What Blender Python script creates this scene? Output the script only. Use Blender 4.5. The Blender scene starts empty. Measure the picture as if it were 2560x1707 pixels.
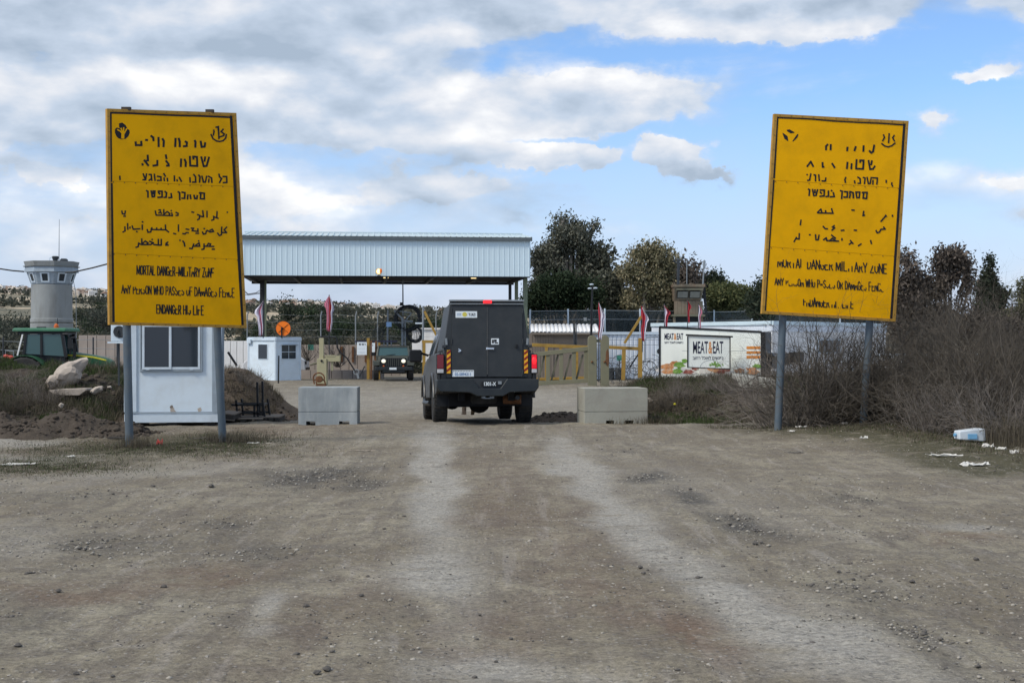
import bpy, bmesh, math, random
import numpy as np
from mathutils import Vector, Matrix, Euler, noise as mnoise
R = math.radians
SC = bpy.context.scene
COL = SC.collection
random.seed(7)

# ------------------------------------------------------------------ camera, sky, sun, exposure
CAMZ, F, CX, CY = 1.6, 3555.0, 1280.0, 853.5
cam = bpy.data.cameras.new('camera'); camo = bpy.data.objects.new('camera', cam); COL.objects.link(camo)
camo.location = (0, 0, CAMZ); camo.rotation_euler = (R(90), 0, 0)
cam.lens = 36.0 * F / 2560; cam.sensor_width = 36; cam.clip_start = 0.1; cam.clip_end = 20000
SC.camera = camo
SC.view_settings.view_transform = 'Standard'; SC.view_settings.look = 'None'
SC.view_settings.exposure = 0.85; SC.view_settings.gamma = 1
SC.view_settings.use_curve_mapping = False
SUN_EL, SUN_AZ = R(46), R(-125)          # compass angle from +y, clockwise positive
sun = bpy.data.lights.new('sun', 'SUN'); suno = bpy.data.objects.new('sun', sun); COL.objects.link(suno)
sun.energy = 1.5; sun.angle = R(14); sun.color = (1, .93, .82)
sd = Vector((math.sin(SUN_AZ) * math.cos(SUN_EL), math.cos(SUN_AZ) * math.cos(SUN_EL), math.sin(SUN_EL)))
suno.rotation_euler = sd.to_track_quat('Z', 'Y').to_euler(); suno.location = (0, 0, 30)

world = bpy.data.worlds.new('World'); SC.world = world; world.use_nodes = True
def build_sky():
    nt = world.node_tree; N = nt.nodes; L = nt.links; N.clear()
    out = N.new('ShaderNodeOutputWorld'); bg = N.new('ShaderNodeBackground'); L.new(bg.outputs[0], out.inputs[0])
    ST = 0.1; bg.inputs[1].default_value = ST
    sky = N.new('ShaderNodeTexSky'); sky.sky_type = 'NISHITA'; sky.sun_disc = False
    sky.sun_elevation = SUN_EL; sky.sun_rotation = SUN_AZ; sky.altitude = 300
    sky.air_density = 1.0; sky.dust_density = .7; sky.ozone_density = 3.0
    tc = N.new('ShaderNodeTexCoord'); sep = N.new('ShaderNodeSeparateXYZ'); L.new(tc.outputs['Generated'], sep.inputs[0])
    def m(op, a, b=None, c=None, clamp=False):
        n = N.new('ShaderNodeMath'); n.operation = op; n.use_clamp = clamp
        for i, v in enumerate((a, b, c)):
            if v is None: continue
            if isinstance(v, (int, float)): n.inputs[i].default_value = v
            else: L.new(v, n.inputs[i])
        return n.outputs[0]
    x, y, z = sep.outputs
    def nz(off, scale, det, rough, vs, dist=0.0):
        mp = N.new('ShaderNodeMapping'); mp.inputs['Location'].default_value = off; mp.inputs['Scale'].default_value = vs
        L.new(tc.outputs['Generated'], mp.inputs[0])
        n = N.new('ShaderNodeTexNoise'); n.inputs['Scale'].default_value = scale; n.inputs['Detail'].default_value = det
        n.inputs['Roughness'].default_value = rough; n.inputs['Distortion'].default_value = dist
        L.new(mp.outputs[0], n.inputs['Vector']); return n.outputs[0]
    vs = (1, 1, 2.1)
    az = m('ADD', m('ARCTAN2', x, y), m('MULTIPLY', m('SUBTRACT', nz((7.7, 1.3, 2.2), 24, 5, .6, (1, 1, 1.5)), .5), .055)); el = m('ADD', m('ARCSINE', z), m('MULTIPLY', m('SUBTRACT', nz((1.7, 8.3, 4.2), 26, 5, .6, (1, 1, 1.5)), .5), .040))
    n0 = nz((.3, .1, .0), 8.0, 9, .50, vs, .10)
    n1 = nz((.3, .1, .016 * 2.1), 8.0, 9, .50, vs, .10)         # the same field a little higher up
    nb = nz((2.3, .7, .4), 3.2, 3, .5, (1, 1, 3.4))
    def field(G):
        acc = None
        for (px, py, rx, ry, amp) in G:
            a = m('MULTIPLY', m('SUBTRACT', az, (px - CX) / F), F / rx)
            e = m('MULTIPLY', m('SUBTRACT', el, (CY - py) / F), F / ry)
            q = m('ADD', m('MULTIPLY', a, a), m('MULTIPLY', e, e))
            g = m('MULTIPLY', m('EXPONENT', m('MULTIPLY', q, -1.0)), amp)
            acc = g if acc is None else m('ADD', acc, g)
        return acc
    # where cloud stands in the sky in view
    macro = field([(420, 90, 1000, 230, .24), (300, 300, 700, 70, .07), (820, 330, 420, 90, .10), (1150, 200, 200, 110, .16), (1400, -10, 1100, 85, .36), (1990, 80, 300, 66, .40),
        (1560, 262, 250, 70, .42), (1250, 175, 45, 24, -.22), (1640, 150, 430, 40, -.26), (2120, 320, 520, 170, -.30), (1400, 398, 200, 40, .46), (1700, 397, 100, 40, .74), (1560, 400, 40, 60, -.4), (1790, 446, 90, 22, .3),
        (1060, 474, 150, 34, .56), (2425, 222, 80, 28, .42), (2500, 468, 110, 30, .40), (2310, 340, 48, 44, .46), (2530, 60, 110, 80, .28), (1790, 446, 100, 20, .26), (120, 340, 230, 60, .22), (40, 120, 240, 90, .2),
        (170, 458, 160, 28, .32), (690, 290, 110, 60, .14), (1810, 536, 60, 20, .24), (1290, 538, 60, 14, .2), (240, 565, 70, 20, .22), (1950, 510, 60, 24, .2), (2540, 555, 90, 20, .24), (1580, 345, 300, 18, -.34), (1380, 444, 260, 15, -.30), (1880, 390, 110, 60, -.36), (900, 400, 260, 20, -.14), (1300, 640, 2200, 90, -.12), (700, 560, 500, 30, -.06)])
    # sunlit heads and shaded bellies
    bright = field([(70, 60, 260, 70, .30), (430, 200, 240, 34, .26), (660, 300, 90, 66, .30), (1140, 75, 100, 60, .28), (1190, 235, 90, 46, .26), (1620, 225, 120, 40, .42), (1360, 230, 60, 40, .22), (1900, 20, 220, 36, .34), (2010, 95, 110, 36, .22),
        (1700, 390, 110, 34, .55), (1390, 385, 110, 34, .45), (650, 170, 400, 44, -.26), (150, 210, 160, 40, -.16), (820, 90, 180, 40, -.10), (1300, 40, 220, 44, -.18), (1560, 320, 280, 24, -.22), (950, 280, 300, 40, -.10), (1640, 60, 260, 24, -.10), (2310, 340, 60, 60, .2), (2425, 222, 80, 30, .1), (1060, 465, 150, 26, .22), (2500, 460, 90, 30, .2)])
    # beyond the frame the average cover of the sky in view goes on
    hi = m('MULTIPLY', m('SMOOTH_MIN', m('MAXIMUM', m('SUBTRACT', el, .26), 0.0), .3, .1), .55)
    macro = m('ADD', macro, hi)
    dens = m('ADD', m('ADD', m('ADD', m('MULTIPLY', m('SUBTRACT', n0, .5), 1.0), .5), m('MULTIPLY', m('SUBTRACT', nb, .5), .30)), macro)
    mr = N.new('ShaderNodeMapRange'); mr.interpolation_type = 'SMOOTHSTEP'
    L.new(dens, mr.inputs[0]); mr.inputs[1].default_value = .52; mr.inputs[2].default_value = .66
    veil = N.new('ShaderNodeMapRange'); veil.interpolation_type = 'SMOOTHSTEP'; L.new(m('ADD', nz((5.1, 2.2, .9), 4.2, 7, .6, (1, 1, 4.2), .4), m('MULTIPLY', m('SUBTRACT', dens, .42), .9)), veil.inputs[0])
    veil.inputs[1].default_value = .42; veil.inputs[2].default_value = .80; veil.inputs[4].default_value = .70
    mask = m('MAXIMUM', mr.outputs[0], veil.outputs[0])
    lit = m('ADD', m('MULTIPLY', m('SUBTRACT', n0, n1), 3.6), .46)
    thick = m('MULTIPLY', m('SUBTRACT', dens, .62), 1.25, clamp=True)
    lit2 = m('SUBTRACT', lit, m('MULTIPLY', thick, .40))
    lit2 = m('ADD', m('ADD', lit2, bright), m('MULTIPLY', m('SUBTRACT', nb, .5), .5), clamp=True)
    cr = N.new('ShaderNodeValToRGB'); L.new(lit2, cr.inputs[0])
    e = cr.color_ramp.elements
    e[0].position = 0.0; e[0].color = (.23, .28, .345, 1); e[1].position = 1.0; e[1].color = (.575, .575, .575, 1)
    k = e.new(.38); k.color = (.325, .375, .445, 1); k = e.new(.72); k.color = (.455, .47, .50, 1)
    mul = N.new('ShaderNodeVectorMath'); mul.operation = 'SCALE'; mul.inputs['Scale'].default_value = 1.0 / ST
    L.new(cr.outputs[0], mul.inputs[0])
    # warm pale air low down
    lowf = N.new('ShaderNodeMapRange'); L.new(el, lowf.inputs[0]); lowf.inputs[1].default_value = 0.0; lowf.inputs[2].default_value = .17
    lowf.inputs[3].default_value = .9; lowf.inputs[4].default_value = 0.0
    skm = N.new('ShaderNodeMix'); skm.data_type = 'RGBA'; L.new(lowf.outputs[0], skm.inputs[0]); tint = N.new('ShaderNodeVectorMath'); tint.operation = 'MULTIPLY'; tint.inputs[1].default_value = (.74, .84, .98); L.new(sky.outputs[0], tint.inputs[0]); L.new(tint.outputs[0], skm.inputs[6])
    skm.inputs[7].default_value = (.33 / ST, .365 / ST, .485 / ST, 1)
    mix = N.new('ShaderNodeMix'); mix.data_type = 'RGBA'
    L.new(m('MULTIPLY', mask, .96), mix.inputs[0]); L.new(skm.outputs[2], mix.inputs[6]); L.new(mul.outputs[0], mix.inputs[7])
    L.new(mix.outputs[2], bg.inputs[0])
build_sky()

# ------------------------------------------------------------------ helpers
def W(px, py, d):
    return Vector(((px - CX) / F * d, d, CAMZ - (py - CY) / F * d))
def X(px, d): return (px - CX) / F * d
def Z(py, d): return CAMZ - (py - CY) / F * d

_TAB = np.random.RandomState(3).rand(256, 256)
def vnoise(x, y):
    xi = np.floor(x).astype(int); yi = np.floor(y).astype(int); fx = x - xi; fy = y - yi
    fx = fx * fx * (3 - 2 * fx); fy = fy * fy * (3 - 2 * fy)
    a = _TAB[xi & 255, yi & 255]; b = _TAB[(xi + 1) & 255, yi & 255]; c = _TAB[xi & 255, (yi + 1) & 255]; d = _TAB[(xi + 1) & 255, (yi + 1) & 255]
    return (a * (1 - fx) + b * fx) * (1 - fy) + (c * (1 - fx) + d * fx) * fy
def fbm(x, y, o=4, g=.5):
    s = 0; a = 1; t = 0
    for i in range(o):
        s = s + a * vnoise(x * 2 ** i + 17 * i, y * 2 ** i + 31 * i); t += a; a *= g
    return s / t
def sst(a, b, x):
    t = np.clip((x - a) / (b - a), 0, 1); return t * t * (3 - 2 * t)

def tag(o, label=None, cat=None, group=None, kind=None):
    if label: o['label'] = label
    if cat: o['category'] = cat
    if group: o['group'] = group
    if kind: o['kind'] = kind
    return o
def thing(name, loc, label, cat, group=None, rz=0.0):
    o = bpy.data.objects.new(name, None); COL.objects.link(o); o.empty_display_size = .2
    o.location = loc; o.rotation_euler = (0, 0, rz)
    return tag(o, label, cat, group)
def link_mesh(name, me, mats, parent=None):
    if not isinstance(mats, (list, tuple)): mats = [mats]
    if not me.materials:
        for m in mats: me.materials.append(m)
    o = bpy.data.objects.new(name, me); COL.objects.link(o)
    if parent: o.parent = parent
    return o
def copy_tree(o, parent=None):
    c = o.copy(); COL.objects.link(c)
    if parent: c.parent = parent
    for ch in list(o.children): copy_tree(ch, c)
    return c

class MB:
    def __init__(s): s.v = []; s.f = []; s.m = []
    def add(s, vs, fs, mi=0):
        b = len(s.v); s.v += [tuple(v) for v in vs]; s.f += [tuple(b + i for i in f) for f in fs]; s.m += [mi] * len(fs); return s
    def box(s, x0, x1, y0, y1, z0, z1, mi=0):
        return s.add([(x0, y0, z0), (x1, y0, z0), (x1, y1, z0), (x0, y1, z0), (x0, y0, z1), (x1, y0, z1), (x1, y1, z1), (x0, y1, z1)],
                     [(0, 3, 2, 1), (4, 5, 6, 7), (0, 1, 5, 4), (1, 2, 6, 5), (2, 3, 7, 6), (3, 0, 4, 7)], mi)
    def bar(s, a, b, w, h=None, mi=0, up=(0, 0, 1)):
        a = Vector(a); b = Vector(b); h = h or w; d = (b - a).normalized(); u = Vector(up)
        if abs(d.dot(u)) > .98: u = Vector((0, 1, 0))
        r = d.cross(u).normalized(); u = r.cross(d).normalized(); r *= w / 2; u *= h / 2
        vs = [p + i * r + j * u for p in (a, b) for i, j in ((-1, -1), (1, -1), (1, 1), (-1, 1))]
        return s.add(vs, [(0, 1, 2, 3), (7, 6, 5, 4), (0, 4, 5, 1), (1, 5, 6, 2), (2, 6, 7, 3), (3, 7, 4, 0)], mi)
    def tube(s, pts, r, n=8, mi=0, cap=True):
        pts = [Vector(p) for p in pts]; k = len(pts); rs = r if isinstance(r, (list, tuple)) else [r] * k
        vs = []; prev = None
        for i, p in enumerate(pts):
            d = (pts[min(i + 1, k - 1)] - pts[max(i - 1, 0)]).normalized()
            if prev is None:
                u = Vector((0, 0, 1)) if abs(d.z) < .9 else Vector((0, 1, 0)); prev = d.cross(u).normalized()
            prev = (prev - d * prev.dot(d)).normalized(); q = d.cross(prev)
            for j in range(n):
                t = 2 * math.pi * j / n; vs.append(p + (prev * math.cos(t) + q * math.sin(t)) * rs[i])
        fs = [(i * n + j, i * n + (j + 1) % n, (i + 1) * n + (j + 1) % n, (i + 1) * n + j) for i in range(k - 1) for j in range(n)]
        if cap: fs += [tuple(range(n - 1, -1, -1)), tuple((k - 1) * n + j for j in range(n))]
        return s.add(vs, fs, mi)
    def prism(s, poly, ax, a, b, mi=0):
        def P(p, t):
            return (t, p[0], p[1]) if ax == 'x' else ((p[0], t, p[1]) if ax == 'y' else (p[0], p[1], t))
        n = len(poly); vs = [P(p, a) for p in poly] + [P(p, b) for p in poly]
        return s.add(vs, [tuple(range(n)), tuple(range(2 * n - 1, n - 1, -1))] + [(i, n + i, n + (i + 1) % n, (i + 1) % n) for i in range(n)], mi)
    def loft(s, rings, mi=0, cap=True):
        n = len(rings[0]); vs = [v for r in rings for v in r]
        fs = [(i * n + j, i * n + (j + 1) % n, (i + 1) * n + (j + 1) % n, (i + 1) * n + j) for i in range(len(rings) - 1) for j in range(n)]
        if cap: fs += [tuple(range(n - 1, -1, -1)), tuple((len(rings) - 1) * n + j for j in range(n))]
        return s.add(vs, fs, mi)
    def lathe(s, prof, c, axis='z', n=20, mi=0):
        rings = []
        for (r, a) in prof:
            rg = []
            for j in range(n):
                t = 2 * math.pi * j / n; p, q = r * math.cos(t), r * math.sin(t)
                rg.append(Vector(c) + (Vector((p, q, a)) if axis == 'z' else (Vector((a, p, q)) if axis == 'x' else Vector((p, a, q)))))
            rings.append(rg)
        return s.loft(rings, mi)
    def sphere(s, c, r, sc=(1, 1, 1), n=10, mi=0):
        k = n // 2; prof = [(max(.001, math.sin(math.pi * i / k)) * r, -math.cos(math.pi * i / k) * r) for i in range(k + 1)]
        b = len(s.v); s.lathe(prof, (0, 0, 0), 'z', n, mi)
        for i in range(b, len(s.v)):
            v = s.v[i]; s.v[i] = (v[0] * sc[0] + c[0], v[1] * sc[1] + c[1], v[2] * sc[2] + c[2])
        return s
    def quad(s, a, b, c, d, mi=0): return s.add([a, b, c, d], [(0, 1, 2, 3)], mi)
    def build(s, name, mats, parent=None, world=False, bevel=0, smooth=30, fix=True, label=None):
        if not isinstance(mats, (list, tuple)): mats = [mats]
        v = np.array(s.v, dtype=float)
        if world:
            q = parent
            while q is not None: v = v - np.array(q.location); q = q.parent
        me = bpy.data.meshes.new(name); me.from_pydata(v.tolist(), [], s.f)
        me.polygons.foreach_set('material_index', s.m)
        if fix:
            bm = bmesh.new(); bm.from_mesh(me); bmesh.ops.recalc_face_normals(bm, faces=bm.faces); bm.to_mesh(me); bm.free()
        if smooth:
            me.polygons.foreach_set('use_smooth', [True] * len(me.polygons)); me.set_sharp_from_angle(angle=R(smooth))
        o = link_mesh(name, me, mats, parent)
        if label: o['label'] = label
        if bevel:
            b = o.modifiers.new('bevel', 'BEVEL'); b.width = bevel; b.segments = 2; b.limit_method = 'ANGLE'; b.angle_limit = R(35)
            b.harden_normals = True
        return o

def mesh_np(name, verts, faces, k, mats, parent=None, attr=None, smooth=False):
    """fast mesh from arrays; faces (n,k)"""
    me = bpy.data.meshes.new(name); nv, nf = len(verts), len(faces)
    me.vertices.add(nv); me.vertices.foreach_set('co', np.asarray(verts, dtype=np.float32).ravel())
    me.loops.add(nf * k); me.loops.foreach_set('vertex_index', np.asarray(faces, dtype=np.int32).ravel())
    me.polygons.add(nf); me.polygons.foreach_set('loop_start', np.arange(0, nf * k, k, dtype=np.int32))
    if smooth: me.polygons.foreach_set('use_smooth', np.ones(nf, dtype=bool))
    if attr:
        for an, av in attr.items():
            a = me.attributes.new(an, 'FLOAT', 'POINT'); a.data.foreach_set('value', np.asarray(av, dtype=np.float32).ravel())
    me.update(); me.validate()
    return link_mesh(name, me, mats, parent)

# ------------------------------------------------------------------ materials
def nodes_of(name):
    m = bpy.data.materials.new(name); m.use_nodes = True; nt = m.node_tree
    return m, nt.nodes, nt.links, nt.nodes['Principled BSDF']
def mk(name, col, rough=.7, metal=0., var=.18, scale=4., dirt=None, damt=0., dscale=2., bump=0., bscale=60., spec=.3, streak=False, emit=None, est=0.):
    m, N, L, B = nodes_of(name)
    tc = N.new('ShaderNodeTexCoord')
    def noise(sc, det=5, vs=(1, 1, 1)):
        mp = N.new('ShaderNodeMapping'); mp.inputs['Scale'].default_value = vs; L.new(tc.outputs['Object'], mp.inputs[0])
        n = N.new('ShaderNodeTexNoise'); n.inputs['Scale'].default_value = sc; n.inputs['Detail'].default_value = det
        n.inputs['Roughness'].default_value = .62; L.new(mp.outputs[0], n.inputs['Vector']); return n.outputs[0]
    n1 = noise(scale)
    mr = N.new('ShaderNodeMapRange'); L.new(n1, mr.inputs[0]); mr.inputs[1].default_value = .25; mr.inputs[2].default_value = .75
    mr.inputs[3].default_value = 1 - var; mr.inputs[4].default_value = 1 + var
    vm = N.new('ShaderNodeVectorMath'); vm.operation = 'SCALE'; vm.inputs[0].default_value = col[:3]; L.new(mr.outputs[0], vm.inputs['Scale'])
    c = vm.outputs[0]
    if dirt:
        n2 = noise(dscale, 6, (1, 1, .25) if streak else (1, 1, 1))
        r2 = N.new('ShaderNodeMapRange'); L.new(n2, r2.inputs[0]); r2.inputs[1].default_value = .45; r2.inputs[2].default_value = .75
        r2.inputs[4].default_value = damt
        mx = N.new('ShaderNodeMix'); mx.data_type = 'RGBA'; L.new(r2.outputs[0], mx.inputs[0]); L.new(c, mx.inputs[6]); mx.inputs[7].default_value = (*dirt, 1)
        c = mx.outputs[2]
    L.new(c, B.inputs['Base Color'])
    B.inputs['Roughness'].default_value = rough; B.inputs['Metallic'].default_value = metal; B.inputs['Specular IOR Level'].default_value = spec
    if bump:
        n3 = noise(bscale, 4); bp = N.new('ShaderNodeBump'); bp.inputs['Strength'].default_value = bump; bp.inputs['Distance'].default_value = .01
        L.new(n3, bp.inputs['Height']); L.new(bp.outputs[0], B.inputs['Normal'])
    if emit: B.inputs['Emission Color'].default_value = (*emit, 1); B.inputs['Emission Strength'].default_value = est
    return m
def leafmat(name, c0, c1, rough=.75, trans=.25):
    m, N, L, B = nodes_of(name)
    a = N.new('ShaderNodeAttribute'); a.attribute_name = 'tone'
    mx = N.new('ShaderNodeMix'); mx.data_type = 'RGBA'; L.new(a.outputs['Fac'], mx.inputs[0]); mx.inputs[6].default_value = (*c0, 1); mx.inputs[7].default_value = (*c1, 1)
    L.new(mx.outputs[2], B.inputs['Base Color']); B.inputs['Roughness'].default_value = rough; B.inputs['Specular IOR Level'].default_value = .2
    tr = N.new('ShaderNodeBsdfTranslucent'); L.new(mx.outputs[2], tr.inputs[0])
    ms = N.new('ShaderNodeMixShader'); ms.inputs[0].default_value = trans; L.new(B.outputs[0], ms.inputs[1]); L.new(tr.outputs[0], ms.inputs[2])
    L.new(ms.outputs[0], N['Material Output'].inputs[0]); return m
def glassmat(name, col=(.03, .04, .05), rough=.06):
    m, N, L, B = nodes_of(name); B.inputs['Base Color'].default_value = (*col, 1); B.inputs['Roughness'].default_value = rough
    B.inputs['Specular IOR Level'].default_value = .45
    return m

MM = {}
def M(k): return MM[k]
DUST = (.20, .17, .135)
MM['sign_yellow'] = mk('sign_yellow', (.90, .435, .0), .68, var=.07, scale=1.2, dirt=(.50, .25, .004), damt=.35, dscale=3, bump=.15, bscale=200, spec=.12)
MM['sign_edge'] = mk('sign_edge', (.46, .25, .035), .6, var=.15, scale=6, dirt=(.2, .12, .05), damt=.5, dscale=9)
MM['print_black'] = mk('print_black', (.012, .011, .012), .6, var=.3, scale=8)
MM['print_navy'] = mk('print_navy', (.02, .022, .05), .6, var=.2, scale=8)
MM['rivet'] = mk('rivet', (.20, .10, .02), .6)
MM['grey_post'] = mk('grey_post', (.085, .115, .14), .5, var=.15, scale=3, dirt=(.16, .15, .13), damt=.35, dscale=5, spec=.4)
MM['white_panel'] = mk('white_panel', (.66, .755, .82), .5, var=.05, scale=2, dirt=(.42, .40, .34), damt=.25, dscale=3.2)
MM['white_trim'] = mk('white_trim', (.60, .69, .76), .45, var=.08, scale=3, dirt=(.3, .3, .28), damt=.3)
MM['grey_trim'] = mk('grey_trim', (.30, .36, .41), .5, var=.12, scale=3, dirt=(.2, .2, .19), damt=.4, dscale=5)
MM['white_warm'] = mk('white_warm', (.80, .80, .79), .6, var=.07, scale=1.5, dirt=(.40, .37, .33), damt=.45, dscale=1.6, streak=True)
MM['white_cold'] = mk('white_cold', (.70, .76, .83), .55, var=.07, scale=1.2, dirt=(.36, .36, .38), damt=.4, dscale=1.3, streak=True)
MM['fascia'] = mk('fascia', (.60, .73, .79), .5, var=.05, scale=.8, dirt=(.48, .58, .62), damt=.35, dscale=.7, streak=True)
MM['roof_tin'] = mk('roof_tin', (.52, .62, .65), .45, var=.08, scale=.8, dirt=(.3, .33, .33), damt=.4, dscale=1)
MM['gutter'] = mk('gutter', (.10, .12, .13), .5, var=.15)
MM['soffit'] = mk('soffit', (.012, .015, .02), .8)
MM['steel_dark'] = mk('steel_dark', (.035, .04, .045), .55, var=.25)
MM['steel_grey'] = mk('steel_grey', (.22, .25, .27), .5, var=.15, dirt=(.2, .14, .09), damt=.3, dscale=6)
MM['green_post'] = mk('green_post', (.16, .19, .13), .6, var=.15)
MM['black'] = mk('black', (.012, .013, .015), .5)
MM['rubber'] = mk('rubber', (.030, .030, .030), .85, var=.25, scale=8, dirt=(.11, .10, .085), damt=.35, dscale=5, bump=.4, bscale=60)
MM['truck_paint'] = mk('truck_paint', (.024, .029, .032), .5, var=.18, scale=2, dirt=(.055, .056, .056), damt=.5, dscale=3.0, spec=.45)
MM['truck_side'] = mk('truck_side', (.040, .041, .040), .42, var=.2, scale=2, dirt=(.11, .105, .095), damt=.55, dscale=2.5, spec=.5)
MM['underbody'] = mk('underbody', (.010, .010, .011), .9, var=.3)
MM['bumper'] = mk('bumper', (.014, .019, .022), .42, var=.2, dirt=(.04, .042, .04), damt=.4, dscale=4, spec=.45)
MM['chrome'] = mk('chrome', (.62, .64, .66), .25, metal=.9)
MM['glass_dark'] = glassmat('glass_dark')
MM['glass_teal'] = glassmat('glass_teal', (.045, .095, .10), .12)
MM['red_dull'] = mk('red_dull', (.16, .006, .010), .25, var=.1, spec=.6)
MM['red_lit'] = mk('red_lit', (.40, .006, .015), .25, emit=(1, .008, .03), est=.28)
MM['red_lit2'] = mk('red_lit2', (.6, .01, .03), .25, emit=(1, .03, .03), est=.6)
MM['clear_lens'] = mk('clear_lens', (.5, .5, .5), .2, spec=.6)
MM['head_lit'] = mk('head_lit', (.8, .8, .7), .2, emit=(1, .93, .72), est=.42)
MM['lamp_lit'] = mk('lamp_lit', (.8, .7, .5), .2, emit=(1, .76, .36), est=.75)
MM['hazard_yellow'] = mk('hazard_yellow', (.80, .40, .02), .4, var=.1)
MM['hazard_red'] = mk('hazard_red', (.26, .02, .012), .4, var=.1)
MM['sticker'] = mk('sticker', (.74, .80, .82), .4, var=.04)
MM['sticker_yellow'] = mk('sticker_yellow', (.62, .55, .10), .4)
MM['print_blue'] = mk('print_blue', (.10, .20, .38), .4)
MM['jeep_paint'] = mk('jeep_paint', (.070, .078, .066), .5, var=.15, dirt=(.14, .13, .10), damt=.45, dscale=3, spec=.4)
MM['olive'] = mk('olive', (.185, .180, .118), .65, var=.15, scale=3, dirt=(.16, .12, .07), damt=.35, dscale=3, bump=.2)
MM['olive_dark'] = mk('olive_dark', (.135, .13, .09), .65, var=.15, scale=3, dirt=(.12, .1, .07), damt=.35, dscale=3)
MM['cream'] = mk('cream', (.38, .355, .22), .6, var=.1, scale=2, dirt=(.25, .2, .1), damt=.3, dscale=2)
MM['rust'] = mk('rust', (.16, .075, .035), .85, var=.35, scale=8, dirt=(.07, .04, .025), damt=.7, dscale=12, bump=.5)
MM['ochre'] = mk('ochre', (.34, .21, .045), .65, var=.2, scale=3, dirt=(.16, .09, .03), damt=.45, dscale=2.5)
MM['orange'] = mk('orange', (.90, .20, .015), .55, var=.06)
MM['concrete_cold'] = mk('concrete_cold', (.27, .30, .31), .85, var=.14, scale=5, dirt=(.46, .48, .47), damt=.85, dscale=3.4, bump=.5, bscale=45, streak=True)
MM['concrete_warm'] = mk('concrete_warm', (.36, .355, .30), .85, var=.12, scale=5, dirt=(.23, .21, .18), damt=.75, dscale=2.6, bump=.5, bscale=45)
MM['concrete_tower'] = mk('concrete_tower', (.27, .285, .28), .85, var=.12, scale=1.2, dirt=(.14, .135, .12), damt=.8, dscale=1.1, bump=.3, bscale=12, streak=True)
MM['concrete_wall'] = mk('concrete_wall', (.34, .29, .25), .9, var=.16, scale=1.2, dirt=(.18, .15, .13), damt=.5, dscale=.9, streak=True)
MM['limestone'] = mk('limestone', (.44, .38, .32), .9, var=.2, scale=3, dirt=(.24, .20, .16), damt=.6, dscale=5, bump=.9, bscale=14)
MM['stone_dark'] = mk('stone_dark', (.12, .11, .098), .9, var=.3, scale=12, bump=.6, bscale=40)
MM['stone_pale'] = mk('stone_pale', (.36, .33, .28), .9, var=.2, scale=12, bump=.6, bscale=40)
MM['wood_grey'] = mk('wood_grey', (.20, .17, .14), .85, var=.25, scale=6, dirt=(.10, .08, .06), damt=.5, dscale=6)
MM['wood_dark'] = mk('wood_dark', (.05, .045, .04), .85, var=.3, scale=6)
MM['tower_brown'] = mk('tower_brown', (.17, .14, .10), .8, var=.2, scale=2, dirt=(.17, .08, .05), damt=.7, dscale=1.8, streak=True)
MM['tower_pane'] = mk('tower_pane', (.15, .14, .12), .3, var=.15, spec=.5)
MM['net'] = None
MM['tractor_green'] = mk('tractor_green', (.014, .085, .035), .45, var=.15, dirt=(.10, .11, .08), damt=.35, dscale=3, spec=.4)
MM['tractor_roof'] = mk('tractor_roof', (.045, .16, .09), .5, var=.12, dirt=(.15, .2, .15), damt=.4, dscale=3)
MM['tractor_yellow'] = mk('tractor_yellow', (.62, .55, .03), .5)
MM['amber'] = mk('amber', (.55, .12, .02), .3)
MM['flag_white'] = mk('flag_white', (.66, .64, .72), .8, var=.08)
MM['flag_red'] = mk('flag_red', (.42, .035, .05), .8, var=.15)
MM['flag_pink'] = mk('flag_pink', (.55, .18, .25), .8, var=.15)
MM['trailer_white'] = mk('trailer_white', (.80, .83, .77), .5, var=.04, scale=1, dirt=(.5, .5, .44), damt=.3, dscale=1)
MM['food_orange'] = mk('food_orange', (.48, .20, .07), .5, var=.6, scale=9, dirt=(.62, .50, .36), damt=.8, dscale=6)
MM['food_green'] = mk('food_green', (.14, .30, .04), .5, var=.6, scale=9, dirt=(.45, .5, .25), damt=.6, dscale=6)
MM['food_red'] = mk('food_red', (.22, .05, .035), .5, var=.6, scale=9, dirt=(.55, .35, .28), damt=.8, dscale=7)
MM['food_pale'] = mk('food_pale', (.62, .62, .60), .5, var=.3, scale=9, dirt=(.25, .12, .08), damt=.5, dscale=9)
MM['stripe_orange'] = mk('stripe_orange', (.64, .24, .045), .5, var=.05)
MM['sky_board'] = mk('sky_board', (.30, .48, .72), .5)
MM['board_green'] = mk('board_green', (.05, .22, .17), .5)
MM['bark'] = mk('bark', (.16, .13, .10), .9, var=.3, scale=3, bump=.5, bscale=12)
MM['bark_pale'] = mk('bark_pale', (.30, .26, .21), .9, var=.25, scale=3)
MM['twig'] = mk('twig', (.100, .086, .068), .9, var=.6, scale=2)
MM['twig_pale'] = mk('twig_pale', (.20, .175, .15), .9, var=.4, scale=3)
MM['leaf_euc'] = leafmat('leaf_euc', (.040, .046, .032), (.215, .215, .165))
MM['leaf_gold'] = leafmat('leaf_gold', (.075, .078, .042), (.42, .36, .22))
MM['leaf_shrub'] = leafmat('leaf_shrub', (.018, .032, .016), (.055, .078, .038))
MM['leaf_olive'] = leafmat('leaf_olive', (.055, .07, .026), (.24, .24, .11))
MM['leaf_far'] = leafmat('leaf_far', (.040, .050, .038), (.105, .105, .080))
MM['leaf_farwarm'] = leafmat('leaf_farwarm', (.07, .07, .045), (.19, .165, .115))
MM['leaf_cyp'] = leafmat('leaf_cyp', (.016, .026, .016), (.055, .065, .038))
MM['leaf_pine'] = leafmat('leaf_pine', (.03, .042, .024), (.19, .18, .10))
MM['leaf_brown'] = leafmat('leaf_brown', (.055, .046, .038), (.20, .165, .135))
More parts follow.
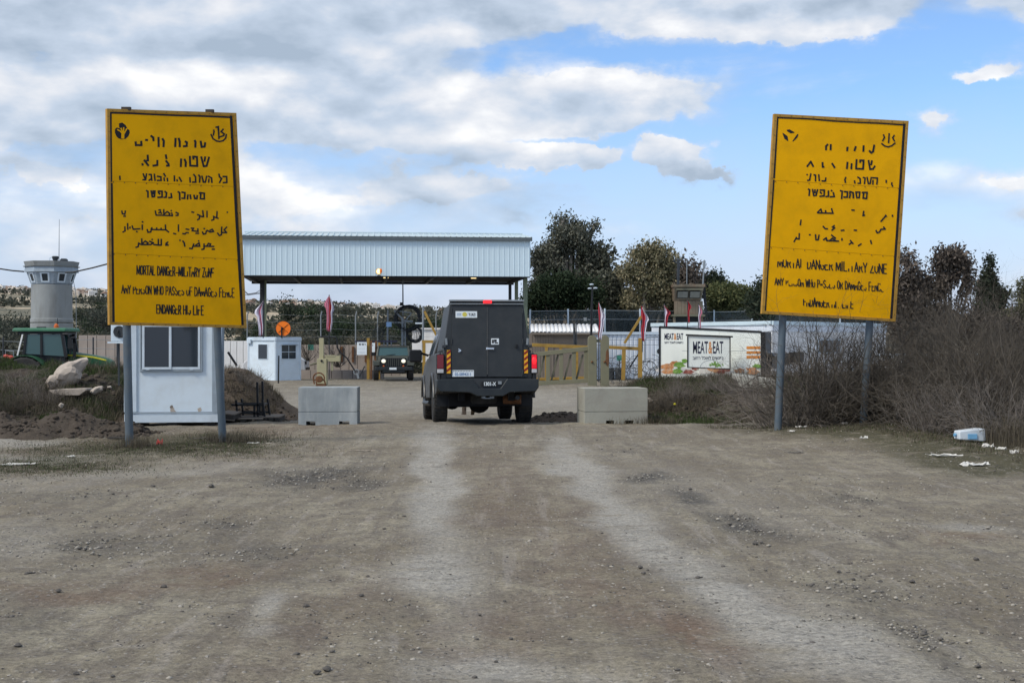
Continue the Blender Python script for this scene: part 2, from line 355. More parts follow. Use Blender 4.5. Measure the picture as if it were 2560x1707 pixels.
MM['grass_green'] = leafmat('grass_green', (.026, .046, .014), (.085, .115, .036))
MM['grass_dry'] = leafmat('grass_dry', (.055, .046, .034), (.17, .145, .10))
MM['plastic_white'] = mk('plastic_white', (.68, .74, .78), .4, var=.08, dirt=(.4, .4, .36), damt=.3)
MM['plastic_blue'] = mk('plastic_blue', (.20, .45, .68), .4)
MM['plastic_red'] = mk('plastic_red', (.65, .10, .08), .5)
MM['litter'] = mk('litter', (.62, .60, .55), .7, var=.2, scale=10)
MM['cloth_khaki'] = mk('cloth_khaki', (.13, .11, .075), .9, var=.2)
MM['boot'] = mk('boot', (.085, .065, .05), .8, var=.2)
MM['skin'] = mk('skin', (.42, .26, .19), .6)
MM['hair'] = mk('hair', (.03, .022, .018), .8)
MM['car_white'] = mk('car_white', (.66, .67, .68), .3, var=.04)
MM['house_a'] = mk('house_a', (.62, .55, .47), .8, var=.1, scale=.1)
MM['house_b'] = mk('house_b', (.72, .70, .66), .8, var=.1, scale=.1)
MM['house_c'] = mk('house_c', (.50, .38, .30), .8, var=.1, scale=.1)
MM['roof_red'] = mk('roof_red', (.36, .24, .18), .8, var=.15, scale=.2)
def netmat(name, col, cover, sc):
    m, N, L, B = nodes_of(name)
    B.inputs['Base Color'].default_value = (*col, 1); B.inputs['Roughness'].default_value = .9
    tc = N.new('ShaderNodeTexCoord'); n = N.new('ShaderNodeTexNoise'); n.inputs['Scale'].default_value = sc; n.inputs['Detail'].default_value = 4
    L.new(tc.outputs['Object'], n.inputs['Vector'])
    mr = N.new('ShaderNodeMapRange'); L.new(n.outputs[0], mr.inputs[0]); mr.inputs[1].default_value = .3; mr.inputs[2].default_value = .7
    mr.inputs[3].default_value = cover - .25; mr.inputs[4].default_value = min(1, cover + .2)
    L.new(mr.outputs[0], B.inputs['Alpha']); return m
MM['net'] = netmat('shade_net', (.035, .048, .050), .72, 3.0)
# ------------------------------------------------------------------ terrain
def base_z(y):
    return np.interp(y, [-30, 26.5, 29, 32, 36, 45, 60, 70, 80, 110, 300, 700, 1500, 4000, 4400, 6500],
                        [0, 0, -.05, -.17, -.26, -.30, -.30, -.36, -.45, -.8, -5, -8, 0, 0, -40, -200])
def hill(x, y):
    px = CX + F * x / np.maximum(y, 1)
    top = np.interp(px, [-600, 0, 120, 270, 420, 620, 820, 1000, 1300, 2600, 3200], [715, 719, 722, 729, 745, 757, 760, 772, 785, 790, 790])
    sl = (CY - top) / F
    rough = (fbm(x / 260 + 40, y / 260 + 9, 4) - .5)
    t = np.clip((y - 620) / (3900 - 620), 0, 1.0)
    return np.where(y > 620, (sl * 3900) * (t ** .86) + rough * 22 * t, 0)
def ground_z(x, y):
    x = np.asarray(x, float); y = np.asarray(y, float)
    z = base_z(y) + hill(x, y)
    z = z + .16 * np.exp(-((x - 6.4) / 1.9) ** 2 - ((y - 24.5) / 4.5) ** 2)
    z = z - .55 * sst(-11, -15, x) * sst(38, 44, y) * sst(62, 54, y)
    und = (fbm(x / 2.6 + 3, y / 2.6, 3) - .5) * .10 + (fbm(x * 2.6, y * .30, 3) - .5) * .03 + (fbm(x / .55, y / .55 + 7, 3) - .5) * .045
    return z + und * sst(80, 50, y)
def blob(px, py, L):
    s = np.zeros_like(px)
    for b in L:
        cx, cy, rx, ry, a = b[:5]; th = R(b[5]) if len(b) > 5 else 0
        dx = px - cx; dy = py - cy; u = (dx * math.cos(th) + dy * math.sin(th)) / rx; v = (-dx * math.sin(th) + dy * math.cos(th)) / ry
        s = s + a * np.exp(-(u * u + v * v) ** 1.5)
    return s
PALE = [(1085, 1110, 52, 60, .8), (1085, 1180, 52, 70, .9), (1095, 1260, 60, 70, .85), (1105, 1340, 66, 60, .5), (1150, 1540, 80, 80, .25), (1530, 1270, 80, 50, .6, 38), (1440, 1175, 66, 44, .5, 30), (1780, 1470, 110, 50, .5, 30), (1870, 1540, 120, 40, .5, 20), (1110, 1430, 120, 55, .9), (1060, 1450, 110, 40, .3), (1180, 1670, 170, 45, .8), (1400, 1690, 200, 26, .4),
        (1410, 1140, 60, 40, .6, 20), (1480, 1210, 80, 45, .6, 35), (1590, 1330, 90, 60, .7, 35), (1680, 1410, 110, 50, .6, 35), (2020, 1590, 210, 60, 1.0, 8), (2150, 1690, 300, 50, .7, 6),
        (1380, 1100, 40, 20, .5), (1870, 1500, 140, 20, .4), (660, 1530, 50, 30, .8, -30), (670, 1590, 60, 20, .5), (30, 1100, 130, 12, .8), (60, 1150, 160, 12, .7), (60, 1350, 120, 40, .4),
        (400, 1180, 400, 14, .4, -4), (2430, 1320, 130, 12, .7, 5), (1800, 1250, 300, 60, .25, 18), (900, 1040, 120, 20, .3), (1170, 980, 600, 28, .5)]
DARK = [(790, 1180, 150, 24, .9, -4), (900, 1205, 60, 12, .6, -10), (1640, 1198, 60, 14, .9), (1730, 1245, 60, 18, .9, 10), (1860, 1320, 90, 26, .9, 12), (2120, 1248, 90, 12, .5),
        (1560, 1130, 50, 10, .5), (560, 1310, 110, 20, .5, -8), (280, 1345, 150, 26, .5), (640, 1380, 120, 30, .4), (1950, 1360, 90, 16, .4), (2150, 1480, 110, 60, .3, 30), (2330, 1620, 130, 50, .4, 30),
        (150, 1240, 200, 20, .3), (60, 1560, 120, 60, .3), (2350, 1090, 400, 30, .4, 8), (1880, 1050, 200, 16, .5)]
BROWN = [(1760, 1610, 110, 50, 1.0, 25), (1560, 1530, 160, 60, .5, 20), (1420, 1350, 150, 160, .35, 20), (1230, 1580, 160, 80, .5), (450, 1450, 260, 30, .6, -8), (100, 1480, 200, 30, .6),
         (1230, 1290, 90, 60, .4), (1910, 1520, 90, 16, .5, 10), (540, 1470, 90, 16, .6, -10), (800, 1560, 300, 80, .3, -30), (2420, 1345, 120, 14, .6, 6), (450, 1095, 500, 20, .7, -5), (1250, 1190, 100, 60, .3)]
GRASSM = [(330, 1120, 300, 30, .9, -3), (120, 1165, 240, 16, .7), (560, 1100, 140, 20, .9), (60, 1065, 260, 22, 1.2), (2050, 1090, 220, 16, .8, 3), (2350, 1130, 260, 34, 1.0, 6), (2500, 1165, 160, 30, 1.1), (2200, 1060, 420, 26, 1.0, 4)]
def ground_masks(x, y):
    yy = np.maximum(y, 3.0); px = CX + F * x / yy; py = CY + F * CAMZ / yy
    wx = (fbm(x * 1.7 + 5, y * .8, 3) - .5) * 110; wy = (fbm(x * 1.9 + 11, y * .9 + 3, 3) - .5) * 70 * np.clip((py - 900) / 500, .1, 1)
    qx, qy = px + wx, py + wy
    return [np.clip(blob(qx, qy, t), 0, 1.2) for t in (PALE, DARK, BROWN, GRASSM)]

def ground_material():
    m, N, L, B = nodes_of('gravel_ground')
    g = N.new('ShaderNodeNewGeometry'); pos = g.outputs['Position']
    def noise(sc, det=6, rough=.6, vs=(1, 1, 1), dist=0):
        mp = N.new('ShaderNodeMapping'); mp.inputs['Scale'].default_value = vs; L.new(pos, mp.inputs[0])
        n = N.new('ShaderNodeTexNoise'); n.inputs['Scale'].default_value = sc; n.inputs['Detail'].default_value = det; n.inputs['Roughness'].default_value = rough
        n.inputs['Distortion'].default_value = dist; L.new(mp.outputs[0], n.inputs['Vector']); return n.outputs[0]
    def rng(v, a, b, c=0., d=1., sm=True):
        r = N.new('ShaderNodeMapRange'); r.interpolation_type = 'SMOOTHSTEP' if sm else 'LINEAR'
        L.new(v, r.inputs[0]); r.inputs[1].default_value = a; r.inputs[2].default_value = b; r.inputs[3].default_value = c; r.inputs[4].default_value = d; return r.outputs[0]
    def mth(op, a, b, clamp=False):
        n = N.new('ShaderNodeMath'); n.operation = op; n.use_clamp = clamp
        for i, v in enumerate((a, b)):
            if isinstance(v, (int, float)): n.inputs[i].default_value = v
            else: L.new(v, n.inputs[i])
        return n.outputs[0]
    def mix(f, a, b):
        x = N.new('ShaderNodeMix'); x.data_type = 'RGBA'
        if isinstance(f, float): x.inputs[0].default_value = f
        else: L.new(f, x.inputs[0])
        for i, v in ((6, a), (7, b)):
            if isinstance(v, tuple): x.inputs[i].default_value = (*v, 1)
            else: L.new(v, x.inputs[i])
        return x.outputs[2]
    def attr(n): a = N.new('ShaderNodeAttribute'); a.attribute_name = n; return a.outputs['Fac']
    big = noise(.7, 6, .62, (1, .6, 1), .4); mid = noise(3.2, 7, .68, (1, .8, 1), .6); fine = noise(26, 6, .75); grit = noise(95, 4, .8)
    c = mix(rng(big, .36, .64), (.216, .184, .132), (.318, .284, .212))
    c = mix(rng(mid, .40, .66), c, (.195, .170, .135))
    streak = noise(1.0, 7, .66, (5.5, .55, 1), .5); c = mix(mth('MULTIPLY', rng(streak, .50, .66), .55), c, (.165, .140, .115)); c = mix(mth('MULTIPLY', rng(streak, .46, .34), .5), c, (.36, .325, .28))
    str2 = noise(1.0, 7, .7, (1.6, 6.0, 1), 1.0); c = mix(mth('MULTIPLY', rng(str2, .54, .66), .45), c, (.155, .135, .112)); c = mix(mth('MULTIPLY', rng(str2, .42, .32), .4), c, (.37, .34, .295))
    brn = mth('MULTIPLY', attr('brown'), rng(mid, .25, .6), True)
    c = mix(mth('MULTIPLY', brn, .85), c, (.185, .128, .090))
    pl = mth('MULTIPLY', attr('pale'), rng(noise(2.2, 6, .7, (.8, 1.6, 1), .5), .26, .50), True)
    c = mix(mth('MULTIPLY', pl, .92), c, (.400, .375, .325))
    mott = noise(1.0, 6, .72, (7, 16, 1), 1.2); c = mix(mth('MULTIPLY', mth('MULTIPLY', pl, rng(mott, .50, .60)), .55), c, (.215, .21, .195))
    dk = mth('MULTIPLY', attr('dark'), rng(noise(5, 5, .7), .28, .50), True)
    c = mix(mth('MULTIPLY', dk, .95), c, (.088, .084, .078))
    gr = mth('MULTIPLY', attr('grass'), rng(noise(2.6, 5, .7), .30, .52), True)
    c = mix(mth('MULTIPLY', gr, .85), c, (.072, .068, .036))
    # worn crack lines across the pale hard patches
    vo = N.new('ShaderNodeTexVoronoi'); vo.feature = 'DISTANCE_TO_EDGE'; vo.inputs['Scale'].default_value = 2.4
    mp = N.new('ShaderNodeMapping'); mp.inputs['Scale'].default_value = (.6, 1.3, 1)
    dn = N.new('ShaderNodeTexNoise'); dn.inputs['Scale'].default_value = 3; dn.inputs['Detail'].default_value = 5; L.new(pos, dn.inputs['Vector'])
    vmx = N.new('ShaderNodeMix'); vmx.data_type = 'VECTOR'; vmx.inputs[0].default_value = .35; L.new(pos, vmx.inputs[4]); L.new(dn.outputs[1], vmx.inputs[5])
    L.new(vmx.outputs[1], mp.inputs[0]); L.new(mp.outputs[0], vo.inputs['Vector'])
    crack = mth('MULTIPLY', rng(vo.outputs['Distance'], .0, .018, 1., 0.), attr('pale'))
    c = mix(mth('MULTIPLY', crack, .22), c, (.10, .095, .09))
    # gravel: individual pale and dark chips
    v2 = N.new('ShaderNodeTexVoronoi'); v2.inputs['Scale'].default_value = 34; L.new(pos, v2.inputs['Vector'])
    sp = N.new('ShaderNodeSeparateColor'); L.new(v2.outputs['Color'], sp.inputs[0])
    chip = mth('MULTIPLY', rng(sp.outputs[0], .80, .90), rng(v2.outputs['Distance'], .5, .3))
    c = mix(mth('MULTIPLY', chip, .55), c, (.40, .375, .34))
    chipd = mth('MULTIPLY', rng(sp.outputs[1], .82, .92), rng(v2.outputs['Distance'], .5, .3))
    c = mix(mth('MULTIPLY', chipd, .55), c, (.09, .085, .08))
    sc = N.new('ShaderNodeVectorMath'); sc.operation = 'SCALE'; L.new(c, sc.inputs[0])
    L.new(mth('MULTIPLY', rng(fine, .3, .7, .53, 1.25, False), rng(grit, .3, .7, .72, 1.28, False)), sc.inputs['Scale'])
    # far fields
    fv = N.new('ShaderNodeTexVoronoi'); fv.inputs['Scale'].default_value = .006; L.new(pos, fv.inputs['Vector'])
    fs = N.new('ShaderNodeSeparateColor'); L.new(fv.outputs['Color'], fs.inputs[0])
    fc = mix(rng(fs.outputs[0], .2, .8), (.46, .38, .27), (.24, .21, .15)); fc = mix(rng(noise(.02, 6, .7), .45, .62), fc, (.115, .115, .085))
    c = mix(attr('far'), sc.outputs[0], fc)
    L.new(c, B.inputs['Base Color']); B.inputs['Roughness'].default_value = .93; B.inputs['Specular IOR Level'].default_value = .15
    h = mth('ADD', mth('MULTIPLY', fine, .6), mth('MULTIPLY', grit, .25)); h = mth('ADD', h, mth('MULTIPLY', chip, .35)); h = mth('SUBTRACT', h, mth('MULTIPLY', crack, .3)); h = mth('ADD', h, mth('MULTIPLY', str2, 1.2))
    bp = N.new('ShaderNodeBump'); bp.inputs['Strength'].default_value = .9; bp.inputs['Distance'].default_value = .022; L.new(h, bp.inputs['Height']); L.new(bp.outputs[0], B.inputs['Normal'])
    return m
MM['ground'] = ground_material()

def build_ground():
    ys = np.concatenate([np.linspace(-24, 3.5, 14), np.geomspace(4, 75, 430), np.geomspace(77, 6400, 85)])
    nx = 480; s = np.linspace(-1, 1, nx); s = np.sign(s) * np.abs(s) ** 1.15
    wd = 7 + .52 * np.maximum(ys, 0) + np.where(ys < 4, 8, 0) * sst(4, -4, ys)
    Xg = s[None, :] * wd[:, None]; Yg = np.repeat(ys[:, None], nx, 1)
    Zg = ground_z(Xg, Yg)
    pale, dark, brown, grs = ground_masks(Xg, Yg)
    fade = sst(46, 34, Yg)
    rel = (fbm(Xg / .16, Yg / .16, 3) - .5)
    Zg = Zg + fade * rel * (.018 + .10 * dark + .03 * grs) + fade * (fbm(Xg / .06 + 9, Yg / .06, 2) - .5) * .018 - .02 * fade * dark
    n0, n1 = Xg.shape
    V = np.stack([Xg, Yg, Zg], -1).reshape(-1, 3)
    idx = np.arange(n0 * n1).reshape(n0, n1)
    Fq = np.stack([idx[:-1, :-1], idx[:-1, 1:], idx[1:, 1:], idx[1:, :-1]], -1).reshape(-1, 4)
    cxy = V[Fq].mean(1)
    # the road: worn open apron in front, the lane between the blocks beyond
    xl = np.interp(cxy[:, 1], [-24, 8, 14, 18, 22, 26, 28, 60, 90], [-20, -8, -7.2, -5.9, -4.8, -3.4, -3.0, -9, -11])
    xr = np.interp(cxy[:, 1], [-24, 8, 14, 18, 22, 26, 28, 60, 90], [20, 9, 7, 6.3, 4.4, 2.4, 1.3, 0, -1])
    wob = (fbm(cxy[:, 0] * .6, cxy[:, 1] * .6, 3) - .5) * 1.4
    road = (cxy[:, 0] > xl + wob) & (cxy[:, 0] < xr + wob) & (cxy[:, 1] < 90) & (cxy[:, 1] > -24)
    at = dict(pale=pale, dark=dark, brown=brown, grass=grs, far=sst(90, 300, Yg))
    def sub(name, sel):
        f = Fq[sel]; u, inv = np.unique(f, return_inverse=True)
        o = mesh_np(name, V[u], inv.reshape(-1, 4), 4, M('ground'), attr={k: v.reshape(-1)[u] for k, v in at.items()}, smooth=True)
        tag(o, kind='structure'); return o
    sub('dirt_road', road); sub('ground', ~road)
build_ground()

# earth banks beside the road --------------------------------------------------
def bank_mat(name, soil, soil2, green, gamt):
    m, N, L, B = nodes_of(name)
    tc = N.new('ShaderNodeTexCoord')
    def nz(s, d=6): n = N.new('ShaderNodeTexNoise'); n.inputs['Scale'].default_value = s; n.inputs['Detail'].default_value = d; n.inputs['Roughness'].default_value = .7; L.new(tc.outputs['Object'], n.inputs['Vector']); return n.outputs[0]
    def mix(f, a, b, lo, hi, amt=1.):
        r = N.new('ShaderNodeMapRange'); L.new(f, r.inputs[0]); r.inputs[1].default_value = lo; r.inputs[2].default_value = hi; r.inputs[4].default_value = amt
        x = N.new('ShaderNodeMix'); x.data_type = 'RGBA'; L.new(r.outputs[0], x.inputs[0])
        for i, v in ((6, a), (7, b)):
            if isinstance(v, tuple): x.inputs[i].default_value = (*v, 1)
            else: L.new(v, x.inputs[i])
        return x.outputs[2]
    c = mix(nz(2.2), soil, soil2, .4, .6); c = mix(nz(1.1), c, green, .42, .6, gamt); c = mix(nz(30, 4), c, (.22, .19, .16), .62, .75, .6)
    L.new(c, B.inputs['Base Color']); B.inputs['Roughness'].default_value = .95; B.inputs['Specular IOR Level'].default_value = .1
    bp = N.new('ShaderNodeBump'); bp.inputs['Strength'].default_value = 1; bp.inputs['Distance'].default_value = .05; L.new(nz(16, 5), bp.inputs['Height']); L.new(bp.outputs[0], B.inputs['Normal'])
    return m
MM['bank_green'] = bank_mat('bank_green', (.055, .045, .036), (.095, .075, .06), (.026, .036, .014), .9)
MM['bank_brown'] = bank_mat('bank_brown', (.10, .076, .060), (.17, .13, .10), (.055, .052, .03), .3)
MM['soil_dark'] = bank_mat('soil_dark', (.078, .064, .052), (.125, .104, .084), (.05, .04, .03), .3)
MM['bank_dry'] = bank_mat('bank_dry', (.075, .062, .050), (.13, .108, .085), (.035, .042, .018), .6)
BANKS = []
def bank(name, xs, zs, yc, yw, mat, y0, y1, seed, rough=.12, yfront=None):
    """a ridge of soil whose crest height follows zs over xs"""
    def h(x, y):
        top = np.interp(x, xs, zs); t = np.clip(1 - np.abs(y - yc) / yw, 0, 1); prof = t * t * (3 - 2 * t)
        gz = base_z(y)
        n = (fbm(x * .9 + seed, y * .9, 4) - .5) * 2 * rough + (fbm(x * 4 + seed, y * 4, 3) - .5) * rough * .8
        return gz - .10 + (top - gz + .10) * np.power(prof, .75) * (1 + n) + n * .25 * (prof > .05)
    gx = np.arange(xs[0], xs[-1], .07); gy = np.arange(y0, y1, .09)
    A, Bq = np.meshgrid(gx, gy, indexing='ij'); Zq = h(A, Bq)
    V = np.stack([A, Bq, Zq], -1).reshape(-1, 3); idx = np.arange(A.size).reshape(A.shape)
    Fq = np.stack([idx[:-1, :-1], idx[1:, :-1], idx[1:, 1:], idx[:-1, 1:]], -1).reshape(-1, 4)
    o = mesh_np(name, V, Fq, 4, mat, smooth=True); tag(o, kind='structure'); BANKS.append((h, xs[0], xs[-1], y0, y1)); return o
bank('earth_bank', [-19, -17, -12.5, -11.9, -11.4, -10.7, -10.1, -9.5, -9.0, -8.6, -8.2], [.9, 1.05, 1.08, 1.05, .95, 1.05, 1.02, .93, .86, .6, -.2], 33, 5.2, M('bank_green'), 27.6, 38.5, 3.3, .22)
bank('earth_bank', [-8.3, -7.6, -6.9, -6.5, -6.1, -5.8, -5.3, -4.9, -4.6], [.3, .85, .95, 1.02, .93, .72, .22, -.05, -.3], 32.5, 3.6, M('bank_brown'), 28.8, 36.2, 8.1, .12)
bank('earth_bank', [1.75, 2.2, 2.8, 3.3, 4.2, 5.6, 6.6, 8, 11, 15, 19], [-.25, .26, .58, .66, .71, .71, .80, .9, 1.0, 1.2, 1.2], 32.5, 4.8, M('bank_dry'), 27.5, 37.5, 5.7, .12)
bank('earth_bank', [-.35, 0.2, .7, 1.1, 1.45, 1.8], [-.25, -.08, .06, .14, .10, -.3], 29.6, .9, M('bank_brown'), 28.7, 30.5, 2.2, .2)
bank('soil_heap', [-10.6, -9.6, -8.4, -7.6, -6.9, -6.3], [.08, .15, .22, .20, .10, -.12], 24.6, 1.3, M('soil_dark'), 23.2, 26, 4.4, .9)
def surf_z(x, y):
    z = float(ground_z(x, y))
    for h, x0, x1, y0, y1 in BANKS:
        if x0 <= x <= x1 and y0 <= y <= y1: z = max(z, float(h(x, y)))
    return z
def surf_zv(x, y):
    z = ground_z(x, y)
    for h, x0, x1, y0, y1 in BANKS:
        s = (x >= x0) & (x <= x1) & (y >= y0) & (y <= y1); z = np.where(s, np.maximum(z, h(x, y)), z)
    return z

# ------------------------------------------------------------------ vegetation generators
def leaf_quads(C, per, spread, size, rs, elong=2.2, droop=0.):
    """C (n,4): centres + tone; returns verts, faces, tone"""
    n = len(C) * per
    c = np.repeat(C[:, :3], per, 0) + rs.normal(0, 1, (n, 3)) * np.asarray(spread)
    t = np.clip(np.repeat(C[:, 3], per) + rs.normal(0, .16, n), 0, 1)
    a = rs.normal(0, 1, (n, 3)); a[:, 2] -= droop; a /= np.linalg.norm(a, axis=1)[:, None]
    b = np.cross(a, rs.normal(0, 1, (n, 3))); b /= np.linalg.norm(b, axis=1)[:, None] + 1e-9
    s = size * (.6 + .8 * rs.rand(n))[:, None]
    a = a * s * .5; b = b * s * .5 / elong
    V = np.stack([c - a, c + b - a * .1, c + a, c - b - a * .1], 1).reshape(-1, 3)
    return V, np.arange(n * 4).reshape(-1, 4), np.repeat(t, 4)
def tree(name, base, lobes, ncl, per, leaf, mat, bark, label, cat='tree', group=None, lumps=0, spread=.35, trunk_r=.25, seed=1, hollow=.35, elong=2.2, droop=0., tonegrad=.35, trunk_h=None):
    """lobes: (dx, dy, z, rx, ry, rz) relative to base"""
    rs = np.random.RandomState(seed); t = thing(name, base, label, cat, group)
    lob = np.array(lobes, float)
    if lumps:
        ch = []
        for q in lob:
            for _ in range(lumps):
                w = rs.normal(0, 1, 3); w /= np.linalg.norm(w); k = rs.uniform(.30, .52); ch.append([*(q[:3] + w * q[3:6] * (1 - k * .75)), *(q[3:6] * k)])
        lob = np.array(ch)
    vol = lob[:, 3] * lob[:, 4] * lob[:, 5]; pick = rs.choice(len(lob), ncl, p=vol ** .8 / (vol ** .8).sum())
    d = rs.normal(0, 1, (ncl, 3)); d /= np.linalg.norm(d, axis=1)[:, None]; r = (hollow + (1.04 - hollow) * rs.rand(ncl) ** .6)[:, None]
    c = lob[pick, :3] + d * r * lob[pick, 3:6] * (1 + .16 * rs.normal(0, 1, (ncl, 1)))
    tone = np.clip(.35 + .30 * rs.normal(0, 1, ncl), 0, 1)
    V, Fq, T = leaf_quads(np.column_stack([c, tone]), per, spread, leaf, rs, elong, droop)
    mesh_np('crown', V, Fq, 4, mat, t, {'tone': T})
    b = MB(); topz = trunk_h or float(lob[:, 2].max())
    lean = rs.normal(0, .03, 2)
    pts = [(lean[0] * topz * k + .06 * math.sin(k * 7 + seed), lean[1] * topz * k, topz * k) for k in (0, .25, .5, .75, 1)]
    b.tube(pts, [trunk_r, trunk_r * .8, trunk_r * .6, trunk_r * .4, trunk_r * .2], 8)
    for L_ in (lob if len(lob) < 14 else lob[::3]):
        z0 = max(.15 * topz, L_[2] * .45); st = Vector((0, 0, z0)); en = Vector(L_[:3]); mid = (st + en) / 2 + Vector((0, 0, -.06 * topz))
        b.tube([st, mid, en], [trunk_r * .42, trunk_r * .3, trunk_r * .15], 6)
    for i in range(0, min(ncl, 160), 2):
        en = Vector(c[i]); st = Vector(lob[pick[i], :3]); b.tube([st, (st + en) / 2 + Vector((0, 0, -.1)), en], [trunk_r * .14, trunk_r * .1, trunk_r * .05], 4, cap=False)
    b.build('trunk', bark, t); return t
def segs_mesh(name, A, Bp, ra, rb, mat, parent=None, extra=None):
    """many thin three-sided twigs at once; A,Bp (n,3)"""
    d = Bp - A; d /= np.linalg.norm(d, axis=1)[:, None] + 1e-9
    u = np.cross(d, np.array([.31, .22, .92])); u /= np.linalg.norm(u, axis=1)[:, None] + 1e-9; w = np.cross(d, u); V = []
    for (P, r) in ((A, ra), (Bp, rb)):
        for k in range(3):
            t = 2 * math.pi * k / 3; V.append(P + (u * math.cos(t) + w * math.sin(t)) * r[:, None])
    V = np.stack(V, 1).reshape(-1, 3); n = len(A); o = (np.arange(n) * 6)[:, None]
    Fq = np.concatenate([o + np.array([[0, 1, 4, 3]]), o + np.array([[1, 2, 5, 4]]), o + np.array([[2, 0, 3, 5]])], 0)
    return mesh_np(name, V, Fq, 4, mat, parent)
def twig_segs(rs, nst, h, spread, nseg=5, wob=.12, branch=3, blen=.4, r0=.006, lean=.5, depth=2, base_r=.1):
    A = []; B_ = []; RA = []; RB = []
    def stem(p, d, ln, r, lv):
        k = nseg if lv == 0 else max(2, nseg - lv * 1)
        for i in range(k):
            d = d + rs.normal(0, wob, 3); d[2] += .03 if lv == 0 else 0.0; d = d / np.linalg.norm(d); q = p + d * ln / k; rr = r * (1 - .7 * (i + 1) / k)
            A.append(p); B_.append(q); RA.append(r * (1 - .7 * i / k)); RB.append(rr)
            if lv < depth:
                for _ in range(rs.poisson(branch / k * (1 if i > 0 else .3))):
                    nd = d + rs.normal(0, .55, 3); nd /= np.linalg.norm(nd); stem(q, nd, ln * blen * rs.uniform(.5, 1.2), rr * .7, lv + 1)
            p = q
    for _ in range(nst):
        a = rs.uniform(0, 2 * math.pi); rr = rs.rand() ** .5; out = lean * rr
        d = np.array([math.cos(a) * out, math.sin(a) * out, 1.]) + rs.normal(0, .1, 3); d /= np.linalg.norm(d)
        stem(np.array([math.cos(a) * rr * base_r, math.sin(a) * rr * base_r, -.05]), d, h * rs.uniform(.55, 1.1), r0 * rs.uniform(.7, 1.3), 0)
    return np.array(A), np.array(B_), np.array(RA), np.array(RB)
def blades(name, pts, h, w, mat, seed, bend=.5):
    """grass: two-segment curved blades standing on pts (n,3)"""
    rs = np.random.RandomState(seed); n = len(pts); a = rs.uniform(0, 2 * math.pi, n); hh = h * rs.uniform(.4, 1.25, n); bd = hh * bend * rs.uniform(.1, 1.2, n)
    side = np.stack([np.cos(a), np.sin(a), np.zeros(n)], 1) * w / 2; a2 = rs.uniform(0, 2 * math.pi, n); f = np.stack([np.cos(a2), np.sin(a2), np.zeros(n)], 1)
    up = np.array([0, 0, 1.]); m_ = pts + up * (hh * .6)[:, None] + f * (bd * .3)[:, None]; tp = pts + up * (hh * np.sqrt(np.clip(1 - (bd / hh) ** 2 * .6, .1, 1)))[:, None] + f * bd[:, None]
    V = np.stack([pts - side, pts + side, m_ + side * .7, m_ - side * .7, tp + side * .15, tp - side * .15], 1).reshape(-1, 3); o = (np.arange(n) * 6)[:, None]
    Fq = np.concatenate([o + np.array([[0, 1, 2, 3]]), o + np.array([[3, 2, 4, 5]])], 0); tone = np.repeat(np.clip(rs.normal(.45, .28, n), 0, 1), 6)
    return mesh_np(name, V, Fq, 4, mat, None, {'tone': tone})
def rock_mesh(name, seed, sx, sy, sz, sub=2, rough=.25):
    bm = bmesh.new(); bmesh.ops.create_icosphere(bm, subdivisions=sub, radius=1)
    for v in bm.verts:
        n = mnoise.noise(v.co * 1.1 + Vector((seed * 3.1, seed, 0))) * rough * 2 + mnoise.noise(v.co * 3 + Vector((seed, 0, 9))) * rough * .6
        v.co *= 1 + n; v.co = Vector((v.co.x * sx, v.co.y * sy, v.co.z * sz))
    me = bpy.data.meshes.new(name); bm.to_mesh(me); bm.free(); return me
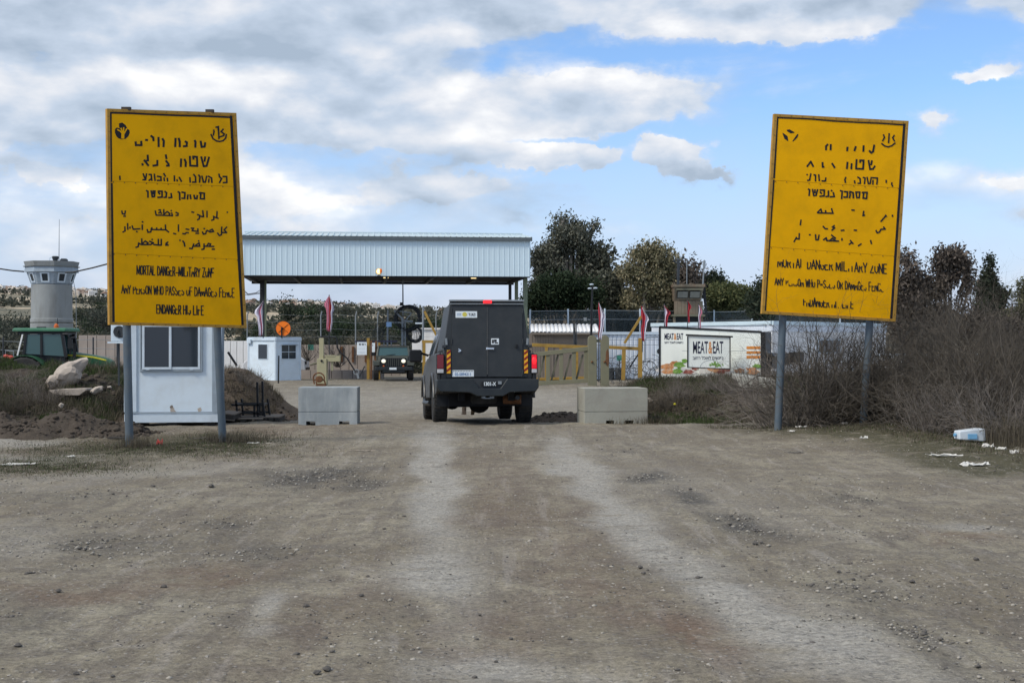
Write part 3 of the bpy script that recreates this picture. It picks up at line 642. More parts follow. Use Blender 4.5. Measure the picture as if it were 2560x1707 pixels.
# ------------------------------------------------------------------ canopy over the gate
def build_canopy():
    L0 = Vector((X(600, 72.0), 72.0, 0)); R0 = Vector((X(1325, 73.6), 73.6, 0))
    u = (R0 - L0); LEN = u.length; u.normalize(); v = Vector((-u.y, u.x, 0))
    t = thing('gate_canopy', (L0.x, L0.y, -.3), 'long pale blue corrugated metal canopy over the checkpoint gate', 'canopy')
    t.rotation_euler = (0, 0, math.atan2(u.y, u.x))
    zb, zt, zr = Z(690, 72.8) + .3, Z(592.5, 72.8) + .3, Z(583, 76.5) + .3
    DEP = 7.8
    # fascia: one ribbed sheet per panel
    n = 56; w = LEN / n; mb = MB()
    prof = [(0, 0), (w * .70, 0), (w * .76, -.018), (w * .84, -.018), (w * .998, 0)]
    poly = [(p[0], p[1]) for p in prof] + [(w * .998, .02), (0, .02)]
    mb.prism(poly, 'z', zb, zt); p0 = mb.build('fascia_panel', M('fascia'), t, smooth=0)
    for i in range(1, n):
        c = p0.copy(); COL.objects.link(c); c.parent = t; c.location.x = i * w
    # end walls
    for xx in (-.02, LEN + .005):
        mb = MB(); mb.box(xx, xx + .015, .03, DEP, zb, zt - .02); mb.prism([(.03, zt - .01), (DEP * .55, zr - .06), (DEP, zt - .01)], 'x', xx, xx + .015); mb.build('end_panel', M('fascia'), t, smooth=0)
    # roof sheets
    m2 = 50; w2 = (LEN + .2) / m2; RY = DEP * .55
    def sheet(y0, z0, y1, z1):
        mb = MB(); q = [(0, 0), (w2 * .8, 0), (w2 * .84, .05), (w2 * .96, .05), (w2, 0)]
        vs = [(a, y0, z0 + b) for a, b in q] + [(a, y1, z1 + b) for a, b in q]
        mb.add(vs, [(i, i + 1, 6 + i, 5 + i) for i in range(4)]); mb.add([(a, b, c - .02) for a, b, c in vs], [(5 + i, 6 + i, i + 1, i) for i in range(4)])
        return mb.build('roof_panel', M('roof_tin'), t, smooth=0, fix=False)
    for (a) in ((-.12, zt - .0, RY, zr), (RY, zr, DEP + .1, zt)):
        o = sheet(*a); o.location.x = -.1
        for i in range(1, m2):
            c = o.copy(); COL.objects.link(c); c.parent = t; c.location.x = -.1 + i * w2
    mb = MB(); mb.box(-.1, LEN + .1, -.16, -.052, zt - .17, zt + .02); mb.build('gutter', M('gutter'), t)
    mb = MB(); mb.box(-.1, LEN + .1, RY - .08, RY + .08, zr + .03, zr + .09); mb.build('ridge_cap', M('roof_tin'), t)
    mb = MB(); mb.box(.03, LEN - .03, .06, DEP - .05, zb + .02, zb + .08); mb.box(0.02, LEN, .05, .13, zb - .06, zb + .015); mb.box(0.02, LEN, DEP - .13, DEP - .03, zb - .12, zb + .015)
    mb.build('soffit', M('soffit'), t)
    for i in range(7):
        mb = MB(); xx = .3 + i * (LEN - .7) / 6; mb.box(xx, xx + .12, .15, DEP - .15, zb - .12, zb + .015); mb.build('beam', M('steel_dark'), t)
    def post(px, d, wd, mat, top=zb, nm='post'):
        p = Vector((X(px, d), d, 0)) - Vector((L0.x, L0.y, 0)); x, y = p.dot(u), p.dot(v)
        mb = MB(); mb.box(x - wd / 2, x + wd / 2, y - wd / 2, y + wd / 2, -.1, top); mb.box(x - wd, x + wd, y - wd, y + wd, -.1, .12); mb.build(nm, mat, t, bevel=.01)
    post(1313, 74.6, .22, M('green_post')); post(1291, 77.2, .18, M('green_post')); post(1275, 79.8, .16, M('steel_dark'))
    post(656, 78.6, .26, M('steel_dark')); post(664, 78.0, .10, M('green_post'))
    # small lights under the soffit edge
    for px in (965, 1187):
        p = Vector((X(px, 72.8), 72.8, 0)) - L0; mb = MB(); x = p.dot(u); mb.box(x - .13, x + .13, .2, .34, zb - .10, zb - .035); mb.build('soffit_light', M('lamp_lit'), t)
    return t, u, v, zb
CAN = build_canopy()
def floodlight():
    p = W(947, 679, 72.3); t = thing('floodlight', p, 'small lit yellow floodlight fixed low on the pale blue canopy front', 'lamp')
    mb = MB(); mb.lathe([(.05, .1), (.13, .08), (.16, 0), (.15, -.05)], (0, 0, 0), 'y', 16); mb.build('housing', M('hazard_yellow'), t)
    mb = MB(); mb.sphere((0, -.05, .0), .13, (.9, .5, 1.05)); mb.build('lens', M('lamp_lit'), t)
    mb = MB(); mb.sphere((.11, -.08, .03), .07, (1, .6, 1.8)); mb.build('reflector', M('orange'), t)
    mb = MB(); mb.bar((0, .09, -.2), (0, .09, 0), .05); mb.box(-.1, .1, .05, .14, -.23, -.19); mb.build('bracket', M('steel_dark'), t)
floodlight()

# ------------------------------------------------------------------ warning signs
STROKES = {
 'A': [[(0, 0), (.5, 1), (1, 0)], [(.2, .35), (.8, .35)]], 'B': [[(0, 0), (0, 1), (.8, .9), (.7, .55), (0, .5)], [(.7, .5), (.9, .2), (.6, 0), (0, 0)]],
 'C': [[(.95, .8), (.6, 1), (.2, .9), (.05, .5), (.2, .1), (.6, 0), (.95, .2)]], 'D': [[(.05, 0), (.05, 1), (.6, .95), (.95, .6), (.95, .35), (.6, .02), (.05, 0)]],
 'E': [[(.9, 1), (.1, 1), (.1, 0), (.9, 0)], [(.1, .52), (.75, .52)]], 'F': [[(.9, 1), (.1, 1), (.1, 0)], [(.1, .52), (.75, .52)]],
 'G': [[(.95, .8), (.6, 1), (.2, .9), (.05, .5), (.2, .1), (.6, 0), (.95, .15), (.95, .45), (.6, .45)]], 'H': [[(.05, 0), (.05, 1)], [(.95, 0), (.95, 1)], [(.05, .5), (.95, .5)]],
 'I': [[(.5, 0), (.5, 1)]], 'J': [[(.3, 1), (.85, 1), (.85, .2), (.6, 0), (.2, .05)]], 'L': [[(.1, 1), (.1, 0), (.9, 0)]], 'M': [[(0, 0), (.05, 1), (.5, .1), (.95, 1), (1, 0)]], 'N': [[(.05, 0), (.05, 1), (.95, 0), (.95, 1)]],
 'O': [[(.5, 1), (.12, .85), (.05, .5), (.12, .15), (.5, 0), (.88, .15), (.95, .5), (.88, .85), (.5, 1)]], 'P': [[(.1, 0), (.1, 1), (.8, .95), (.9, .72), (.75, .48), (.1, .45)]],
 'R': [[(.1, 0), (.1, 1), (.8, .95), (.9, .72), (.75, .5), (.1, .48)], [(.5, .48), (.95, 0)]], 'S': [[(.9, .85), (.5, 1), (.1, .82), (.2, .58), (.8, .42), (.9, .18), (.5, 0), (.1, .15)]],
 'T': [[(0, 1), (1, 1)], [(.5, 1), (.5, 0)]], 'U': [[(.08, 1), (.08, .2), (.5, 0), (.92, .2), (.92, 1)]], 'W': [[(0, 1), (.25, 0), (.5, .8), (.75, 0), (1, 1)]],
 'Y': [[(0, 1), (.5, .45), (1, 1)], [(.5, .45), (.5, 0)]], 'Z': [[(.05, 1), (.95, 1), (.05, 0), (.95, 0)]], '-': [[(.1, .35), (.9, .35)]], ' ': []}
def clip_poly(pl, lo, hi):
    out = []
    for (a, b) in zip(pl[:-1], pl[1:]):
        (x0, y0), (x1, y1) = a, b
        if y0 > y1: x0, y0, x1, y1 = x1, y1, x0, y0
        if y1 < lo or y0 > hi: continue
        if y1 - y0 > 1e-6:
            t0 = max(0, (lo - y0) / (y1 - y0)); t1 = min(1, (hi - y0) / (y1 - y0)); x0, y0, x1, y1 = x0 + (x1 - x0) * t0, y0 + (y1 - y0) * t0, x0 + (x1 - x0) * t1, y0 + (y1 - y0) * t1
        out.append([(x0, y0), (x1, y1)])
    return out
def strokes_of(s): # "a,b c,d; e,f ..." -> polylines
    return [[tuple(float(q) for q in p.split(',')) for p in l.split()] for l in s.split(';') if l.strip()]
class SignPlane:
    def __init__(s, ax, ay, bx, by):
        """vertical plane through two pixel columns at given distances"""
        s.a = Vector((X(ax, ay), ay, 0)); s.b = Vector((X(bx, by), by, 0)); d = (s.b - s.a).normalized(); s.n = Vector((d.y, -d.x, 0))
        if s.n.y > 0: s.n = -s.n
    def at(s, px, py, off=0.):
        ray = Vector(((px - CX) / F, 1, -(py - CY) / F)); o = Vector((0, 0, CAMZ)); k = (s.a - o).dot(s.n) / ray.dot(s.n)
        return o + ray * k + s.n * off
def ribbon(mb, sp, pl, w, off, cnt):
    """flat painted stroke following a polyline given in picture units"""
    for a, b in zip(pl[:-1], pl[1:]):
        a = Vector(a); b = Vector(b); d = b - a
        if d.length < .05: d = Vector((1, 0)) * .05
        n = Vector((-d.y, d.x)).normalized() * w / 2; e = d.normalized() * w * .38; a2 = a - e; b2 = b + e; o = off + (cnt[0] % 12) * .0002; cnt[0] += 1
        mb.quad(sp.at(*(a2 + n), o), sp.at(*(b2 + n), o), sp.at(*(b2 - n), o), sp.at(*(a2 - n), o))
def warn_sign(label, sp, C, seams, borders, strokes, polys, text, posts, tabs, capoff=.0):
    TL, TR, BR, BL = C
    base = sp.at((BL[0] + BR[0]) / 2, BL[1] + 200); t = thing('warning_sign', (base.x, base.y, surf_z(base.x, base.y) - .1), label, 'sign', 'yellow warning signs on grey posts')
    lerp = lambda a, b, k: (a[0] + (b[0] - a[0]) * k, a[1] + (b[1] - a[1]) * k)
    rows = [(TL, TR)] + seams + [(BL, BR)]
    ins = 7
    mb = MB(); q = [(TL[0] + 3, TL[1] + 3), (TR[0] - 3, TR[1] + 3), (BR[0] - 3, BR[1] - 3), (BL[0] + 3, BL[1] - 3)]; mb.add([sp.at(*p, -.016) for p in q] + [sp.at(*p, -.02) for p in q], [(0, 1, 2, 3), (7, 6, 5, 4), (0, 4, 5, 1), (1, 5, 6, 2), (2, 6, 7, 3), (3, 7, 4, 0)]); mb.build('backing_sheet', M('rivet'), t, True, smooth=0)
    for i in range(3):
        (l0, r0), (l1, r1) = rows[i], rows[i + 1]
        q = [(l0[0] + ins, l0[1] + (ins if i == 0 else .35)), (r0[0] - ins, r0[1] + (ins if i == 0 else .35)), (r1[0] - ins, r1[1] - (ins if i == 2 else .35)), (l1[0] + ins, l1[1] - (ins if i == 2 else .35))]
        mb = MB(); fr = [sp.at(*p, .0) for p in q]; bk = [sp.at(*p, -.012) for p in q]; mb.add(fr + bk, [(0, 1, 2, 3), (7, 6, 5, 4), (0, 4, 5, 1), (1, 5, 6, 2), (2, 6, 7, 3), (3, 7, 4, 0)])
        mb.build('panel', M('sign_yellow'), t, True, smooth=0)
    # folded edge strips
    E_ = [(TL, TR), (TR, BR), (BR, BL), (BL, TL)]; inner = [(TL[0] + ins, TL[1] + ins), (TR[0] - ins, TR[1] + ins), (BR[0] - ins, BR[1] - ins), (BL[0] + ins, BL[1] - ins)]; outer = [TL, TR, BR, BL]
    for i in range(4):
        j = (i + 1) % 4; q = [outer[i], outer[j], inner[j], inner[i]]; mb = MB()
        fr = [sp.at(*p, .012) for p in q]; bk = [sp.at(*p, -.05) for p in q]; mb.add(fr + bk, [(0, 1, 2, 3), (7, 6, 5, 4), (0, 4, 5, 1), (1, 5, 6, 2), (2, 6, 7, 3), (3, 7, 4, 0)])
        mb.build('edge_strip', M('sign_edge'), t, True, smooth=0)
    mb = MB(); cnt = [0]
    for pl, w in borders: ribbon(mb, sp, pl, w, .003, cnt)
    mb.build('painted_border', M('print_black'), t, True, smooth=0, fix=False)
    for rows_ in strokes:
        mb = MB(); cnt = [0]; (ox, oy, sc, w, data) = rows_
        for pl in strokes_of(data): ribbon(mb, sp, [(ox + x / sc, oy + y / sc) for x, y in pl], w / sc, .003, cnt)
        mb.build('lettering', M('print_black'), t, True, smooth=0, fix=False)
    for em in polys:
        mb = MB(); cnt = [0]; (ox, oy, sc, pls, sts, w) = em
        for pl in strokes_of(pls):
            vs = [sp.at(ox + x / sc, oy + y / sc, .003 + cnt[0] * .0003) for x, y in pl]; cnt[0] += 1; mb.add(vs, [tuple(range(len(vs)))])
        for pl in strokes_of(sts): ribbon(mb, sp, [(ox + x / sc, oy + y / sc) for x, y in pl], w / sc, .004, cnt)
        mb.build('emblem', M('print_black'), t, True, smooth=0, fix=False)
    for (s, clips, x0, x1, yt0, yt1, yb0, yb1, w) in text:
        wid = [(.42 if c == 'I' else (.5 if c == ' ' else (1.25 if c in 'MW' else 1.0))) for c in s]; gap = .22; tot = sum(wid) + gap * (len(s) - 1); x = 0; mb = MB(); cnt = [0]
        for i, c in enumerate(s):
            lo, hi = clips.get(i, (0, 1))
            for pl in STROKES[c]:
                for seg in (clip_poly(pl, lo, hi) if (lo, hi) != (0, 1) else [pl]):
                    out = []
                    for (a, b) in seg:
                        k = (x + a * wid[i]) / tot; X_ = x0 + (x1 - x0) * k; yt = yt0 + (yt1 - yt0) * k; yb = yb0 + (yb1 - yb0) * k; out.append((X_, yb + (yt - yb) * b))
                    ribbon(mb, sp, out, w, .003, cnt)
            x += wid[i] + gap
        mb.build('lettering', M('print_black'), t, True, smooth=0, fix=False)
    # screw heads along seams and edges
    mb = MB(); rs = random.Random(5)
    lines = [(rows[1][0], rows[1][1], 12, 2), (rows[2][0], rows[2][1], 12, 2), (TL, TR, 12, 4), (TR, BR, 14, -4), (BL, BR, 11, -4), (TL, BL, 14, 4)]
    for li, (a, b, n, o) in enumerate(lines):
        for i in range(n):
            k = (i + .5) / n; p = lerp(a, b, k); vert = li in (3, 5); px = p[0] + (o if vert else 0); py = p[1] + (0 if vert else o)
            c = sp.at(px, py, .014 if li > 1 else .003); mb.lathe([(.010, .0), (.009, -.004), (.003, -.006)], c, 'y', 6)
    o = mb.build('screw', M('rivet'), t, True); o['kind'] = 'stuff'
    for (a, b, r) in posts:
        mb = MB(); pa = sp.at(*a, -.12); pb = sp.at(*b, -.12); d = (pb - pa).normalized(); mb.tube([pa, pb + d * .45], r, 18); mb.build('post', M('grey_post'), t, True)
    for (px, py, wd) in tabs:
        mb = MB(); c = sp.at(px, py, -.03); mb.box(c.x - wd / 2, c.x + wd / 2, c.y - .03, c.y + .03, c.z - .03, c.z + .02); mb.build('clamp', M('wood_dark'), t, True)
    return t

H1 = """470,450 475,500 570,500 565,440; 645,412 668,414; 735,345 770,370 775,420; 860,375 862,520; 930,395 950,430 945,520; 1150,390 1145,520; 1205,390 1220,440 1222,522; 1320,440 1345,455 1340,515 1290,520; 1480,425 1490,450 1488,530; 1580,440 1595,530 1645,525 1655,465"""
H2 = """1590,705 1630,860 1680,855 1720,710; 1655,705 1645,770; 1395,695 1400,850 1520,855 1515,700 1450,695 1455,735; 1245,740 1240,860; 1305,745 1325,790 1322,860; 985,670 995,725; 990,770 1030,820 1035,850 1000,850; 840,765 840,840 770,850; 675,675 680,760 625,770; 620,760 685,845; 585,820 590,835"""
H3 = """200,1030 205,1085; 600,990 625,1060; 595,1090 640,1090 655,990; 700,1000 735,1000 745,1100; 735,1070 700,1100; 790,995 800,1100; 840,1030 900,1040 905,1100 840,1100; 950,985 975,1030; 955,1060 960,1105; 1010,1065 1015,1110; 1130,1025 1132,1110; 1175,1090 1180,1110; 1215,1050 1250,1115; 1395,1055 1400,1130; 1460,1000 1490,1040 1495,1130 1440,1130; 1545,1010 1565,1040 1560,1130; 1600,1030 1625,1130 1660,1130 1680,1030; 1720,1080 1715,1130; 1710,1030 1765,1060 1770,1135; 1890,995 1900,1040 1935,1070 1900,1135; 1960,1035 2020,1035 2025,1135 1965,1140"""
H4 = """655,1275 680,1290 680,1385; 735,1280 755,1380 790,1375 800,1280; 770,1280 765,1330; 860,1310 880,1330; 855,1285 920,1285 920,1385 850,1390; 970,1290 995,1310 990,1385 955,1390; 1075,1325 1085,1390 1035,1395; 1195,1295 1220,1310 1222,1430; 1260,1300 1310,1310 1305,1405 1260,1405; 1360,1350 1355,1415; 1400,1350 1410,1410; 1465,1355 1480,1410 1515,1410 1520,1360; 1560,1310 1580,1340 1575,1415; 1570,1310 1640,1320 1640,1415 1600,1415"""
A1 = """180,205 190,255 235,265 245,205; 215,300 245,300; 795,205 810,280 1110,290; 860,185 890,185; 860,240 890,215 905,250; 950,180 950,270; 960,260 1010,215 1060,250 1050,280; 1085,195 1090,200; 1095,240 1110,285; 1175,230 1215,250 1210,285 1175,285; 1465,222 1500,230; 1570,270 1610,285 1600,350 1570,365; 1610,300 1680,310 1665,200; 1745,210 1745,315; 1830,375 1870,360 1865,300; 1870,310 1950,340; 1930,215 1925,310; 2115,225 2120,230"""
A2 = """200,590 240,570 235,495; 285,435 290,540; 330,500 328,520; 370,480 390,540 510,530; 555,400 565,410; 555,460 555,545; 450,580 460,585; 645,545 660,595 710,590 720,530; 730,510 740,545 990,550; 820,515 820,545; 900,520 905,545; 980,460 985,545 1040,590; 1130,615 1170,625; 1220,460 1220,575; 1300,620 1340,625 1365,600; 1390,600 1400,605; 1360,535 1410,545; 1455,520 1500,520 1470,565 1580,580 1575,530; 1540,615 1590,615; 1660,590 1680,630 1720,620 1735,570; 1690,525 1700,530; 1745,560 1800,590 1865,580 1840,540 1800,560; 1940,610 1970,655 2010,640 2015,500; 2020,600 2105,600 2060,550 2105,500"""
A3 = """440,870 480,860 490,790; 490,800 540,820 700,820; 545,715 548,815; 560,800 610,755 660,790 640,815; 690,760 760,790 710,820; 735,725 740,730; 850,725 850,830 770,820; 905,725 905,830 850,830; 1025,775 990,800 1030,830 985,830; 1245,740 1250,745; 1300,755 1325,790 1335,850; 1425,890 1470,895 1500,810; 1500,850 1610,850 1600,790 1540,830; 1590,750 1592,755; 1650,910 1690,900 1690,810; 1700,850 1870,855; 1740,850 1770,800 1810,810 1790,850; 1840,905 1880,905"""
E1P = """118,225 118,290 140,345 180,385 240,403 300,392 345,350 370,290 366,250 340,225 300,215 200,215 150,200; 185,130 240,115 300,160 325,210 300,235 250,215 230,230 190,195"""
E1Y = '248,372 250,300; 245,305 205,262 160,238; 252,295 218,215; 262,292 262,205; 272,300 312,225'
E2S = """1755,320 1790,390 1850,430 1900,438 1960,425 2005,380 2015,320; 1880,180 1890,390; 1870,185 1888,300; 1800,245 1805,270 1795,330; 1960,230 1925,270 1980,310 1970,340 1905,360; 1840,195 1870,190"""
SPL = SignPlane(267, 21.3, 616, 22.9)
ch = lambda *a: dict(a)
SG = warn_sign('yellow warning sign with clearer lettering, its posts in front of the white cabin', SPL, [(267, 272), (590, 283), (616, 820), (273, 812)],
    [((270, 453), (598, 467)), ((271.5, 633), (607.5, 649))],
    [([(275.8, 283), (277.3, 453)], 6.5), ([(278.5, 460), (283.5, 803)], 6.5), ([(577.5, 288), (592, 560), (607, 813)], 6.8), ([(275, 282.5), (330, 284), (380, 286.5), (440, 289), (500, 290.5), (560, 293), (579, 294)], 4.6)],
    [(270, 290, 6.818, 36, H1), (270, 290, 6.818, 34, H2), (270, 290, 6.818, 27, H3), (270, 290, 6.818, 29, H4), (280, 500, 7.35, 27, A1), (280, 500, 7.35, 27, A2), (280, 500, 7.35, 28, A3)],
    [(270, 290, 6.818, E1P, '', 20), (270, 290, 6.818, '', E2S, 26)],
    [('MORTAL DANGER-MILITARY ZONE', {8: (0, 1), 11: (0, .62), 17: (0, .5), 19: (0, .5), 24: (0, .6), 26: (.45, 1), 21: (0, .9)}, 342, 535, 664, 671, 686, 693.5, 2.7),
     ('ANY PERSON WHO PASSES OF DAMAGES FENCE', {1: (0, .62), 4: (0, .8), 5: (0, .62), 6: (0, .6), 7: (0, .5), 18: (0, .8), 19: (0, .55), 20: (.05, .6), 22: (0, .6), 27: (0, .5), 30: (0, .6), 31: (0, .5), 34: (0, .8), 35: (0, .5), 36: (0, .55)}, 304, 586, 713, 721, 733, 743.5, 2.4),
     ('ENDANGER HIS LIFE', {2: (0, 1), 6: (0, .65), 11: (0, .45), 15: (0, .6)}, 391, 509, 762, 765, 783, 787.5, 2.8),],
    [((326, 800), (333, 1121), .062), ((552, 806), (566, 1096), .062)], [(318, 271, .14), (527, 277, .13)])
_mb = MB(); _c = [0]
for _i, _pl in enumerate(strokes_of(E1Y)): ribbon(_mb, SPL, [(270 + x / 6.818, 290 + y / 6.818) for x, y in _pl], (7.5 if _i == 0 else 3.4), .0075, _c)
_mb.build('emblem_hand', M('sign_yellow'), SG, True, smooth=0, fix=False)
R1 = "945,490 920,520 920,575; 1000,495 998,575; 1285,540 1280,590; 1425,530 1405,590; 1560,515 1555,600; 1740,505 1720,610 1690,630 1660,600"
R2 = "600,860 660,780 700,860; 860,800 862,870 880,870; 1025,815 1065,880; 1285,795 1275,895; 1355,820 1350,900; 1440,750 1430,900 1550,905 1560,760 1500,760 1500,790; 1645,765 1670,910 1720,905 1750,860; 1700,770 1690,830"
R3 = "595,1000 600,1005; 660,990 640,1095 605,1100; 715,1005 740,1010 740,1110; 795,1005 805,1105; 915,1060 910,1110 850,1110; 1255,1050 1240,1090 1250,1135; 1405,1110 1410,1145; 1460,1045 1500,1070 1505,1150 1465,1150; 1555,1050 1585,1060 1575,1155; 1620,1050 1640,1155 1670,1155 1690,1050; 1720,1100 1718,1165; 1715,1055 1795,1060 1785,1165; 1945,1100 1945,1135; 2040,1140 2040,1170 2055,1200"
R4 = "620,1250 640,1260 632,1355; 690,1255 710,1360 750,1355 775,1260; 730,1260 730,1310; 820,1300 840,1320; 820,1265 890,1265 885,1365 815,1370; 960,1280 960,1370 920,1375; 1010,1270 1020,1280; 1045,1310 1060,1375 995,1380; 1165,1275 1195,1285 1185,1410; 1230,1290 1285,1295 1280,1385 1225,1385; 1325,1300 1330,1345 1320,1395; 1325,1290 1380,1310 1385,1395; 1430,1300 1445,1395 1485,1395 1495,1300 1430,1300; 1540,1305 1560,1330 1550,1405; 1550,1305 1620,1305 1610,1410 1575,1405"
R5 = "645,165 690,120 700,155; 650,170 850,175; 750,140 755,165; 830,115 845,170; 1095,132 1125,135; 1250,150 1240,205 1260,200; 1540,205 1475,280; 1535,200 1545,215; 1625,200 1625,215"
R6 = "430,265 422,325; 720,345 745,375 775,378; 865,335 840,355 870,365 835,395; 955,400 990,395; 1125,395 1155,397; 1410,400 1425,430 1455,420 1475,385 1530,380 1510,355"
R7 = "408,440 405,510 365,505; 370,490 340,545; 540,455 550,455; 620,455 625,520 655,520 665,460; 725,520 760,495 765,530 920,538; 800,535 840,500 880,530; 830,460 880,500; 965,505 965,525; 1075,530 1110,570; 1095,555 1060,580; 1215,575 1180,598; 1340,530 1350,570"
E3P = "175,290 200,300 265,350 275,435 210,390; 340,440 430,310 450,320 430,370 370,430; 245,240 300,232 390,285 320,300 260,265"
E4S = "1870,475 1920,515 1980,530 2040,510 2095,465; 1995,305 1985,460; 1900,325 1915,370 1885,425; 2080,335 2055,375 2085,430"
SPR = SignPlane(1904, 24.6, 2271, 25.4)
warn_sign('yellow warning sign with mostly worn-off lettering, standing before the dry brush', SPR, [(1935, 285), (2271, 303), (2238, 804), (1904, 784)],
    [((1924.5, 451), (2260, 471)), ((1914, 617), (2248.5, 641))],
    [([(1943, 295), (1934.3, 444)], 6.3), ([(1933.3, 452), (1923, 600), (1912, 775)], 6.3), ([(2261, 309), (2244, 560), (2228, 796)], 6.6), ([(1944, 295), (2000, 297), (2030, 298.5), (2080, 303), (2150, 307), (2200, 309), (2259, 313)], 3.4), ([(2003, 296), (2035, 297.5)], 4.5)],
    [(1930, 290, 6.818, 34, R1), (1930, 290, 6.818, 32, R2), (1930, 290, 6.818, 26, R3), (1930, 290, 6.818, 28, R4), (1920, 500, 5.227, 20, R5), (1920, 500, 5.227, 20, R6), (1920, 500, 5.227, 20, R7)],
    [(1930, 290, 6.818, E3P, '', 20), (1930, 290, 6.818, '', E4S, 26)],
    [('MORTAL DANGER MILITARY ZONE', {0: (0, .55), 1: (0, .8), 2: (0, .62), 3: (0, .5), 5: (.15, 1), 7: (0, .7), 10: (0, .5), 11: (0, .55), 12: (0, .6), 14: (0, .85), 17: (0, .25), 18: (0, .55), 20: (0, .62), 23: (0, .72), 24: (0, .7)}, 1944, 2217, 645, 661, 667, 684, 2.8),
     ('ANY PERSON WHO PASSES OR DAMAGES FENCE', {1: (0, .8), 4: (.2, .7), 5: (0, .2), 6: (0, .25), 7: (0, .3), 9: (0, .5), 10: (0, .2), 13: (0, .65), 14: (0, .8), 16: (.3, .5), 18: (0, .25), 19: (0, .5), 20: (0, .4), 21: (0, .5), 23: (0, .75), 24: (0, .6), 26: (0, .8), 27: (0, .6), 28: (0, .5), 30: (0, .6), 31: (0, .3), 34: (0, .6), 35: (0, .6), 37: (0, .2), 36: (0, .9)}, 1937, 2208, 695, 707, 712, 729, 2.3),
     ('ENDANGER HIS LIFE', {0: (.1, .75), 1: (0, .35), 2: (0, .7), 4: (0, .6), 5: (0, .55), 6: (0, .7), 7: (0, .5), 9: (0, .3), 10: (0, .7), 11: (0, .0), 13: (0, .4), 14: (0, .3), 15: (0, .3), 16: (0, .8)}, 2008, 2133, 743, 751, 765, 771, 2.7)],
    [((1966, 770), (1953, 1066), .066), ((2184, 790), (2167, 1052), .066)], [])

# ------------------------------------------------------------------ dark pickup with a box canopy on the bed
def wheel(parent, x, y, r, w, rimside, mat='rubber', rim='steel_dark', lugs=0):
    mb = MB(); s = 1 if rimside > 0 else -1
    mb.lathe([(r * .58, -w / 2 * .8), (r * .9, -w / 2), (r * .98, -w / 2 * .86), (r, -w / 2 * .55), (r, w / 2 * .55), (r * .98, w / 2 * .86), (r * .9, w / 2), (r * .58, w / 2 * .8)], (x, y, r), 'x', 30)
    n = 34
    for i in range(n):
        a = 2 * math.pi * i / n
        for k in (-1, 1):
            c = Vector((x + k * w * .22, y + math.cos(a + k * .09) * r * 1.0, r + math.sin(a + k * .09) * r)); d = Vector((0, math.cos(a + k * .09), math.sin(a + k * .09)))
            mb.bar(c - Vector((w * .19, 0, 0)), c + Vector((w * .19, 0, 0)), .022, r * .10, up=(0, -d.z, d.y))
    o = mb.build('wheel', M(mat), parent)
    mb = MB(); xo = x + s * w * .30; mb.lathe([(.01, s * .04), (r * .18, s * .04), (r * .2, 0), (r * .5, -s * .03), (r * .56, s * .03), (r * .57, -s * .12)], (xo, y, r), 'x', 20); mb.build('rim', M(rim), o)
    return o
def ftext(s, mat, name, loc, size, parent, rot=(R(90), 0, 0), wscale=1., align='CENTER', bold=0., extr=.0015):
    c = bpy.data.curves.new(name, 'FONT'); c.body = s; c.size = size; c.align_x = align; c.extrude = extr; c.offset = bold
    o = bpy.data.objects.new(name, c); COL.objects.link(o); bpy.context.view_layer.update()
    me = bpy.data.meshes.new_from_object(o.evaluated_get(bpy.context.evaluated_depsgraph_get())); bpy.data.objects.remove(o); bpy.data.curves.remove(c)
    o = link_mesh(name, me, mat, parent); o.location = loc; o.rotation_euler = rot; o.scale = (wscale, 1, 1); return o
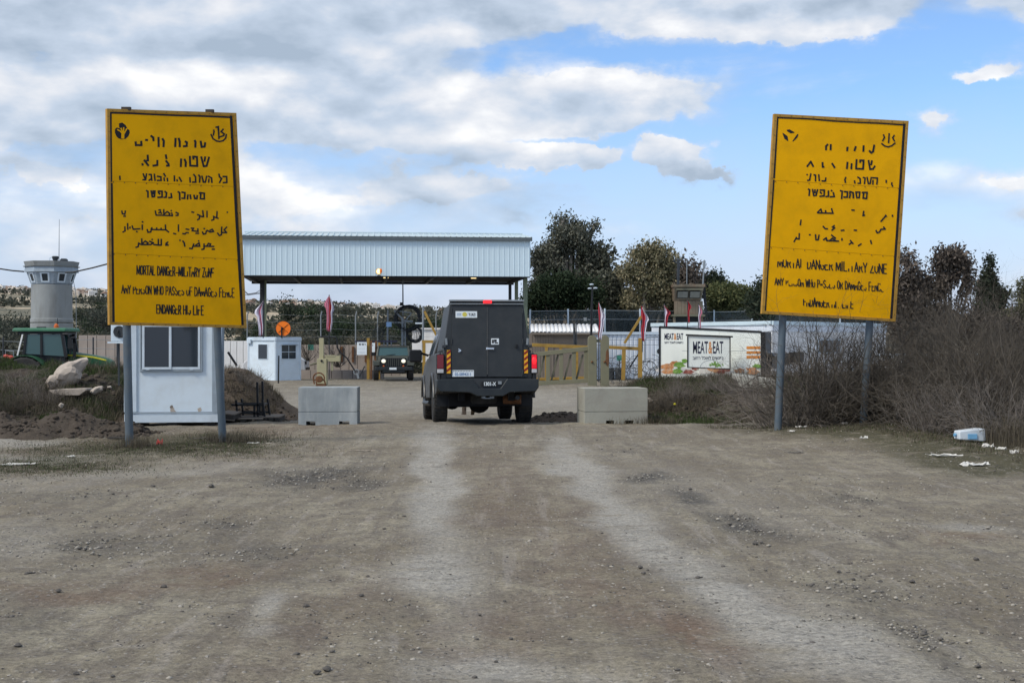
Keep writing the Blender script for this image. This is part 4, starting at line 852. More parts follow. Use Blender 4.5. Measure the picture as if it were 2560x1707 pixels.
def build_pickup():
    yaw = R(6.4); y0 = 27.7; x0 = X(1218, y0)
    t = thing('pickup_truck', (x0, y0, .005), 'dark grey pickup with tall box canopy waiting at the gate, right tail light lit', 'pickup truck', rz=yaw)
    t.rotation_euler = (R(-2.0), 0, yaw)
    RA, FA = 1.20, 4.80
    arch = lambda c, r: [(c + r * math.cos(a), .42 + r * math.sin(a)) for a in [math.pi - math.pi * i / 10 for i in range(11)]]
    prof = [(.10, .62)] + [(c[0], max(c[1], .55)) for c in arch(RA, .54)] + [(2.3, .50), (3.9, .48)] + [(c[0], max(c[1], .55)) for c in arch(FA, .54)] + [(5.62, .62), (5.72, .95), (5.60, 1.25), (4.55, 1.36), (2.35, 1.40), (.05, 1.38), (.04, .95)]
    mb = MB(); mb.prism(prof, 'x', -.90, .90)
    b = mb.build('body', M('truck_side'), t, bevel=.03)
    for s in (-1, 1):   # outer skins with flared arches
        mb = MB(); yy = [p[0] for p in prof]
        ring_in = [(s * .90, p[0], p[1]) for p in prof]
        ring_out = [(s * (.985 if p[1] < 1.2 else .935), p[0], p[1]) for p in prof]
        mb.loft([ring_in, ring_out]); mb.build('side_panel', M('truck_side'), t, bevel=.025)
        mb = MB(); pts = [(s * 1.0, c[0], max(c[1], .5)) for c in arch(RA, .555)]; mb.tube(pts, .03, 8); mb.build('wheel_arch', M('truck_side'), t)
        mb = MB(); pts = [(s * 1.0, c[0], max(c[1], .5)) for c in arch(FA, .555)]; mb.tube(pts, .03, 8); mb.build('wheel_arch', M('truck_side'), t)
        mb = MB(); mb.tube([(s * 1.0, 1.95, .40), (s * 1.03, 2.2, .38), (s * 1.03, 3.8, .38), (s * 1.0, 4.1, .42)], .05, 8); mb.build('side_step', M('bumper'), t)
    # cab
    def ring(y, hw0, z0, hw1, z1): return [(-hw0, y, z0), (-hw1, y, z1), (hw1, y, z1), (hw0, y, z0)]
    mb = MB(); mb.loft([ring(2.36, .92, 1.37, .74, 1.90), ring(2.55, .93, 1.37, .76, 1.96), ring(3.9, .93, 1.36, .75, 1.94), ring(4.75, .90, 1.33, .80, 1.36)]); mb.build('cab', M('truck_side'), t, bevel=.03)
    for s in (-1, 1):
        for (a, c) in ((2.62, 3.12), (3.2, 3.95)):
            mb = MB(); q = [(s * .938, a, 1.42), (s * .925, c, 1.42), (s * .80, c - .08, 1.84), (s * .80, a + .04, 1.84)]
            mb.add(q + [(v[0] - s * .02, v[1], v[2]) for v in q], [(0, 1, 2, 3), (7, 6, 5, 4), (0, 4, 5, 1), (1, 5, 6, 2), (2, 6, 7, 3), (3, 7, 4, 0)]); mb.build('side_window', M('glass_dark'), t, smooth=0)
        mb = MB(); mb.bar((s * .93, 3.98, 1.42), (s * 1.12, 3.95, 1.48), .05); mb.build('mirror_arm', M('black'), t)
        mb = MB(); mb.box(min(s * 1.08, s * 1.36), max(s * 1.08, s * 1.36), 3.86, 3.98, 1.27, 1.55); mo = mb.build('wing_mirror', M('black'), t, bevel=.04)
        mb = MB(); mb.box(min(s * 1.10, s * 1.34), max(s * 1.10, s * 1.34), 3.852, 3.859, 1.30, 1.53); mb.build('mirror_glass', M('black'), mo, bevel=.002)
    mb = MB(); mb.add([(-.78, 4.62, 1.42), (.78, 4.62, 1.42), (.70, 3.98, 1.90), (-.70, 3.98, 1.90)], [(0, 1, 2, 3)]); mb.build('windscreen', M('glass_dark'), t, smooth=0)
    # canopy box
    sec = lambda y, k=1., dz=0: [(-.795, y, .89), (-.845, y, 1.44), (-.715 * k, y, 2.385 + dz), (.715 * k, y, 2.385 + dz), (.845, y, 1.44), (.795, y, .89)]
    sec2 = lambda y: [(-.80, y, 1.36), (-.845, y, 1.44), (-.70, y, 2.36), (.70, y, 2.36), (.845, y, 1.44), (.80, y, 1.36)]
    mb = MB(); mb.loft([sec(.02), sec(.30), sec2(.34), sec2(2.25)]); mb.build('canopy_box', M('truck_paint'), t, bevel=.018)
    mb = MB(); mb.box(-.735, .735, -.03, .10, 2.375, 2.41); mb.box(-.725, .725, -.035, .0, 2.315, 2.335); mb.build('rain_lip', M('steel_grey'), t, bevel=.006)
    # two rear doors
    mb = MB(); mb.add([(-.685, -.004, .905), (.0, -.004, .905), (.0, -.004, 2.29), (-.685, -.004, 2.29), (-.685, .03, .905), (.0, .03, .905), (.0, .03, 2.29), (-.685, .03, 2.29)], [(0, 1, 2, 3), (7, 6, 5, 4), (0, 4, 5, 1), (1, 5, 6, 2), (2, 6, 7, 3), (3, 7, 4, 0)]); d1 = mb.build('rear_door', M('truck_paint'), t, bevel=.006)
    mb = MB(); mb.box(.014, .70, -.004, .03, .905, 2.29); d2 = mb.build('rear_door', M('truck_paint'), t, bevel=.006)
    mb = MB(); mb.box(-.004, .022, -.012, -.0045, .95, 2.27); mb.build('door_strip', M('truck_side'), d1)
    mb = MB(); mb.box(0.0, .14, -.035, -.012, 1.435, 1.475); mb.box(-.02, .03, -.022, -.0045, 1.43, 1.48); mb.build('handle', M('chrome'), d2, bevel=.008)
    mb = MB(); mb.box(.555, .60, -.05, -.0045, 1.47, 1.54); mb.build('door_stop', M('black'), d2, bevel=.01)
    mb = MB(); mb.bar((-.56, -.015, 1.40), (-.51, -.015, 1.42), .028); mb.bar((-.56, -.015, 1.45), (-.51, -.015, 1.42), .02); mb.build('small_lock', M('chrome'), d1)
    for (a, zz) in ((-.69, 1.0), (-.69, 1.6), (-.69, 2.2)):
        mb = MB(); mb.tube([(a, -.01, zz - .05), (a, -.01, zz + .05)], .012, 8); mb.build('hinge', M('steel_dark'), d1)
        mb = MB(); mb.tube([(-a + .015, -.01, zz - .05), (-a + .015, -.01, zz + .05)], .012, 8); mb.build('hinge', M('steel_dark'), d2)
    # stickers
    mb = MB(); mb.box(-.612, -.192, -.008, -.0045, 2.058, 2.185); st = mb.build('sticker', M('sticker'), d1, label='long white sticker with a yellow disc and dark print')
    mb = MB(); mb.lathe([(.001, -.003), (.046, -.003), (.046, 0)], (-.435, -.0082, 2.122), 'y', 20)
    for k in range(2): mb.box(-.59, -.50, -.0098, -.0085, 2.10 + k * .03, 2.11 + k * .03, 1)
    for q in ([(-.372, 2.145), (-.335, 2.145), (-.335, 2.095)], [(-.318, 2.145), (-.285, 2.145), (-.29, 2.10)], [(-.30, 2.12), (-.318, 2.095)], [(-.27, 2.145), (-.235, 2.145), (-.235, 2.10), (-.268, 2.10), (-.268, 2.125)]):
        for a, b in zip(q[:-1], q[1:]): mb.bar((a[0], -.0092, a[1]), (b[0], -.0092, b[1]), .013, .003, 2)
    mb.build('sticker_print', [M('sticker_yellow'), M('print_blue'), M('print_black')], d1)
    mb = MB(); mb.box(-.680, -.258, -.008, -.0045, .912, 1.038); mb.build('phone_sticker', M('sticker'), d1)
    ftext('02-5894311', M('print_blue'), 'phone_number', (-.469, -.0085, .932), .078, d1, wscale=.86, bold=.002)
    mb = MB()
    for i in range(13): mb.box(-.662 + i * .031, -.662 + i * .031 + .02, -.0098, -.0084, 1.010, 1.024)
    mb.build('small_print', M('print_black'), d1)
    mb = MB(); mb.box(.082, .235, -.008, -.0045, 1.535, 1.655); mb.build('badge', M('sticker'), d2, bevel=.002)
    mb = MB(); mb.box(.098, .135, -.0100, -.0082, 1.56, 1.63); mb.box(.14, .19, -.0102, -.0082, 1.585, 1.635); mb.box(.15, .22, -.0104, -.0082, 1.555, 1.578); mb.build('badge_print', M('print_black'), d2)
    # hazard strips
    for (a, b_) in ((-.785, -.712), (.73, .803)):
        mb = MB(); mb.box(a, b_, -.006, .019, .975, 1.43); hp = mb.build('hazard_strip', M('hazard_yellow'), t)
        for k in range(4):
            z0 = 1.0 + k * .11; mb = MB(); vs = [(a, -.0085, z0), (b_, -.0085, z0 + .055), (b_, -.0085, z0 + .105), (a, -.0085, z0 + .05)]; mb.add(vs + [(v[0], -.0062, v[2]) for v in vs], [(0, 1, 2, 3), (7, 6, 5, 4), (0, 4, 5, 1), (1, 5, 6, 2), (2, 6, 7, 3), (3, 7, 4, 0)]); mb.build('stripe', M('hazard_red'), hp, smooth=0)
    # tail lights
    for (a, b_, mat, lb) in ((-.985, -.835, 'red_dull', 'dark red unlit tail light'), (.865, .990, 'red_lit', 'bright red lit tail light')):
        mb = MB(); mb.box(a, b_, -.02, .12, .965, 1.35); tl = mb.build('tail_light', M('black'), t, bevel=.015, label=lb)
        if mat == 'red_lit': mb = MB(); mb.sphere(((a + b_) / 2, -.036, 1.22), .045, (1, .25, 1.6)); mb.build('bulb_glow', M('red_lit2'), tl)
        mb = MB(); mb.box(a + .012, b_ - .012, -.035, -.0, 1.065, 1.335); mb.build('red_lens', M(mat), tl, bevel=.012)
        mb = MB(); mb.box(a + .012, b_ - .012, -.033, -.0, .98, 1.058); mb.build('clear_lens', M('clear_lens'), tl, bevel=.01)
    mb = MB(); mb.box(-.075, .095, -.06, -.0, 2.335, 2.40); mb.build('brake_light', M('red_lit2'), t, bevel=.015)
    for s in (-1, 1):
        mb = MB(); mb.box(min(s * .80, s * .88), max(s * .80, s * .88), -.06, .03, 1.47, 1.53); mb.build('latch', M('steel_dark'), t, bevel=.012)
        mb = MB(); mb.bar((s * .79, .0, 1.53), (s * .80, .0, 1.66), .04); mb.build('latch_bar', M('steel_grey'), t)
    # bumper with a dropped number plate bay
    out = [(-.985, .86), (-.985, .70), (-.93, .62), (-.36, .60), (-.22, .53), (.30, .53), (.42, .60), (.93, .62), (.985, .70), (.985, .86), (.37, .87), (.24, .68), (-.18, .68), (-.30, .87)]
    mb = MB(); mb.prism(out, 'y', -.24, -.03); mb.box(-.99, -.955, -.2, .35, .68, .85); mb.box(.955, .99, -.2, .35, .68, .85); bp = mb.build('rear_bumper', M('bumper'), t, bevel=.02)
    mb = MB(); mb.box(-.32, .38, -.12, -.08, .65, .875); mb.build('plate_bay', M('steel_dark'), bp)
    mb = MB(); mb.box(-.12, .19, -.150, -.135, .725, .81); mb.build('number_plate', M('black'), bp)
    ftext('1301-X', M('sticker'), 'plate_number', (.035, -.153, .735), .098, bp, wscale=.82, bold=.003)
    mb = MB(); mb.box(.20, .27, -.15, -.14, .76, .82); mb.build('plate_light', M('steel_grey'), bp)
    mb = MB(); mb.box(-.08, .04 + .02, -.20, .2, .48, .50); mb.box(-.08, .06, -.2, .2, .58, .60); mb.box(-.08, -.055, -.2, .2, .50, .58); mb.box(.035, .06, -.2, .2, .50, .58); mb.box(-.11, -.08, -.19, .1, .485, .55); mb.box(.06, .12, -.19, .1, .485, .55); mb.build('tow_hitch', M('steel_grey'), t, bevel=.004)
    # chassis, axles, exhaust, spare
    mb = MB(); mb.box(-.55, -.43, .05, 5.4, .44, .62); mb.box(.43, .55, .05, 5.4, .44, .62); mb.box(-.85, .85, .1, 5.5, .60, .70); mb.box(-.62, .62, 1.75, 4.3, .30, .6); mb.box(-.72, .72, .35, .95, .33, .6); mb.box(-.7, .7, 1.5, 1.75, .32, .6); mb.build('chassis', M('underbody'), t)
    mb = MB(); mb.lathe([(.05, -.13), (.36, -.12), (.38, -.06), (.38, .06), (.36, .12), (.05, .13)], (-.03, .62, .50), 'z', 26); mb.build('spare_wheel', M('rubber'), t)
    mb = MB(); mb.tube([(-.85, RA, .40), (.85, RA, .40)], .055, 10); mb.sphere((-.05, RA, .38), .2, (1.1, .9, 1), 14); mb.build('rear_axle', M('underbody'), t)
    mb = MB(); mb.tube([(-.85, FA, .40), (.85, FA, .40)], .055, 10); mb.sphere((-.35, FA, .38), .17, (1.1, .9, 1), 14); mb.build('front_axle', M('underbody'), t)
    mb = MB(); mb.tube([(.60, .02, .50), (.60, .5, .50), (.55, 1.2, .56), (.4, 3, .5)], .045, 10); mb.build('exhaust_pipe', M('steel_dark'), t)
    mb = MB(); mb.tube([(.36, .38, .47), (.70, .30, .47)], .10, 12); mb.build('silencer', M('rust'), t)
    for s in (-1, 1):
        wheel(t, s * .855, RA, .415, .285, s); wheel(t, s * .855, FA, .415, .285, s)
        mb = MB(); mb.box(min(s * .72, s * .95), max(s * .72, s * .95), RA - .62, RA - .60, .33, .62); mb.build('mud_flap', M('black'), t)
    mb = MB(); mb.box(-.8, .8, 5.65, 5.85, .5, .78); mb.build('front_bumper', M('bumper'), t, bevel=.03)
    for s in (-1, 1): mb = MB(); mb.box(min(s * .6, s * .85), max(s * .6, s * .85), 5.62, 5.70, .88, 1.05); mb.build('headlight', M('clear_lens'), t, bevel=.02)
    return t
build_pickup()

# ------------------------------------------------------------------ jeep coming the other way
def build_jeep():
    d = 70.; t = thing('offroad_car', (X(984, d), d, Z(951, d)), 'olive grey boxy off-road car driving out with both headlights on', 'off-road car', rz=R(5.5))
    mb = MB(); mb.loft([[(-.62, .25, .62), (-.62, .25, 1.12), (.62, .25, 1.12), (.62, .25, .62)], [(-.70, 1.55, .6), (-.70, 1.55, 1.20), (.70, 1.55, 1.20), (.70, 1.55, .6)]]); mb.build('bonnet', M('jeep_paint'), t, bevel=.03)
    mb = MB(); mb.loft([[(-.78, 1.5, .5), (-.78, 1.5, 1.2), (.78, 1.5, 1.2), (.78, 1.5, .5)], [(-.78, 4.0, .5), (-.78, 4.0, 1.2), (.78, 4.0, 1.2), (.78, 4.0, .5)]]); mb.build('body', M('jeep_paint'), t, bevel=.03)
    mb = MB(); r = lambda y, w0, z0, w1, z1: [(-w0, y, z0), (-w1, y, z1), (w1, y, z1), (w0, y, z0)]
    mb.loft([r(1.78, .70, 1.68, .67, 1.75), r(4.0, .72, 1.68, .69, 1.75)]); mb.build('roof', M('black'), t, bevel=.03)
    for s in (-1, 1):
        mb = MB(); mb.bar((s * .74, 1.52, 1.2), (s * .68, 1.8, 1.72), .07); mb.bar((s * .75, 2.6, 1.2), (s * .70, 2.6, 1.7), .08); mb.bar((s * .75, 3.9, 1.2), (s * .70, 3.95, 1.7), .1); mb.bar((s * .75, 1.5, 1.2), (s * .75, 3.98, 1.2), .08); mb.build('pillar', M('jeep_paint'), t)
        mb = MB(); mb.box(min(s * .735, s * .72), max(s * .735, s * .72), 1.7, 3.9, 1.22, 1.68); mb.build('side_window', M('glass_dark'), t)
    mb = MB(); mb.bar((-.68, 1.79, 1.70), (.68, 1.79, 1.70), .07); mb.bar((-.74, 1.53, 1.21), (.74, 1.53, 1.21), .06); mb.build('windscreen_frame', M('jeep_paint'), t)
    mb = MB(); mb.add([(-.70, 1.56, 1.24), (.70, 1.56, 1.24), (.64, 1.79, 1.66), (-.64, 1.79, 1.66)], [(0, 1, 2, 3)]); mb.build('windscreen', M('glass_teal'), t, smooth=0)
    mb = MB(); mb.box(-.56, .56, .20, .27, .64, 1.13); g = mb.build('grille', M('black'), t, bevel=.02)
    for i in range(8):
        mb = MB(); xx = -.33 + i * .094; mb.box(xx - .014, xx + .014, .17, .215, .72, 1.08); mb.build('grille_bar', M('jeep_paint'), g)
    for s in (-1, 1):
        mb = MB(); mb.lathe([(.005, -.05), (.07, -.04), (.095, 0), (.10, .05)], (s * .445, .17, .97), 'y', 18); mb.build('headlight', M('head_lit'), t)
        mb = MB(); mb.box(min(s * .60, s * .93), max(s * .60, s * .93), .20, 1.35, .90, .98); mb.box(min(s * .62, s * .92), max(s * .62, s * .92), .16, .26, .74, .97); mb.box(min(s * .66, s * .93), max(s * .66, s * .93), 2.9, 3.95, .90, .97); mb.build('wing', M('jeep_paint'), t, bevel=.025)
        mb = MB(); mb.sphere((s * .44, .1, .72), .045, (1, .6, 1)); mb.build('indicator', M('amber'), t)
        mb = MB(); mb.box(min(s * .80, s * 1.0), max(s * .80, s * 1.0), 1.72, 1.8, 1.22, 1.40); mb.build('wing_mirror', M('black'), t, bevel=.02)
        wheel(t, s * .78, .78, .39, .25, s); wheel(t, s * .78, 3.45, .39, .25, s)
    mb = MB(); mb.box(-.84, .84, -.02, .14, .50, .68); mb.box(-.5, .5, .0, .1, .40, .5); mb.build('front_bumper', M('bumper'), t, bevel=.03)
    mb = MB(); mb.box(-.19, .13, -.04, -.025, .54, .65); mb.build('number_plate', M('sticker'), t)
    mb = MB(); mb.box(-.55, .55, .3, 3.9, .34, .52); mb.build('chassis', M('underbody'), t); t.scale = (1.10, 1.06, .98)
    mb = MB(); mb.tube([(-.6, .2, 1.13), (-.1, 1.5, 1.25)], .01, 5); mb.tube([(-.3, 1.52, 1.26), (.1, 1.58, 1.3)], .012, 5); mb.build('wiper', M('black'), t)
build_jeep()

# ------------------------------------------------------------------ person walking beyond the pickup
def build_person():
    d = 35.6; x = X(1172, d); t = thing('person', (x, d, surf_z(x, d)), 'person in khaki trousers and brown boots walking beyond the pickup, only feet seen', 'person', rz=R(10))
    V = {'pelvis': (0, 0, .98, .15, .11), 'waist': (0, 0, 1.12, .135, .10), 'chest': (0, .01, 1.36, .17, .12), 'neckb': (0, .01, 1.50, .08, .07), 'neck': (0, .02, 1.56, .055, .055), 'head0': (0, .03, 1.66, .085, .09), 'head1': (0, .03, 1.76, .08, .09),
         'hl': (-.09, 0, .92, .095, .09), 'kl': (-.11, .05, .50, .062, .062), 'al': (-.12, .0, .10, .042, .042),
         'hr': (.09, 0, .92, .095, .09), 'kr': (.10, .16, .52, .062, .062), 'ar': (.09, -.16, .22, .042, .042),
         'sl': (-.20, .0, 1.44, .06, .06), 'el': (-.26, -.05, 1.16, .042, .042), 'wl': (-.27, .08, .93, .03, .03),
         'sr': (.20, .0, 1.44, .06, .06), 'er': (.26, .0, 1.16, .042, .042), 'wr': (.27, .14, .96, .03, .03)}
    Ed = [('pelvis', 'waist'), ('waist', 'chest'), ('chest', 'neckb'), ('neckb', 'neck'), ('neck', 'head0'), ('head0', 'head1'), ('pelvis', 'hl'), ('hl', 'kl'), ('kl', 'al'), ('pelvis', 'hr'), ('hr', 'kr'), ('kr', 'ar'),
          ('neckb', 'sl'), ('sl', 'el'), ('el', 'wl'), ('neckb', 'sr'), ('sr', 'er'), ('er', 'wr')]
    k = list(V); me = bpy.data.meshes.new('body'); me.from_pydata([V[n][:3] for n in k], [(k.index(a), k.index(b)) for a, b in Ed], []); o = link_mesh('body', me, [M('cloth_khaki')], t)
    md = o.modifiers.new('skin', 'SKIN'); me.skin_vertices or None
    if not me.skin_vertices: pass
    for i, n in enumerate(k):
        sv = me.skin_vertices[0].data[i]; sv.radius = V[n][3:5]; sv.use_root = (n == 'pelvis')
    o.modifiers.new('sub', 'SUBSURF').levels = 1; o.modifiers['sub'].render_levels = 2
    for (cx, cy, cz, rot) in ((-.12, 0, 0, 0), (.09, -.16, .12, -38)):
        mb = MB(); mb.loft([[(-.05, -.09, 0), (.05, -.09, 0), (.045, -.08, .10), (-.045, -.08, .10)], [(-.05, .06, 0), (.05, .06, 0), (.045, .03, .12), (-.045, .03, .12)], [(-.045, .19, 0), (.045, .19, 0), (.035, .17, .05), (-.035, .17, .05)]])
        mb.lathe([(.055, .08), (.058, .2)], (0, -.02, 0), 'z', 10)
        s = mb.build('boot', M('boot'), t, bevel=.008); s.location = (cx, cy, cz); s.rotation_euler = (R(rot), 0, 0)
    mb = MB(); mb.sphere((0, .02, 1.775), .105, (.9, 1.05, .85), 14); mb.build('hair', M('hair'), t)
    mb = MB(); mb.sphere((0, .085, 1.70), .07, (.85, .6, 1.15), 14); mb.sphere((0, .135, 1.70), .014, (1, 1.2, 1.4), 8); mb.build('face', M('skin'), t)
    for s in (-1, 1):
        w = V['wl'] if s < 0 else V['wr']; mb = MB(); c = Vector(w[:3])
        mb.loft([[(c.x - .018, c.y - .03, c.z), (c.x + .018, c.y - .03, c.z), (c.x + .018, c.y + .03, c.z), (c.x - .018, c.y + .03, c.z)], [(c.x - .014, c.y - .04, c.z - .09), (c.x + .014, c.y - .04, c.z - .09), (c.x + .014, c.y + .04, c.z - .09), (c.x - .014, c.y + .04, c.z - .09)]])
        for i in range(4):
            yy = c.y - .033 + i * .022; ln = (.07, .085, .08, .06)[i]; mb.tube([(c.x, yy, c.z - .08), (c.x - s * .008, yy, c.z - .09 - ln * .5), (c.x - s * .03, yy, c.z - .09 - ln)], [.010, .009, .007], 6)
        mb.tube([(c.x, c.y + .035, c.z - .03), (c.x - s * .02, c.y + .06, c.z - .07), (c.x - s * .025, c.y + .06, c.z - .10)], [.012, .011, .008], 6); mb.build('hand', M('skin'), t)
build_person()

# ------------------------------------------------------------------ concrete blocks
def block(name, x0, x1, y0, d0, ztop, mat, label, rz, notch, mold=True):
    t = thing(name, ((x0 + x1) / 2, y0, surf_z((x0 + x1) / 2, y0) - .02), label, 'concrete block', 'concrete road blocks', rz=rz)
    w = (x1 - x0) / 2; zt = ztop
    pl = [(-w, 0)]
    for (a, b, h) in notch: pl += [(a, 0), (a, h), (b, h), (b, 0)]
    pl += [(w, 0), (w, zt), (-w, zt)]
    mb = MB(); zs = zt * .36
    lower = [p for p in pl if p[1] < zt]; lower = lower + [(w, zs - .006), (-w, zs - .006)]
    mb.prism(lower, 'y', 0, d0); mb.prism([(-w + .008, zs - .006), (w - .008, zs - .006), (w - .008, zs + .006), (-w + .008, zs + .006)], 'y', .008, d0 - .008)
    mb.prism([(-w, zs + .006), (w, zs + .006), (w, zt), (-w, zt)], 'y', 0, d0)
    mb.build('block', mat, t, bevel=.018)
    return t
block('concrete_block', X(746, 27.7), X(893, 27.7), 27.7, .75, .745, M('concrete_cold'), 'blue grey concrete block with pale streaks, standing by the brown soil bank', R(2), [(-.42, -.24, .085), (.22, .42, .085)])
block('concrete_block', X(1460, 27.9), X(1621, 27.9), 27.9, .8, .72, M('concrete_warm'), 'pale beige concrete block with chipped top edge beside the olive gate', R(8), [(-.20, -.04, .085), (.19, .35, .085)])

# ------------------------------------------------------------------ white cabin behind the left sign
def build_cabin():
    d = 27.2; x0, x1 = X(318, d), X(540, d); t = thing('guard_cabin', ((x0 + x1) / 2, d, 0.02), 'tall white panel cabin with sliding window, standing behind the left sign', 'cabin', rz=0)
    Lx, Rx = x0 - t.location.x, x1 - t.location.x; zt = 2.55; zb = .12; dep = 1.6
    t.rotation_euler = (0, 0, R(7.5))
    mb = MB(); mb.box(Lx, Rx, 0, dep, zb, zt); mb.build('wall', M('white_panel'), t)
    mb = MB(); mb.box(Lx - .03, Rx + .03, -.03, dep + .03, .03, .20); mb.build('base_rail', M('white_trim'), t, bevel=.01)
    mb = MB(); mb.box(Lx - .01, Rx + .01, -.04, -.028, .205, .235); mb.build('drip_strip', M('grey_trim'), t)
    for (a, b, mt) in ((Lx - .035, Lx + .20, 'white_trim'), (Rx - .09, Rx + .035, 'grey_trim')):
        mb = MB(); mb.box(a, b, -.03, .06, .235, zt); mb.build('corner_post', M(mt), t, bevel=.008)
    for yy in (.06, dep - .1): mb = MB(); mb.box(Rx + .004, Rx + .03, yy, yy + .1, .2, zt); mb.build('corner_post', M('grey_trim'), t)
    mb = MB(); mb.box(Lx - .06, Rx + .06, -.06, dep + .06, zt, zt + .10); mb.build('roof', M('white_trim'), t, bevel=.02)
    wx0, wx1, wz0, wz1 = X(352, d) - t.location.x, X(505, d) - t.location.x, Z(931, d), Z(808, d)
    mb = MB(); f = .045
    mb.box(wx0, wx1, -.045, -.001, wz0, wz0 + .05); mb.box(wx0, wx1, -.045, -.001, wz1 - .05, wz1); mb.box(wx0, wx0 + .03, -.045, -.001, wz0 + .05, wz1 - .05); mb.box(wx1 - .03, wx1, -.045, -.001, wz0 + .05, wz1 - .05)
    wf = mb.build('window_frame', M('grey_trim'), t, bevel=.005)
    a0, a1 = X(358, d) - t.location.x, X(500, d) - t.location.x; b0, b1 = Z(926, d), Z(814, d); xm = X(426.5, d) - t.location.x
    for (p, q, yy, gm) in ((a0, xm + .02, -.065, 'glass_dark'), (xm - .02, a1, -.05, 'glass_dark')):
        mb = MB(); k = .045; mb.box(p, q, yy, yy + .02, b0, b0 + k); mb.box(p, q, yy, yy + .02, b1 - k, b1); mb.box(p, p + k, yy, yy + .02, b0 + k, b1 - k); mb.box(q - k, q, yy, yy + .02, b0 + k, b1 - k); sh = mb.build('sash', M('white_trim'), t, bevel=.004)
        mb = MB(); mb.box(p + k, q - k, yy + .006, yy + .012, b0 + k, b1 - k); mb.build('pane', M(gm), sh, smooth=0)
    mb = MB(); mb.box(a1 - .125, a1 - .05, -.0435, -.0415, b0 + .05, b1 - .05); mb.build('pane_reflection', M('white_trim'), wf)  # pale strip in the right pane, a reflection put in as colour
    for px in (372, 478): mb = MB(); c = X(px, d) - t.location.x; mb.box(c - .03, c + .03, -.075, -.06, wz0 + .03, wz0 + .05); mb.build('drain_cap', M('white_trim'), t)
    for (px, py, s) in ((432, 1032, .10), (430, 1020, .05), (498, 1027, .07)):
        c = W(px, py, d); mb = MB(); rs = random.Random(px)
        pts = [(c.x - t.location.x + math.cos(a) * s * rs.uniform(.3, 1) * .9, c.z + math.sin(a) * s * rs.uniform(.4, 1)) for a in [i * math.pi / 6 for i in range(12)]]
        mb.prism(pts, 'y', -.003, -.001); mb.build('peeled_patch', M('wood_grey') if px == 430 else M('limestone'), t, smooth=0)
    for xx in (Lx + .15, (Lx + Rx) / 2, Rx - .15):
        mb = MB(); mb.box(xx - .1, xx + .1, .05, dep - .05, -.12, .03); mb.build('skid', M('black'), t)
    # cooling unit on the side
    c = W(298, 838, 28.2); a = thing('air_conditioner', (c.x, c.y, c.z), 'white outdoor air conditioner on a bracket at the cabin side, behind the left sign', 'air conditioner')
    mb = MB(); mb.box(-.14, .17, -.1, .22, -.12, .26); mb.build('housing', M('white_trim'), a, bevel=.015)
    mb = MB(); mb.lathe([(.10, -.115), (.115, -.12), (.115, -.101), (.10, -.101)], (.03, 0, .07), 'y', 20)
    for i in range(4): mb.bar((.03 - .1, -.112, .07 - .075 + i * .05), (.03 + .1, -.112, .07 - .075 + i * .05), .008)
    mb.build('fan_grille', M('steel_dark'), a)
    mb = MB(); mb.box(-.2, .18, -.12, .24, -.16, -.125); mb.build('bracket', M('white_trim'), a)
    mb = MB(); mb.tube([(.02, -.13, .10), (.0, -.15, .02), (.04, -.16, -.04), (.1, -.15, -.03), (.14, -.13, .02)], .016, 8); mb.build('pipe', M('black'), a)
    mb = MB(); mb.tube([(-.02, .05, -.13), (-.02, .05, -1.0)], .02, 8); mb.build('stand', M('steel_dark'), a)
build_cabin()
